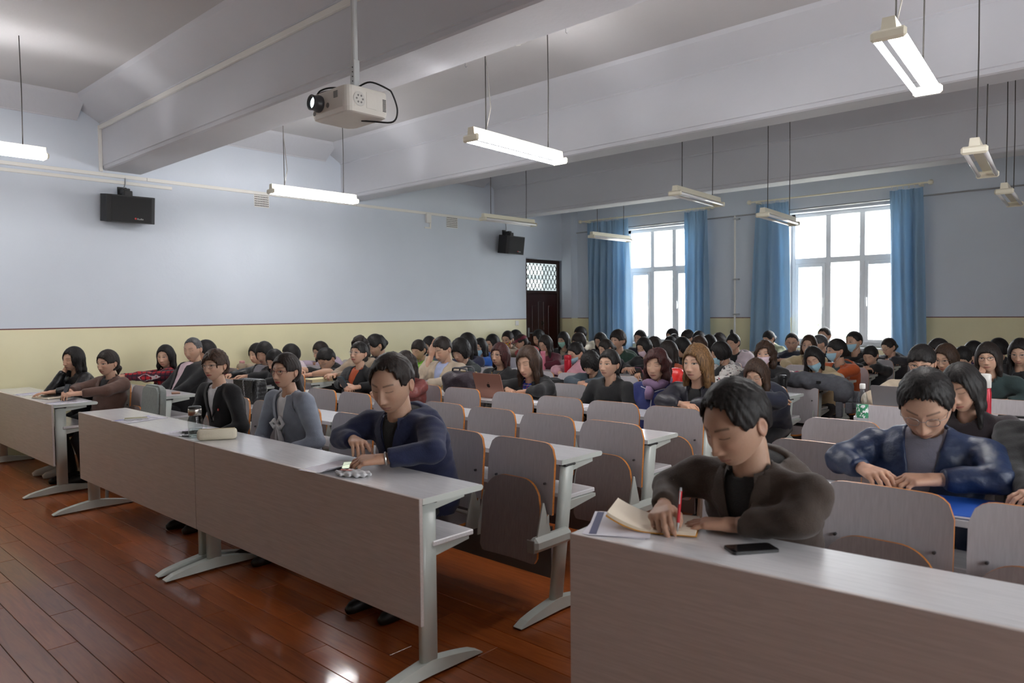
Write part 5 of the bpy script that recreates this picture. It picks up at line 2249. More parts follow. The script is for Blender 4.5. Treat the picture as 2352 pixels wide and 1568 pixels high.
TOPS = {
    'black': cloth('black', (24, 24, 26)), 'blacksuit': cloth('black_suit', (22, 22, 25)), 'leather': cloth('black_leather', (26, 26, 28), 'leather'),
    'brownwool': cloth('brown_wool', (92, 66, 56)), 'redplaid': plaid('red_check', lin(176, 28, 36), [(0, 20, 0.0, 0.42, lin(20, 20, 40)), (2, 20, 0.0, 0.40, lin(22, 20, 38)), (1, 20, 0.3, 0.30, lin(22, 20, 38)), (0, 20, 0.62, 0.08, lin(200, 190, 190))], 1.0),
    'maroon': cloth('maroon', (96, 28, 36)), 'greyblazer': cloth('grey_blazer', (142, 150, 164)), 'navy': cloth('navy', (28, 36, 70)), 'navyjacket': cloth('navy_jacket', (26, 44, 78), 'nylon'),
    'palepink': cloth('pale_pink', (214, 198, 204)), 'lilacgrey': cloth('lilac_grey', (176, 160, 176)), 'black_tee': cloth('black_tee', (26, 26, 28)),
    'redleather': cloth('red_brown_leather', (120, 64, 60), 'leather'), 'lime': cloth('lime', (126, 180, 54)), 'greyblue': cloth('grey_blue', (70, 82, 92)), 'beige': cloth('beige', (196, 180, 158)),
    'darkgreen': cloth('dark_grey_green', (52, 60, 60)), 'darkblue': cloth('dark_blue', (38, 40, 66)), 'blue': cloth('bright_blue', (44, 96, 180)), 'white': cloth('white_cloth', (220, 216, 218)),
    'taupe': cloth('taupe', (150, 132, 112)), 'red': cloth('red', (172, 36, 40)), 'burgundy': cloth('burgundy', (90, 24, 42)), 'cream': cloth('cream', (206, 198, 180)),
    'pink': cloth('dusty_pink', (198, 146, 156)), 'green': cloth('bottle_green', (38, 66, 54)), 'deepnavy': cloth('deep_navy', (26, 30, 48)), 'rust': cloth('rust_orange', (170, 82, 50)),
    'blossom': blossom('white_blossom', lin(216, 212, 206), ((30, 0.60, lin(60, 56, 60)), (38, 0.66, lin(150, 60, 76)))), 'blue_fleece': cloth('blue_fleece', (40, 50, 110)), 'charcoal': cloth('charcoal', (48, 48, 54)),
    'puffer': cloth('puffer_black', (34, 34, 44), 'nylon'), 'palegreen': cloth('pale_green', (150, 158, 130)), 'trench': cloth('trench_beige', (200, 180, 142)), 'orange': cloth('orange', (196, 92, 44)),
    'dgreen2': cloth('dark_teal', (36, 54, 54)), 'browntweed': cloth('brown_tweed', (62, 50, 42)), 'plum': cloth('dark_plum', (50, 42, 46)), 'lilac': cloth('lilac_scarf', (134, 108, 140)),
    'trousers': cloth('trousers_black', (26, 26, 30)), 'jeans': cloth('jeans_blue', (44, 56, 84)), 'greywool': cloth('grey_wool', (108, 108, 116)), 'purple': cloth('purple', (80, 70, 150)),
}
SHIRT_C = {'white': (226, 226, 228), 'pinkshirt': (222, 196, 202), 'black': (22, 22, 23), 'orange': (190, 84, 40), 'grey': (120, 120, 134), 'check': None, 'lightblue': (178, 190, 226), 'scarf': (150, 148, 154), 'teal': (60, 76, 80), 'cream': (214, 204, 180), 'rust': (150, 96, 60), 'taupe': (150, 132, 112)}


def SHIRTS_get(n):
    if n == 'check':
        return plaid('blue_check', lin(40, 72, 180), [(0, 26, 0.0, 0.30, lin(20, 24, 60)), (2, 26, 0.0, 0.25, lin(24, 40, 110)), (0, 26, 0.5, 0.10, lin(210, 70, 60)), (2, 26, 0.5, 0.10, lin(226, 214, 120)), (2, 13, 0.2, 0.06, lin(230, 230, 240))], 1.0)
    return cloth('shirt_' + n, SHIRT_C[n])
# ------------------------------------------------------------------ the audience
PP = {}
S_ = lambda st, c='black', **o: (st, c, o)
# wall block, front row
PP['leather'] = person(168, 824, 51, 2.28, 'L', 0, 'person with long black hair in a black leather jacket, cheek resting on a hand', seen=52, pitch=8, roll=8, hair=S_('long', len=0.26, part=0.02, line=0.07), top='leather', arms='chinR', eyes='down', ex=('white_shoes',), hands={'L': (-7.62, 2.06, 0.812)}, by=10)
PP['brown'] = person(247, 833, 55, 2.42, 'L', 0, 'person in a brown wool jacket with a low ponytail, looking up from her phone', seen=44, pitch=6, hair=S_('tied', 'dark', len=0.12, tail_z=-0.06, line=0.062, part=-0.02), top='brownwool', shirt='black', vd=0.16, arms='desk', lapel=True, hands={'R': (-7.32, 2.10, 0.835), 'L': (-7.10, 2.12, 0.83), 'pr': 'relax', 'pl': 'relax'}, by=18)
# wall block, second row
PP['plaid'] = person(380, 818, 48, 3.30, 'L', 1, 'person with black hair in a red checked shirt, forearms on the desk', seen=26, pitch=6, hair=S_('long', len=0.16, part=0.0, groove=1), top='redplaid', arms='fold', hands={'R': (-8.55, 2.92, 0.83), 'L': (-8.42, 2.95, 0.85)}, by=-5)
PP['pinkshirt'] = person(443, 802, 51, 3.42, 'L', 1, 'balding person in a dark suit and open pale pink shirt, eyes lowered', seen=34, pitch=10, hair=S_('crop', 'grey', line=0.088), top='blacksuit', shirt='pinkshirt', vd=0.34, lapel=True, arms='lap', sex='m', eyes='down', ex=('shirtcollar',))
PP['behindps'] = person(474, 806, 46, 3.95, 'L', 2, 'person in a dark maroon top mostly hidden behind the balding suited person', seen=60, pitch=28, hair=S_('bob', len=0.08), top='maroon', arms='write', hipdx=0.25)
# middle block, front row
PP['shortblk'] = person(494, 839, 59, 2.42, 'M', 0, 'person with short brown hair and glasses in a black suit with a red pin', seen=38, pitch=0, roll=-3, hair=S_('pixie', 'brown', bangs=0.020, part=0.03, line=0.07), top='blacksuit', shirt='white', vd=0.27, lapel=True, arms='lap', specs=M_RIM_S, ex=('lipstick', 'shirtcollar'))
PP['greyblz'] = person(656, 852, 67, 2.43, 'M', 0, 'person in a grey blazer with a white bow blouse and red-framed glasses', seen=42, pitch=0, hair=S_('tied', 'dark', len=0.26, tail_z=-0.04, line=0.066, part=0.0), top='greyblazer', shirt='white', vd=0.32, lapel=True, arms='lap', specs=M_RIM_R, ex=('lipstick',))
PP['navyman'] = person(900, 880, 128, 2.27, 'M', 0, 'person with short dark hair in a navy blazer, reading a phone at the front desk', seen=30, pitch=20, hair=S_('crew', 'dark', line=0.092), top='navy', shirt='black', vd=0.26, lapel=True, arms='desk', sex='m', eyes='down', ex=('collar',), skin=0.88, hands={'R': (-3.10, 2.16, 0.86), 'L': (-2.755, 2.10, 0.822), 'pr': 'point', 'pl': 'relax'}, by=8)
# wall block, farther rows
PP['scarf'] = person(607, 811, 48, 4.12, 'L', 2, 'person with a black fringe, black leather coat and grey striped scarf, looking down', seen=28, pitch=14, hair=S_('bob', bangs=0.028, len=0.05), top='leather', shirt='scarf', vd=0.22, arms='write', eyes='down', ex=('collar',))
PP['hidscarf'] = person(590, 812, 43, 4.62, 'L', 3, 'person with black hair showing only a sliver of face behind the black-fringed person', seen=48, pitch=10, hair=S_('bob', bangs=0.012, len=0.07), top='taupe', arms='fold')
PP['gldown'] = person(631, 827, 46, 3.98, 'L', 2, 'person with glasses and black hair bent down beside the grey-scarfed person', seen=44, pitch=26, hair=S_('long', len=0.14, bangs=0.012), top='black', arms='write', specs=M_RIM_S, hands={'R': (-7.42, 3.82, 0.84), 'pr': 'relax'})
PP['pinkwhite'] = person(668, 813, 42, 4.80, 'L', 3, 'person with a black bob in a pale pinkish jacket, face turned towards the wall', seen=78, pitch=18, hair=S_('bob', len=0.10), top='palepink', arms='write', hood=True)
PP['longl'] = person(736, 806, 40, 5.42, 'L', 4, 'person with long hair and silver glasses in a lilac-grey jacket behind the black T-shirt', seen=56, pitch=16, hair=S_('long', 'dark', len=0.26, bangs=0.01), top='lilacgrey', arms='write', specs=M_RIM_S)
PP['blacktee'] = person(750, 826, 50, 4.8, 'L', 3, 'person with short black hair in a black T-shirt bent over writing, bare elbow showing', seen=44, pitch=34, roll=-4, hair=S_('crew', vol=1.1, line=0.066), top='black_tee', arms='write', sex='m', specs=M_RIM_S, ex=('short_sleeve',))
PP['orange'] = person(824, 811, 48, 4.14, 'M', 2, 'person with glasses and raised chin in a black jacket over an orange top', seen=38, pitch=-8, hair=S_('low', bangs=0.016, part=-0.02), top='black', shirt='orange', vd=0.28, lapel=True, arms='phone', specs=M_RIM_S, ex=('lipstick',), hands={'R': (-5.72, 3.93, 0.84), 'L': (-5.58, 3.95, 0.83)})
PP['behor'] = person(826, 795, 40, 4.9, 'L', 3, 'person with wavy dark hair almost hidden behind the orange-topped person', seen=40, pitch=14, hair=S_('wavy', 'dark', len=0.16), top='taupe', arms='fold')
PP['clip'] = person(863, 793, 47, 5.65, 'L', 4, 'person with a white hair clip in a black jacket, looking down at a phone', seen=66, pitch=30, hair=S_('tied', len=0.05, tail_z=0.05, line=0.06), top='black', shirt='grey', vd=0.2, arms='phone', ex=('clip', 'collar'))
PP['wavy'] = person(930, 838, 54, 4.05, 'M', 2, 'person with long wavy dark hair in a red-brown leather jacket behind the navy blazer', seen=52, pitch=18, hair=S_('wavy', 'dark', len=0.27), top='redleather', arms='write')
PP['green'] = person(962, 803, 43, 5.75, 'L', 4, 'person in a lime green fleece holding a phone, dark hair tied back', seen=40, pitch=26, hair=S_('low', 'dark', line=0.058), top='lime', arms='phone', hood=True)
PP['behgr'] = person(986, 793, 38, 6.5, 'L', 5, 'person in a grey-blue top partly covered by the raised hand of the beige jacket', seen=38, pitch=16, hair=S_('bob', bangs=0.01, len=0.06), top='greyblue', arms='fold')
PP['beige'] = person(1016, 802, 54, 4.93, 'M', 3, 'person in a beige jacket with one hand spread over the forehead', seen=44, pitch=24, hair=S_('crew', 'dark', vol=0.9), top='beige', shirt='lightblue', vd=0.24, arms='brow', sex='m', ex=('collar',))
PP['shaggy'] = person(1058, 805, 51, 5.70, 'M', 4, 'person with a shaggy black fringe and glasses in a dark grey-green jacket', seen=34, pitch=20, hair=S_('shag', bangs=0.038, len=0.06), top='darkgreen', arms='write', specs=M_RIM_S, hood=True)
PP['behsh'] = person(1073, 790, 47, 6.45, 'L', 5, 'person with long black hair in a dark blue top behind the shaggy fringe', seen=52, pitch=12, hair=S_('long', len=0.26), top='darkblue', arms='fold')
PP['mask1'] = person(1103, 797, 38, 7.2, 'L', 6, 'person with a pale blue mask, long black hair and a bright blue jacket', seen=34, pitch=12, hair=S_('long', len=0.28, groove=1), top='blue', arms='fold', mask=M_MASKB, specs=M_RIM_S)
PP['w24'] = person(1131, 788, 38, 8.1, 'L', 7, 'person with rimmed glasses and black hair in white, beside the bright blue jacket', seen=46, pitch=12, hair=S_('long', len=0.14, line=0.06), top='white', arms='fold', specs=M_RIM_S)
PP['colm'] = person(1166, 779, 36, 8.95, 'L', 8, 'person in a taupe coat wearing a yellow and red patterned mask', seen=30, pitch=14, hair=S_('low', 'dark'), top='taupe', arms='fold', mask=M_MASKC, ex=('collar',))
PP['behcol'] = person(1184, 775, 32, 9.5, 'L', 9, 'person whose dark hair just shows behind the patterned mask', seen=60, pitch=10, hair=S_('bob'), top='black', arms='fold')
PP['redcap'] = person(1197, 785, 32, 8.75, 'L', 8, 'person in a wine-red peaked cap and red top near the door', seen=78, pitch=20, hair=S_('tied', 'dark', len=0.1, tail_z=-0.05), top='red', arms='fold')
PP['neck'] = person(1148, 815, 43, 4.98, 'M', 3, 'person with a brown bob, glasses, black hoodie and a thin gold necklace', seen=36, pitch=-2, hair=S_('bob', 'auburn', len=0.12, bangs=0.012, part=0.02), top='black', shirt='black', vd=0.10, arms='lap', specs=M_RIM_S, hood=True)
PP['laptop'] = person(1213, 831, 68, 4.74, 'M', 3, 'person with straight brown hair typing on the rose-gold laptop, blue checked shirt cuffs', seen=34, pitch=14, hair=S_('long', 'brown', len=0.20, part=0.03), top='black', shirt='check', vd=0.20, arms='desk', eyes='down', ex=('collar',), hands={'R': (-4.40, 4.68, 0.822), 'L': (-4.14, 4.66, 0.822), 'pr': 'relax', 'pl': 'relax'})
PP['maroon'] = person(1252, 790, 38, 7.35, 'M', 6, 'person with long dark hair and glasses in burgundy, bent over the desk near the door', seen=38, pitch=26, hair=S_('long', 'dark', len=0.22, line=0.074), top='burgundy', arms='write', specs=M_RIM_S)
PP['behmar'] = person(1237, 776, 33, 9.62, 'L', 9, 'person with black curly hair in front of the brown door', seen=45, pitch=16, hair=S_('shag', len=0.06), top='black', arms='fold')
PP['mint'] = person(1294, 780, 34, 8.75, 'L', 8, 'person with a mint green mask and black fringe between the door and the curtain', seen=34, pitch=8, hair=S_('long', bangs=0.022, len=0.18), top='black', shirt='taupe', vd=0.14, arms='fold', mask=M_MASKG)
PP['dk31'] = person(1333, 768, 33, 10.5, 'M', 10, 'person in a cream hooded coat with black hair in the last rows by the curtain', seen=70, pitch=14, hair=S_('short', vol=1.6), top='cream', arms='fold', hood=True, hipdx=0.22)
PP['dk31b'] = person(1329, 784, 36, 8.2, 'M', 7, 'person with dark fringe and silver glasses just before the cream hooded coat', seen=56, pitch=14, hair=S_('bob', 'dark', bangs=0.03, len=0.08), top='charcoal', arms='fold', specs=M_RIM_S)
PP['pinkj'] = person(1322, 811, 47, 6.55, 'M', 5, 'person in a dusty pink cardigan and blue mask touching an ear, hair in a bun', seen=48, pitch=22, hair=S_('bun', bun_z=0.06, bun_y=0.10), top='pink', shirt='black', vd=0.2, arms='earL', mask=M_MASKB, specs=M_RIM_S)
PP['dk33'] = person(1356, 834, 49, 5.58, 'M', 4, 'person with a shaggy black fringe bowed low, wearing a grey sleeve', seen=26, pitch=38, hair=S_('shag', bangs=0.04, len=0.06), top='greyblue', arms='fold')
PP['black34'] = person(1399, 836, 62, 4.86, 'M', 3, 'person with black hair tied back in a plain black top, looking ahead', seen=32, pitch=-2, hair=S_('tied', len=0.24, tail_z=-0.03, line=0.064), top='black', arms='lap', hood=True)
PP['green35'] = person(1419, 781, 44, 8.0, 'M', 7, 'person with cropped dark hair in a bottle green hooded top before the blue curtain', seen=36, pitch=2, hair=S_('pixie', 'dark', bangs=0.024), top='green', arms='lap', hood=True)
PP['gl36'] = person(1379, 782, 34, 8.75, 'M', 8, 'person with straight black hair and glasses against the wide curtain, looking down', seen=38, pitch=20, hair=S_('long', len=0.14, groove=1), top='plum', arms='fold', specs=M_RIM_S)
PP['gl36b'] = person(1392, 800, 36, 7.3, 'M', 6, 'person with dark hair whose forehead shows beside the bottle green top', seen=60, pitch=24, hair=S_('low', 'dark'), top='charcoal', arms='fold')
PP['win38'] = person(1470, 776, 35, 10.35, 'M', 10, 'person with short black hair in navy in front of the narrower window', seen=36, pitch=4, hair=S_('crew', bangs=0.012), top='deepnavy', arms='lap', sex='m')
PP['m39'] = person(1479, 797, 40, 7.45, 'M', 6, 'person with dark glasses and a white mask below the narrower window', seen=42, pitch=20, hair=S_('bob', len=0.08), top='black', arms='fold', mask=M_MASKP, specs=M_RIM_D)
PP['m40'] = person(1503, 796, 43, 8.05, 'M', 7, 'person with parted dark hair and glasses between the white mask and long grey-brown hair', seen=44, pitch=18, hair=S_('long', 'dark', len=0.13), top='black', arms='fold', specs=M_RIM_S)
PP['m41'] = person(1534, 808, 48, 6.65, 'M', 5, 'person with long dark hair in a rust orange knit holding out a phone', seen=52, pitch=14, hair=S_('long', 'dark', len=0.25, bangs=0.014), top='rust', arms='phone', hands={'R': (-4.12, 6.35, 0.86), 'L': (-3.9, 6.4, 0.80)})
PP['m42'] = person(1543, 771, 31, 10.5, 'M', 10, 'person with a smooth black bob in front of the curtain edge of the narrower window', seen=46, pitch=14, hair=S_('bob', len=0.07), top='black', arms='fold')
PP['m43'] = person(1549, 784, 31, 9.65, 'M', 9, 'person with black hair and a bare forehead in front of the smooth black bob', seen=20, pitch=26, hair=S_('low'), top='black', arms='fold')
PP['m44'] = person(1540, 791, 33, 9.0, 'M', 8, 'person whose black crown shows over the long dark hair of the rust knit', seen=44, pitch=24, hair=S_('bob', len=0.06), top='charcoal', arms='fold')
PP['m45'] = person(1567, 798, 40, 7.4, 'M', 6, 'person with a rounded black crop and silver glasses, face turned down', seen=62, pitch=24, hair=S_('bob', len=0.02, bangs=0.015), top='black', arms='fold', specs=M_RIM_S)
PP['m46'] = person(1579, 776, 34, 10.5, 'M', 10, 'person with short dark hair and a pale earring before the narrow curtain', seen=52, pitch=18, hair=S_('pixie', 'dark'), top='black', arms='fold')
PP['m47'] = person(1605, 778, 30, 9.75, 'M', 9, 'person with black hair at the foot of the narrow curtain', seen=40, pitch=18, hair=S_('bob', len=0.06), top='black', arms='fold')
PP['m48'] = person(1606, 792, 38, 8.15, 'M', 7, 'person with centre-parted brown hair and bare forehead behind the blond-streaked hair', seen=50, pitch=18, hair=S_('long', 'brown', len=0.16, groove=1, line=0.072), top='brownwool', arms='fold')
PP['m49'] = person(1628, 788, 33, 8.95, 'M', 8, 'person with straight black hair falling behind the parted brown hair', seen=66, pitch=12, hair=S_('long', len=0.18), top='black', arms='fold')
PP['m50'] = person(1652, 784, 35, 10.45, 'M', 10, 'person with full dark hair bent down by the wall pipe', seen=40, pitch=32, hair=S_('shag', 'dark', len=0.06), top='charcoal', arms='fold')
PP['m51'] = person(1684, 786, 33, 8.75, 'M', 8, 'person with a topknot in a black top and pale pink hood by the wall pipe', seen=34, pitch=22, hair=S_('bun', bun_z=0.150, bun_y=0.02), top='palepink', shirt='black', vd=0.2, arms='fold', hood=True)
PP['bob52'] = person(1655, 811, 45, 6.75, 'M', 5, 'person with a rounded black bob, blue mask and white blossom-print jacket', seen=76, pitch=20, hair=S_('bob', len=0.035), top='blossom', shirt='black', vd=0.22, arms='fold', mask=M_MASKB, hood=True)
PP['auburn'] = person(1508, 838, 68, 4.92, 'M', 3, 'person with wavy auburn hair, lilac scarf and blue zip fleece', seen=20, pitch=2, hair=S_('wavy', 'auburn', len=0.17, part=0.02, bangs=0.008), top='blue_fleece', arms='lap', scarf='lilac', eyes='down')
PP['blond'] = person(1600, 833, 80, 4.80, 'M', 3, 'person with blond-streaked long hair in a black padded coat over a grey polo neck', seen=30, pitch=2, hair=S_('long', 'blond', len=0.27, part=-0.015, bangs=0.006), top='puffer', shirt='black', vd=0.26, arms='fold', ex=('puffy', 'collar'), hood=True)
PP['wavy55'] = person(1757, 811, 53, 6.60, 'M', 5, 'person with long wavy brown hair and a pale pink mask in black', seen=14, pitch=6, hair=S_('wavy', 'brown', len=0.28, groove=1, line=0.07), top='black', arms='fold', mask=M_MASKP)
PP['navy56'] = person(1737, 860, 68, 5.42, 'M', 4, 'person with auburn-brown hair and clear glasses in a navy parka, looking down', seen=18, pitch=20, hair=S_('long', 'brown', len=0.22, groove=1, line=0.064), top='deepnavy', arms='write', specs=M_RIM_S, hood=True)
PP['cur57'] = person(1766, 777, 32, 10.5, 'M', 10, 'person in a pale green jacket bowed in front of the flaring curtain', seen=46, pitch=28, hair=S_('low'), top='palegreen', arms='fold', specs=M_RIM_S, hood=True)
PP['man58'] = person(1819, 786, 41, 9.75, 'M', 9, 'person with cropped hair and glasses in navy, at the curtain edge of the wider window', seen=6, pitch=6, hair=S_('crop', 'dark', line=0.074), top='deepnavy', arms='fold', sex='m', specs=M_RIM_D)
PP['beige59'] = person(1857, 792, 43, 8.95, 'M', 8, 'person with brown shoulder hair and thin glasses in a beige jacket', seen=14, pitch=8, roll=8, hair=S_('long', 'brown', len=0.13, line=0.074), top='trench', shirt='taupe', vd=0.2, arms='chinL', specs=M_RIM_S, ex=('collar',))
PP['grey60'] = person(1882, 789, 39, 9.6, 'M', 9, 'person with short greying hair in navy, half hidden behind the beige jacket', seen=66, pitch=14, hair=S_('short', 'grey'), top='deepnavy', arms='fold', sex='m', ex=('collar',))
PP['maskman'] = person(1893, 771, 36, 10.5, 'M', 10, 'person with short hair, dark glasses and white mask standing out against the wider window', seen=30, pitch=2, hair=S_('crew', 'dark', line=0.076), top='black', arms='fold', sex='m', mask=M_MASKW, specs=M_RIM_D)
PP['trench'] = person(1870, 824, 53, 7.15, 'M', 6, 'person in a beige trench coat and white mask leaning on a dark grey backpack', seen=12, pitch=20, roll=-14, hair=S_('long', len=0.13, groove=1), top='trench', arms='fold', mask=M_MASKB, ex=('collar',), eyes='down')
PP['orange63'] = person(1921, 804, 49, 8.0, 'M', 7, 'person in a burnt orange coat with a blue mask, seen side-on', seen=62, pitch=6, hair=S_('low', bangs=0.022), top='orange', shirt='teal', vd=0.18, arms='fold', mask=M_MASKB, ex=('collar',))
PP['mask64'] = person(1961, 784, 44, 9.5, 'M', 9, 'person in black with short hair and a pale blue mask against the wider window', seen=40, pitch=6, hair=S_('short', line=0.074), top='black', arms='fold', sex='m', mask=M_MASKB, hood=True)
PP['down65'] = person(1999, 816, 43, 8.95, 'M', 8, 'person with black hair resting the chin on folded black sleeves', seen=22, pitch=26, hair=S_('low', bangs=0.008), top='black', arms='fold')
PP['hood66'] = person(2041, 796, 38, 10.35, 'M', 10, 'person with glasses in a charcoal hooded top bowed before the deep-folded curtain', seen=46, pitch=24, hair=S_('low', 'dark'), top='charcoal', arms='fold', specs=M_RIM_D, hood=True)
# block across the aisle
PP['gl67'] = person(2117, 832, 74, 5.72, 'R', 4, 'person with black hair and dark glasses in a beige coat behind the grey laptop', seen=10, pitch=16, hair=S_('crew', bangs=0.024, vol=1.2), top='beige', arms='desk', sex='m', specs=M_RIM_D, ex=('collar',))
PP['beh67'] = person(2155, 808, 52, 7.3, 'R', 6, 'person with black hair nearly hidden behind the beige coat', seen=40, pitch=16, hair=S_('bob', len=0.09), top='black', arms='fold')
PP['smile'] = person(2172, 822, 60, 6.85, 'R', 5, 'person with brown bob and thin glasses smiling down over a taupe collar', seen=24, pitch=16, hair=S_('bob', 'brown', len=0.10, part=-0.02, line=0.072), top='taupe', arms='fold', specs=M_RIM_S, ex=('collar',))
PP['dk69'] = person(2212, 822, 42, 8.0, 'R', 7, 'person with tied black hair bowed so that only the crown shows', seen=20, pitch=44, hair=S_('low'), top='black', arms='fold')
PP['blk70'] = person(2237, 808, 44, 9.0, 'R', 8, 'person with black hair in a purple sleeve by the bare back wall', seen=50, pitch=30, hair=S_('bob', len=0.07), top='purple', arms='fold')
PP['gr71'] = person(2270, 821, 60, 6.40, 'R', 5, 'person with dark-rimmed round glasses and long hair, fist against the cheek', seen=10, pitch=2, roll=-5, hair=S_('long', 'dark', bangs=0.020, len=0.17), top='dgreen2', arms='chinR', specs=M_RIM_D)
PP['hat72'] = person(2292, 800, 42, 9.8, 'R', 9, 'person with a smooth black head of hair in black against the bare back wall', seen=60, pitch=8, hair=S_('bob', len=0.06), top='black', arms='fold')
PP['edge73'] = person(2343, 809, 58, 7.3, 'R', 6, 'person with long black hair and clear glasses in black at the picture edge', seen=10, pitch=16, hair=S_('long', len=0.24, groove=1), top='black', arms='phone', specs=M_RIM_S)
PP['navy74'] = person(2126, 926, 116, 3.34, 'R', 1, 'person in a dark blue jacket with thin glasses, head bowed over both hands', seen=6, pitch=36, hair=S_('crew', vol=0.9, line=0.082), top='navyjacket', shirt='grey', vd=0.32, arms='desk', sex='m', specs=M_RIM_S, ex=('collar',), eyes='down', hands={'R': (-0.98, 3.17, 0.845), 'L': (-0.70, 3.17, 0.84), 'pr': 'relax', 'pl': 'relax'}, scale=1.08)
PP['blk75'] = person(2210, 890, 103, 4.04, 'R', 2, 'person with long parted black hair in a dark plum jacket, reading with lowered eyes', seen=22, pitch=18, roll=-8, hair=S_('long', len=0.22, part=-0.012, groove=1), top='plum', arms='fold', eyes='down', ex=('collar',))
PP['brown76'] = person(1690, 970, 189, 2.28, 'R', 0, 'person in a dark brown tweed jacket writing in a notebook with a red pen', seen=45, pitch=26, hair=S_('crew', vol=1.1, line=0.092), top='browntweed', shirt='black', vd=0.30, lapel=True, arms='write', sex='m', eyes='down', skin=0.80, hands={'R': (-1.33, 2.20, 0.825), 'L': (-1.075, 2.235, 0.80), 'pr': 'write', 'pl': 'flat'}, scale=1.06)
PP['edge77'] = person(2420, 905, 95, 3.55, 'R', 1, 'person in a dark sleeve cut off by the picture edge beside the dark blue jacket', seen=20, pitch=16, hair=S_('bob', len=0.08), top='black', arms='fold')

# cap of the person by the door
i_ = PP['redcap']
V, F = nets(lambda P: np.minimum(smax(ell(P, (0, 0.012, 0.03), (0.092, 0.112, 0.098)), 0.025 - P[:, 2], 0.01), np.maximum(ell(P, (0, -0.10, 0.035), (0.075, 0.085, 0.03)), np.abs(P[:, 2] - 0.035 + 0.15 * (P[:, 1] + 0.1)) - 0.006)), (-0.13, -0.22, -0.03), (0.13, 0.16, 0.16), 0.009)
obj('peaked_cap', npmesh('peaked_cap', (V * i_['s']) @ i_['Rh'].T + i_['H'] - i_['root'], F, cloth('wine_cap', (110, 28, 48))), i_['t'])

for blk in 'MLR':
    B = BLK[blk][0]
    for k in range(len(B)):
        for i in range(8 if blk == 'M' else 4):
            occ = (blk, k, i) in SEATED
            if occ or (blk == 'M' and k <= 4) or (blk == 'L' and k <= 2) or (blk == 'R' and k <= 4) or (blk == 'M' and i < 2 and k < 10):
                put_seat(blk, k, i, occ)
# ------------------------------------------------------------------ things on the desks
M_PAPER = mat('paper_white', lin(232, 230, 238), 0.7)
M_PAPERW = mat('paper_warm', lin(236, 222, 200), 0.7)
M_INKBLUE = mat('print_blue', lin(110, 112, 190), 0.7)
M_SCREEN = mat('phone_glass', (0.008, 0.008, 0.010), 0.08)
M_CASE = mat('phone_case_black', (0.012, 0.012, 0.013), 0.4)
TOPZ = DH + 0.0005


def paper(x, y, rz, label, w_=0.21, d_=0.297, sheets=1, z=TOPZ, ink=None, curl=0.0, name='paper_sheet', lines=True):
    t = thing(name, label, 'paper', (x, y, z), rz)
    for k in range(sheets):
        mb = MB()
        nx = 10
        vs, fs = [], []
        a = 0.05 * ((k * 7) % 5 - 2) * (1 if sheets > 1 else 0)
        ca, sa = math.cos(a), math.sin(a)
        for j in (0, 1):
            for i in range(nx + 1):
                u, v = -w_ / 2 + w_ * i / nx, -d_ / 2 + d_ * j
                zz = 0.0012 + 0.0016 * k + curl * max(0, (i / nx - 0.55)) ** 2
                vs.append((u * ca - v * sa, u * sa + v * ca, zz))
        n = len(vs)
        vs += [(p[0], p[1], p[2] - 0.0011) for p in vs]
        for i in range(nx):
            q = (i, i + 1, nx + 2 + i, nx + 1 + i)
            fs += [q, tuple(x_ + n for x_ in q[::-1])]
        fs += [(0, n, n + nx + 1, nx + 1), (nx, n + nx, n + 2 * nx + 1, 2 * nx + 1)]
        mb.add(vs, fs)
        o = part('sheet', mb, M_PAPER, t)
    if ink:
        mb = MB()
        mb.box((-w_ / 2 + 0.01, -d_ / 2 + 0.01, 0.0016 * sheets + 0.0002), (-w_ / 2 + 0.035, d_ / 2 - 0.01, 0.0016 * sheets + 0.0006))
        part('printed_band', mb, ink, t)
    if lines:
        mb = MB()
        for r in range(11):
            mb.box((-w_ / 2 + 0.05, -d_ / 2 + 0.03 + r * 0.022, 0.0016 * sheets - 0.0001), (w_ / 2 - 0.03 - 0.02 * (r % 3), -d_ / 2 + 0.034 + r * 0.022, 0.0016 * sheets + 0.0003))
        po_ = part('printed_lines', mb, mat('print_grey', lin(150, 150, 158), 0.7), t)
        po_['kind'] = 'stuff'
    return t


def phone(x, y, z, rz, label, M=None, back=M_CASE, face=M_SCREEN):
    t = thing('phone', label, 'phone', (x, y, z), rz)
    mb = MB()
    mb.prism(rr2(0.074, 0.152, 0.011), 0.008)
    if M is not None:
        mb.v = [tuple(M @ Vector(v)) for v in mb.v]
    part('case', mb, back, t)
    mb = MB()
    mb.prism(rr2(0.068, 0.146, 0.009), 0.0012, lambda u, v, q: (u, v, 0.008 + q))
    if M is not None:
        mb.v = [tuple(M @ Vector(v)) for v in mb.v]
    part('screen', mb, face, t)
    mb = MB()
    mb.box((-0.028, 0.045, -0.0015), (-0.004, 0.068, 0.0), 0.0005)
    if M is not None:
        mb.v = [tuple(M @ Vector(v)) for v in mb.v]
    part('camera_bump', mb, M_BLACK, t)
    return t


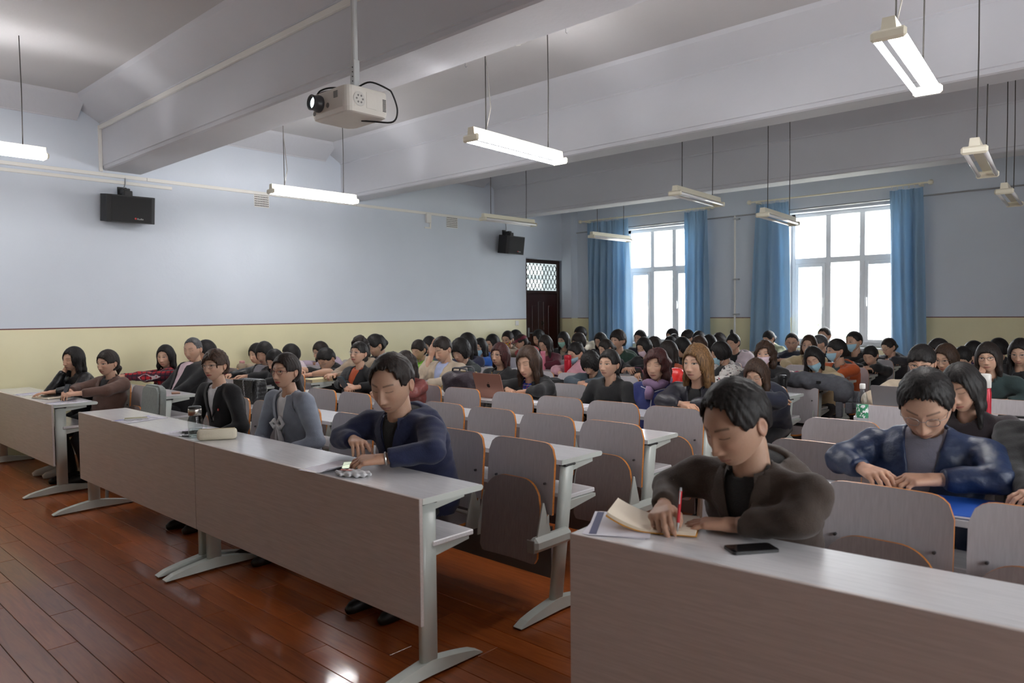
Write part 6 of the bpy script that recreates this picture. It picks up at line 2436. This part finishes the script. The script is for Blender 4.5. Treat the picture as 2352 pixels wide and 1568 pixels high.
def pen(x, y, z, label, a, e=0.0, body=(0.02, 0.02, 0.022), name='pen', L=0.14, tip=(0.5, 0.5, 0.5)):
    t = thing(name, label, 'pen', (x, y, z), 0)
    d = Vector((math.cos(a) * math.cos(e), math.sin(a) * math.cos(e), math.sin(e)))
    m = mat('pen_%d_%d_%d' % tuple(int(c * 255) for c in body), body, 0.3)
    mb = MB()
    mb.tube([d * 0.030, d * (L - 0.012)], 0.0052, 10)
    part('barrel', mb, m, t)
    mb = MB()
    mb.tube([d * 0.0, d * 0.012, d * 0.031], [0.0008, 0.003, 0.0048], 10)
    part('tip', mb, mat('pen_tip', tip, 0.3, metal=0.7), t)
    mb = MB()
    mb.tube([d * (L - 0.012), d * L], [0.0045, 0.003], 10)
    sd = d.cross(Vector((0, 0, 1)))
    sd = sd.normalized() if sd.length > 1e-3 else Vector((1, 0, 0))
    up = sd.cross(d)
    mb.tube([d * (L - 0.014) + up * 0.006, d * (L - 0.055) + up * 0.0075], 0.0018, 6)
    part('clip', mb, M_STEEL, t)
    return t


def on(px, py, z=TOPZ):
    return atz(px, py, z)


# front desks
p = on(325, 960)
paper(-5.50, 2.02, 0.25, 'printed sheet with a blue edge lying under the white phone on the front desk', ink=M_INKBLUE, sheets=2)
phone(-5.52, 2.00, TOPZ + 0.004, -0.35, 'white-backed phone lying on the printed sheet, middle block front desk', back=mat('phone_white', lin(230, 228, 226), 0.3))
paper(-4.66, 2.02, 0.2, 'white sheet under the pens beside the glass mug', sheets=2)
pen(-4.64, 1.92, TOPZ + 0.009, 'black pen with a silver band lying on the sheet, farther from the mug', 1.1)
pen(-4.58, 1.91, TOPZ + 0.009, 'black pen lying on the sheet next to the glass mug', 1.0)
pen(-4.53, 1.885, TOPZ + 0.006, 'stubby black marker lying against the foot of the glass mug', 0.35, L=0.1)

# glass mug with a steel lid
p = on(432, 1006)
t = thing('glass_mug', 'clear glass handled mug with a steel screw lid on the front desk', 'mug', (p.x, p.y + 0.045, TOPZ))
M_CLEAR = glass('clear_glass', (0.93, 0.97, 0.96))
mb = MB()
mb.lathe([(0.0001, 0.0), (0.038, 0.0), (0.041, 0.006), (0.041, 0.115), (0.036, 0.128), (0.036, 0.145)], 28)
part('jar', mb, M_CLEAR, t, True)
mb = MB()
mb.lathe([(0.0001, 0.011), (0.037, 0.012), (0.037, 0.052), (0.0001, 0.0525)], 24)
part('water', mb, glass('water', (0.88, 0.92, 0.90)), t, True)
mb = MB()
mb.lathe([(0.036, 0.135), (0.039, 0.136), (0.039, 0.172), (0.037, 0.175), (0.0001, 0.176)], 28)
part('steel_lid', mb, mat('lid_steel', lin(190, 186, 180), 0.25, metal=0.9), t, True)
mb = MB()
mb.lathe([(0.037, 0.176), (0.0375, 0.178), (0.0375, 0.186), (0.033, 0.189), (0.0001, 0.189)], 28)
part('lid_top', mb, M_BLACK, t, True)
mb = MB()
mb.tube([(0.039, 0.0, 0.105), (0.062, 0.0, 0.104), (0.070, 0.0, 0.09), (0.070, 0.0, 0.045), (0.062, 0.0, 0.030), (0.039, 0.0, 0.028)], 0.0055, 10)
mb.v = [tuple(Matrix.Rotation(0.6, 3, 'Z') @ Vector(v)) for v in mb.v]
part('handle', mb, M_CLEAR, t, True)
# pencil case
t = thing('pencil_case', 'cream zipped pencil case lying beside the glass mug', 'pencil case', (-4.24, 1.99, TOPZ), R_(58))
mb = MB()
n = 14
vs = []
for i, (x, sc) in enumerate(((-0.11, 0.55), (-0.105, 0.85), (-0.09, 1.0), (0.09, 1.0), (0.105, 0.85), (0.11, 0.55))):
    for k in range(n):
        a = 6.2832 * k / n
        vs.append((x, 0.036 * sc * math.copysign(abs(math.cos(a)) ** 0.7, math.cos(a)), 0.033 + 0.033 * sc * math.copysign(abs(math.sin(a)) ** 0.7, math.sin(a))))
mb.add(vs, [(i * n + k, i * n + (k + 1) % n, (i + 1) * n + (k + 1) % n, (i + 1) * n + k) for i in range(5) for k in range(n)] + [tuple(range(n))[::-1], tuple(5 * n + k for k in range(n))])
part('pouch', mb, mat('pencil_case_cream', lin(226, 218, 196), 0.7, bump=0.2, bscale=120), t, True)
mb = MB()
mb.box((-0.1, -0.004, 0.0655), (0.1, 0.004, 0.0675))
part('zip', mb, mat('zip_gold', lin(190, 170, 120), 0.4, metal=0.5), t)

# navy blazer: note, phone, packet
paper(-3.02, 1.985, 0.15, 'curling white sheet under the hand of the navy blazer', w_=0.21, d_=0.25, curl=0.14, lines=False)
t = phone(-2.93, 2.02, TOPZ + 0.012, 0.9, 'dark phone with a lit pale green screen under the finger of the navy blazer', face=emit('screen_lit', (0.72, 0.80, 0.62), 0.35))
t = thing('tissue_packet', 'crumpled clear plastic tissue packet at the front edge beside the navy blazer', 'packet', (-2.80, 1.945, TOPZ), 0.4)
V, F = nets(lambda P: ell(P, (0, 0, 0.012), (0.085, 0.045, 0.014)) + 0.004 * np.sin(P[:, 0] * 120) * np.sin(P[:, 1] * 150 + 20 * P[:, 0]), (-0.11, -0.07, -0.004), (0.11, 0.07, 0.04), 0.005)
V[:, 2] = np.maximum(V[:, 2], 0.0005)
obj('packet', npmesh('packet', V, F, mat('plastic_film', lin(206, 206, 208), 0.25, var=0.2, scale=40)), t)
mb = MB()
mb.box((-0.06, -0.02, 0.0262), (0.0, 0.0, 0.0275), 0.0005)
part('printed_strip', mb, mat('strip_red', lin(200, 120, 110), 0.6), t)
# watch on the navy blazer's wrist
i_ = PP['navyman']
Wt = np.array(i_['L'])
E_ = i_['limbs'][1][2]
dn = (Wt - E_) / np.linalg.norm(Wt - E_)
a1 = np.cross(dn, [0, 0, 1.0])
a1 /= np.linalg.norm(a1)
a2 = np.cross(a1, dn)
cen = Wt + dn * 0.002 - i_['root']
mb = MB()
mb.tube([tuple(cen + a1 * 0.028 * math.cos(q * 0.3142) + a2 * 0.026 * math.sin(q * 0.3142)) for q in range(20)], 0.006, 8, closed=True)
wo = part('wrist_watch', mb, mat('watch_steel', lin(190, 188, 184), 0.3, metal=0.9), i_['t'])

# wall block front desk
paper(-8.15, 2.05, 0.1, 'white sheets with a blue edge on the wall block front desk by the wall', sheets=2, ink=M_INKBLUE)
paper(-7.10, 2.02, 0.35, 'white sheet with a dark blue folder edge under the hands of the brown jacket', sheets=2, ink=mat('folder_navy', lin(50, 50, 100), 0.6))


def open_book(x, y, rz, label, w_=0.15, d_=0.21, cover=(0.4, 0.25, 0.05), pages=M_PAPERW, z=TOPZ, th=0.012, lift=0.02):
    t = thing('open_notebook', label, 'notebook', (x, y, z), rz)
    cv = mat('cover_%d_%d_%d' % tuple(int(c * 255) for c in cover), cover, 0.6)
    for sx in (-1, 1):
        nx = 10
        prof = []
        for i in range(nx + 1):
            u = i / nx
            zt = th * (0.55 + 0.9 * math.sin(math.pi * min(1, u * 1.15) * 0.5) * (1 - 0.35 * u)) + (lift * u ** 2 if sx < 0 else 0)
            prof.append((sx * w_ * u, zt))
        bot = [(sx * w_ * i / nx, 0.002 + (lift * (i / nx) ** 2 if sx < 0 else 0)) for i in range(nx, -1, -1)]
        mb = MB()
        mb.prism(prof + bot, d_, lambda u, v, q: (u, q - d_ / 2, v))
        part('page_block', mb, pages, t)
        mb = MB()
        mb.prism([(u * 1.03, v) for u, v in bot] + [(u * 1.03, v - 0.002) for u, v in bot[::-1]], d_ + 0.008, lambda u, v, q: (u, q - d_ / 2 - 0.004, v))
        part('cover', mb, cv, t)
    return t


open_book(-7.62, 2.04, 0.2, 'open cream notebook with a black phone on it under the leather-sleeved hand', w_=0.14, d_=0.2, cover=(0.05, 0.04, 0.04), lift=0.0)
phone(-7.60, 2.03, TOPZ + 0.021, -0.9, 'black phone lying on the open cream notebook')
v_ = PP['brown']
phone(-7.23, 2.045, TOPZ + 0.075, 0.2, 'dark phone held upright between the hands of the brown jacket', M=Matrix.Rotation(R_(68), 4, 'X'))
# second row of the wall block
phone(-7.08, 2.93, TOPZ, 1.2, 'brown-cased phone lying at the aisle end of the second wall block desk', back=mat('phone_brown', lin(120, 84, 66), 0.5), face=mat('phone_brown_cover', lin(150, 110, 84), 0.5))
# third row: papers and a folder
paper(-7.12, 3.74, 0.15, 'white sheets spread at the aisle end of the third wall block desk', sheets=3)
t = thing('closed_folder', 'dark navy folder lying on white sheets on the third wall block desk', 'folder', (-7.52, 3.76, TOPZ), 0.1)
mb = MB()
mb.box((-0.16, -0.11, 0), (0.16, 0.11, 0.010), 0.003)
part('cover', mb, mat('folder_navy', lin(50, 50, 100), 0.6), t)
mb = MB()
mb.box((-0.155, -0.116, 0.002), (0.155, -0.11, 0.008))
part('pages', mb, M_PAPER, t)
# cream book at the elbow of the black T-shirt
p = on(742, 876)
t = thing('book', 'thick cream-covered book at the aisle end of the desk beside the black T-shirt', 'book', (-7.04, 4.44, TOPZ), 0.1)
mb = MB()
mb.box((-0.10, -0.14, 0.0), (0.10, 0.14, 0.004), 0.001)
mb.box((-0.10, -0.14, 0.030), (0.10, 0.14, 0.034), 0.001)
mb.box((0.096, -0.14, 0.004), (0.10, 0.14, 0.030))
part('cover', mb, mat('book_cream', lin(226, 214, 170), 0.6), t)
mb = MB()
mb.box((-0.096, -0.135, 0.004), (0.096, 0.135, 0.030))
part('page_block', mb, M_PAPERW, t)

# black quilted handbag with a chain
p = at(582, 912, 3.02)
t = thing('handbag', 'black quilted handbag with a silver chain behind the grey blazer', 'bag', (-5.78, 3.02, TOPZ), 0.15)
M_BAG = mat('bag_black', (0.012, 0.012, 0.013), 0.3, bump=0.5, bscale=60)
V, F = nets(lambda P: np.sqrt(((np.maximum(np.abs(P - np.array([0, 0, 0.105], f32)) - np.array([0.10, 0.028 + 0.0, 0.065], f32) * np.stack([1 + 0 * P[:, 0], 1.2 - 2.5 * (P[:, 2] - 0.105), 1 + 0 * P[:, 0]], 1), 0)) ** 2).sum(1)) - 0.035 + 0.003 * np.sin(P[:, 0] * 90 + P[:, 2] * 90) * np.sin(P[:, 0] * 90 - P[:, 2] * 90), (-0.17, -0.12, 0.0), (0.17, 0.12, 0.24), 0.009)
obj('bag_body', npmesh('bag_body', V, F, M_BAG), t)
mb = MB()
mb.prism([(-0.11, 0.10), (0.11, 0.10), (0.125, 0.20), (-0.125, 0.20)], 0.012, lambda u, v, q: (u, -0.078 - q, v))
part('flap', mb, M_BAG, t)
for k in range(16):
    u = k / 15
    mb = MB()
    c = (0.02 + 0.02 * u, -0.098, 0.205 - 0.17 * u)
    mb.tube([(c[0] + 0.006 * math.cos(q * 1.047) * (1 if k % 2 else 0.4), c[1] + 0.006 * math.cos(q * 1.047) * (0 if k % 2 else 0.9), c[2] + 0.009 * math.sin(q * 1.047)) for q in range(6)], 0.0025, 5, closed=True)
    part('chain_link', mb, mat('chain_silver', lin(206, 206, 206), 0.2, metal=1.0), t)


def flask(px, py0, py1, Y, r, col, cap, label, name='thermos_flask', neck=0.8, z=TOPZ, capcol=None):
    """straight insulated flask; its top is seen at py0, the foot stands on the desk"""
    a = at(px, py0, Y)
    h = max(0.12, a.z - z)
    t = thing(name, label, 'flask', (a.x, Y, z))
    mb = MB()
    mb.lathe([(r * 0.9, 0), (r, 0.006), (r, h * 0.72), (r * neck, h * 0.78), (r * neck, h * 0.80)], 20)
    part('body', mb, mat('flask_%s' % label[:12].replace(' ', '_'), col, 0.28, metal=0.2), t, True)
    mb = MB()
    mb.lathe([(r * neck, h * 0.80), (r * (neck + 0.06), h * 0.805), (r * (neck + 0.06), h * 0.98), (r * neck * 0.9, h), (0.0001, h)], 20)
    part('cap', mb, mat('flaskcap_%s' % label[:12].replace(' ', '_'), capcol or col, 0.35), t, True)
    return t


flask(556, 828, 858, 4.50, 0.033, lin(216, 160, 160), 1, 'pale pink slim flask against the cream wall beside the black-fringed person', neck=0.95)
flask(797, 795, 838, 6.28, 0.040, lin(176, 220, 216), 1, 'mint green tall flask against the cream wall behind the orange-topped person', neck=0.98)
flask(1247, 806, 835, 7.15, 0.032, lin(222, 130, 150), 1, 'pink cylindrical flask before the burgundy person', neck=0.97)
flask(1304, 815, 838, 6.40, 0.040, lin(190, 30, 48), 1, 'bright red flask beside the pink cardigan', neck=0.98)
flask(1797, 861, 900, 6.30, 0.034, (0.012, 0.012, 0.013), 1, 'black tall thermos flask on the desk end beside the navy parka', neck=1.0)
flask(2262, 858, 893, 4.66, 0.033, lin(170, 20, 44), 1, 'shiny red metal flask behind the parted black hair', neck=0.9, capcol=lin(210, 206, 200))

# rose-gold laptop and dark bag on the fourth desk row
t = thing('laptop', 'rose-gold laptop, lid towards the camera, with a dark fruit emblem', 'laptop', (-4.42, 4.50, TOPZ), R_(2))
M_ROSE = mat('rose_gold', lin(176, 128, 112), 0.35, metal=0.35)
mb = MB()
mb.prism(rr2(0.32, 0.22, 0.012), 0.012, lambda u, v, q: (u, v + 0.11, q))
part('base', mb, M_ROSE, t)
Ml = Matrix.Translation((0, 0.0, 0.012)) @ Matrix.Rotation(R_(-76), 4, 'X')
Ml = Matrix.Translation((0, 0.0, 0.012)) @ Matrix.Rotation(R_(18), 4, 'X')
mb = MB()
mb.prism(rr2(0.32, 0.215, 0.012), 0.006, lambda u, v, q: Ml @ Vector((u, q, v + 0.1075)))
part('lid', mb, M_ROSE, t)
ap = []
for k in range(28):
    a = 6.2832 * k / 28
    r = 0.018 * (1 + 0.05 * math.cos(2 * a)) * (1 - 0.16 * math.exp(-((a - math.pi / 2) / 0.35) ** 2) - 0.10 * math.exp(-((a - 1.5 * math.pi) / 0.3) ** 2))
    x, z = r * math.cos(a), r * 1.05 * math.sin(a)
    d = math.hypot(x - 0.021, z - 0.003)
    if d < 0.0095:
        x = 0.021 + (x - 0.021) * 0.0095 / max(d, 1e-4)
        z = 0.003 + (z - 0.003) * 0.0095 / max(d, 1e-4)
    ap.append((x, z))
mb = MB()
mb.prism(ap, 0.0008, lambda u, v, q: Ml @ Vector((u, -0.0002 - q, v + 0.105)))
mb.prism([(0.000, 0.021), (0.003, 0.0295), (0.009, 0.0325), (0.0075, 0.025)], 0.0008, lambda u, v, q: Ml @ Vector((u, -0.0002 - q, v + 0.105)))
part('lid_emblem', mb, mat('emblem_dark', (0.03, 0.02, 0.018), 0.2), t)
mb = MB()
mb.prism(rr2(0.30, 0.195, 0.004), 0.0006, lambda u, v, q: Ml @ Vector((u, 0.0062 + q, v + 0.1075)))
part('screen', mb, M_SCREEN, t)
mb = MB()
mb.box((-0.14, 0.03, 0.012), (0.14, 0.12, 0.0128))
part('keyboard', mb, M_BLACK, t)


def soft_bag(name, label, loc, size, m, rz=0, lump=0.01, cat='bag', res=0.011, top_sag=0.3):
    t = thing(name, label, cat, loc, rz)
    sx, sy, sz = size
    rs = min(size) * 0.38

    def f(P):
        q = np.abs(P - np.array([0, 0, sz / 2], f32)) - np.array([sx / 2 - rs, sy / 2 - rs, sz / 2 - rs], f32)
        d = np.sqrt((np.maximum(q, 0) ** 2).sum(1)) + np.minimum(q.max(1), 0) - rs
        d += lump * (np.sin(P[:, 0] * 33 + 1) * np.sin(P[:, 2] * 41 + P[:, 1] * 20) * 0.6 + top_sag * np.clip(P[:, 2] / sz, 0, 1) * (P[:, 0] / sx * 2) ** 2)
        return d
    V, F = nets(f, (-sx / 2 - 0.03, -sy / 2 - 0.03, -0.012), (sx / 2 + 0.03, sy / 2 + 0.03, sz + 0.03), res)
    V[:, 2] = np.maximum(V[:, 2], 0.0)
    obj('bag_body', npmesh('bag_body', V, F, m), t)
    return t


t = soft_bag('holdall', 'dark plum patterned holdall with brass fittings beside the rose-gold laptop', (-4.83, 4.56, TOPZ), (0.40, 0.24, 0.21), mat('holdall_plum', lin(54, 44, 52), 0.5, bump=0.4, bscale=70, var=0.25, scale=60), 0.1, 0.012)
for sy in (-0.05, 0.05):
    mb = MB()
    mb.tube([(-0.09, sy, 0.19), (-0.08, sy, 0.235), (-0.03, sy * 1.6, 0.245), (0.03, sy * 1.6, 0.245), (0.08, sy, 0.235), (0.09, sy, 0.19)], 0.009, 8)
    part('carry_handle', mb, mat('handle_grey', lin(84, 84, 88), 0.5), t, True)
mb = MB()
mb.box((-0.16, -0.006, 0.203), (0.16, 0.006, 0.211), 0.002)
part('zip', mb, mat('zip_gold', lin(190, 170, 120), 0.4, metal=0.5), t)
mb = MB()
mb.tube([(-0.205 + 0.014 * math.cos(q * 0.628), -0.05, 0.06 + 0.014 * math.sin(q * 0.628)) for q in range(10)], 0.004, 6, closed=True)
part('brass_ring', mb, mat('brass', lin(190, 150, 70), 0.3, metal=1.0), t)
paper(-3.52, 4.52, 0.1, 'white printed sheets on the desk before the plain black top', sheets=3)
paper(-3.98, 4.50, -0.2, 'small stack of white sheets at the corner of the rose-gold laptop', sheets=2, w_=0.15, d_=0.2)
t = soft_bag('shoulder_bag', 'flat black shoulder bag lying on the desk before the pink cardigan', (-4.55, 5.42, TOPZ), (0.34, 0.22, 0.10), mat('bag_black2', (0.014, 0.014, 0.015), 0.4, bump=0.3, bscale=50), -0.3, 0.012)
mb = MB()
mb.tube([(-0.12, 0, 0.09), (0.0, -0.05, 0.125), (0.10, -0.06, 0.12), (0.17, -0.03, 0.06)], 0.008, 8)
part('strap', mb, M_BLACK, t, True)

# phones in hands
for key, dx, lab in (('orange', 0.0, 'dark phone held up by the orange-topped person'), ('clip', 0.0, 'black phone held by the person with the hair clip'), ('green', 0.0, 'slate-blue phone held by the lime green fleece'), ('m41', 0.0, 'plum-coloured phone held out in a rust orange sleeve'), ('edge73', 0.0, 'dark phone in the hands at the picture edge')):
    i_ = PP[key]
    c = (np.array(i_['R']) * 0.7 + np.array(i_['L']) * 0.3) if key in ('m41', 'orange') else (np.array(i_['R']) + np.array(i_['L'])) / 2
    c = c + i_['Fd'] * 0.085 + np.array([0, 0, 0.035])
    back = {'m41': mat('phone_plum', lin(100, 60, 84), 0.4), 'green': mat('phone_slate', lin(84, 96, 124), 0.4), 'orange': mat('phone_teal', lin(34, 60, 72), 0.35)}.get(key, M_CASE)
    phone(c[0], c[1], c[2], math.atan2(i_['Fd'][1], i_['Fd'][0]) + math.pi / 2 + 0.15, lab, M=Matrix.Rotation(R_(-52 + 180), 4, 'X') @ Matrix.Rotation(math.pi, 4, 'Y') @ Matrix.Rotation(math.pi, 4, 'X'), back=back)

# red shiny bag by the blond-streaked hair
p = at(1547, 862, 5.45)
t = soft_bag('red_bag', 'small bright red shiny bag between the auburn and the blond-streaked hair', (p.x, 5.45, TOPZ), (0.20, 0.14, max(0.15, at(1547, 846, 5.45).z - TOPZ)), mat('red_nylon', lin(214, 44, 40), 0.35, bump=0.3, bscale=40), 0.2, 0.012)

# grey backpack slumped over the desk in front of the trench coat
M_BP = mat('backpack_grey', lin(92, 94, 100), 0.75, bump=0.4, bscale=160, var=0.15, scale=30)
bx = at(1870, 870, 6.93)
t = thing('backpack', 'dark grey backpack slumped over the desk end in front of the trench coat', 'bag', (bx.x, 6.93, DH), 0.15)
f = lambda P: smin(smin(ell(P, (-0.10, 0, 0.07), (0.20, 0.14, 0.085)), ell(P, (0.12, -0.02, 0.045), (0.20, 0.13, 0.095)), 0.05), ell(P, (0.24, -0.06, -0.02), (0.12, 0.10, 0.10)), 0.04) + 0.006 * np.sin(P[:, 0] * 50) * np.sin(P[:, 1] * 40 + P[:, 2] * 30)
V, F = nets(f, (-0.34, -0.2, -0.16), (0.42, 0.2, 0.2), 0.010)
V[:, 2] = np.where(V[:, 0] < 0.20, np.maximum(V[:, 2], 0.001), V[:, 2])
obj('bag_body', npmesh('bag_body', V, F, M_BP), t)
for k, (x0_, y0_) in enumerate(((0.22, -0.10), (0.30, -0.10), (0.35, -0.06))):
    mb = MB()
    q = [(x0_, y0_, 0.0), (x0_ + 0.02, y0_ - 0.02, -0.10), (x0_ + 0.02, y0_ - 0.02, -0.24 + 0.04 * k)]
    for i in range(2):
        mb.box((min(q[i][0], q[i + 1][0]) - 0.03, q[i][1] - 0.01, q[i + 1][2]), (max(q[i][0], q[i + 1][0]) + 0.03, q[i][1] + 0.012, q[i][2]), 0.008)
    part('shoulder_strap', mb, M_BP, t)
mb = MB()
mb.box((0.05, -0.155, 0.06), (0.09, -0.148, 0.085), 0.002)
part('patch', mb, M_BLACK, t)
t = thing('jacket_bundle', 'crimson jacket bunched up beside the grey backpack', 'jacket', (bx.x - 0.22, 7.05, TOPZ), 0.3)
V, F = nets(lambda P: ell(P, (0, 0, 0.06), (0.17, 0.12, 0.075)) + 0.012 * np.sin(P[:, 0] * 45 + P[:, 2] * 30) * np.sin(P[:, 1] * 50), (-0.22, -0.17, 0.0), (0.22, 0.17, 0.17), 0.012)
obj('cloth', npmesh('cloth', V, F, cloth('crimson', (176, 24, 70))), t)
phone(-2.70, 7.88, TOPZ, 0.4, 'black phone at the desk end before the burnt orange coat')

# water bottle and grey laptop on the aisle-side block
p = at(1981, 900, 4.70)
hb = p.z + 0.055 - TOPZ
t = thing('water_bottle', 'clear plastic water bottle with a green label and white cap', 'bottle', (p.x, 4.70, TOPZ))
z1 = max(0.20, at(1981, 881, 4.70).z - TOPZ)
M_PET = glass('clear_pet', (0.92, 0.96, 0.97))
mb = MB()
mb.lathe([(0.028, 0), (0.033, 0.006), (0.033, z1 * 0.22), (0.031, z1 * 0.24), (0.033, z1 * 0.26), (0.033, z1 * 0.62), (0.026, z1 * 0.76), (0.0135, z1 * 0.87), (0.0135, z1 * 0.91)], 22)
part('bottle_body', mb, M_PET, t, True)
mb = MB()
mb.lathe([(0.0336, z1 * 0.28), (0.0338, z1 * 0.285), (0.0338, z1 * 0.55), (0.0336, z1 * 0.555)], 22)
part('label', mb, blossom('bottle_label', lin(60, 140, 100), ((46, 0.55, lin(226, 230, 228)), (30, 0.66, lin(30, 70, 60)))), t, True)
mb = MB()
mb.lathe([(0.0155, z1 * 0.895), (0.0165, z1 * 0.90), (0.0165, z1 * 0.99), (0.015, z1), (0.0001, z1)], 20)
part('cap', mb, M_PVC, t, True)
l0 = at(2055, 918, 5.42)
t = thing('laptop', 'plain grey laptop, lid towards the camera, before the beige coat', 'laptop', (l0.x + 0.04, 5.38, TOPZ), R_(-6))
M_GREYL = mat('laptop_grey', lin(150, 148, 150), 0.4, metal=0.3)
mb = MB()
mb.prism(rr2(0.33, 0.23, 0.012), 0.014, lambda u, v, q: (u, v + 0.115, q))
part('base', mb, M_GREYL, t)
mb = MB()
mb.prism(rr2(0.33, 0.215, 0.012), 0.006, lambda u, v, q: Ml @ Vector((u, q, v + 0.1075)))
part('lid', mb, M_GREYL, t)
mb = MB()
mb.prism(rr2(0.31, 0.195, 0.004), 0.0006, lambda u, v, q: Ml @ Vector((u, 0.0062 + q, v + 0.1075)))
part('screen', mb, M_SCREEN, t)
# blue folder on the second desk of that block, black bag hung on a seat back
t = thing('blue_folder', 'bright blue plastic folder under the sleeve of the dark blue jacket', 'folder', (-0.60, 3.08, TOPZ), 0.15)
mb = MB()
mb.box((-0.12, -0.15, 0), (0.12, 0.15, 0.012), 0.003)
part('cover', mb, mat('folder_blue', lin(40, 92, 190), 0.35), t)
mb = MB()
mb.box((-0.115, -0.154, 0.003), (0.115, -0.15, 0.009))
part('pages', mb, M_PAPER, t)
b0 = at(2322, 905, 4.20)
t = soft_bag('leather_bag', 'black leather bag leaning on the seat behind the dark plum jacket', (b0.x + 0.02, 4.16, TOPZ - 0.06), (0.22, 0.10, 0.24), mat('bag_leather', (0.02, 0.021, 0.022), 0.35, bump=0.3, bscale=60), 0.1, 0.008)
mb = MB()
mb.tube([(-0.08, 0, 0.22), (-0.06, 0.0, 0.28), (0.06, 0.0, 0.28), (0.08, 0, 0.22)], 0.007, 8)
part('handle', mb, M_BLACK, t, True)

# brown tweed person's notebook, sheets, pen and phone
paper(-1.44, 2.10, R_(30), 'white sheets with a dark blue edge sticking out under the open notebook', w_=0.21, d_=0.29, sheets=2, ink=mat('folder_navy', lin(50, 50, 100), 0.6), lines=False)
open_book(-1.345, 2.165, R_(24), 'open notebook with cream pages and golden-yellow cover under the writing hand', w_=0.145, d_=0.20, cover=lin(214, 150, 40), z=TOPZ + 0.004, lift=0.045)
i_ = PP['brown76']
pt = on(1556, 1222, TOPZ + 0.022)
pen(pt.x, pt.y, TOPZ + 0.022, 'red and silver ballpoint held in the writing hand', 1.9, R_(66), body=lin(200, 24, 40), L=0.145, name='red_pen')
a = on(1722, 1262)
phone(a.x + 0.005, a.y - 0.0, TOPZ, R_(-38), 'large black phone lying face up at the front edge beside the tweed sleeve')

# bow, pin and zip on clothes
i_ = PP['greyblz']


def chest_point(i_, du, dr=0.0, off=0.012):
    """point on the front of the trunk, du below the neck base"""
    fs_ = np.arange(0.34, -0.25, -0.004, dtype=f32)
    b = i_['N'] - np.array([0, 0, du]) + i_['Rt'] * dr
    dd = i_['surf']((b + i_['Fd'] * fs_[:, None]).astype(f32))
    k = int(np.argmax(dd < 0))
    return b + i_['Fd'] * (fs_[k] + off) - i_['root']


c = chest_point(i_, 0.19, 0.01, 0.02)
bo = MB()
for sx, dz_ in ((-1, 0.02), (1, 0.0)):
    bo.tube([tuple(c), tuple(c + i_['Rt'] * sx * 0.03 + np.array([0, 0, 0.022 + dz_])), tuple(c + i_['Rt'] * sx * 0.062 + np.array([0, 0, 0.004])), tuple(c + i_['Rt'] * sx * 0.03 + np.array([0, 0, -0.022])), tuple(c)], [0.008, 0.015, 0.014, 0.015, 0.008], 8)
    e = chest_point(i_, 0.38, 0.01 + sx * 0.03, 0.016)
    bo.tube([tuple(c), tuple(c * 0.5 + e * 0.5 + i_['Rt'] * sx * 0.01), tuple(e)], [0.010, 0.017, 0.022], 8)
part('bow', bo, SHIRTS_get('white'), i_['t'], True)
i_ = PP['shortblk']
c = chest_point(i_, 0.17, -0.09, 0.016)
mb = MB()
mb.lathe([(0.0001, -0.003), (0.009, -0.003), (0.010, 0.0), (0.009, 0.003), (0.0001, 0.003)], 12, axis='Y')
mb.v = [tuple(np.array(v) + c) for v in mb.v]
part('lapel_pin', mb, mat('pin_red', lin(196, 40, 36), 0.3), i_['t'])
i_ = PP['auburn']
zp = MB()
zp.tube([tuple(chest_point(i_, 0.02 + 0.05 * k, 0.0, 0.004)) for k in range(8)], 0.005, 6)
part('zip', zp, mat('zip_pale', lin(190, 192, 200), 0.4), i_['t'])
for sx in (-1, 1):
    zp = MB()
    zp.tube([tuple(chest_point(i_, 0.05, sx * 0.02, 0.004)), tuple(chest_point(i_, 0.03, sx * 0.07, 0.004)), tuple(chest_point(i_, 0.02, sx * 0.12, 0.004))], 0.004, 6)
    part('piping', zp, mat('zip_pale', lin(190, 192, 200), 0.4), i_['t'])
i_ = PP['neck']
zp = MB()
zp.tube([tuple(chest_point(i_, 0.02 + 0.10 * q * q, sx * 0.05 * (1 - q), 0.006)) for sx, q in ((-1, 0), (-1, 0.4), (-1, 0.75), (1, 1.0), (1, 0.75), (1, 0.4), (1, 0))], 0.0018, 5)
part('necklace', zp, mat('brass', lin(190, 150, 70), 0.3, metal=1.0), i_['t'])
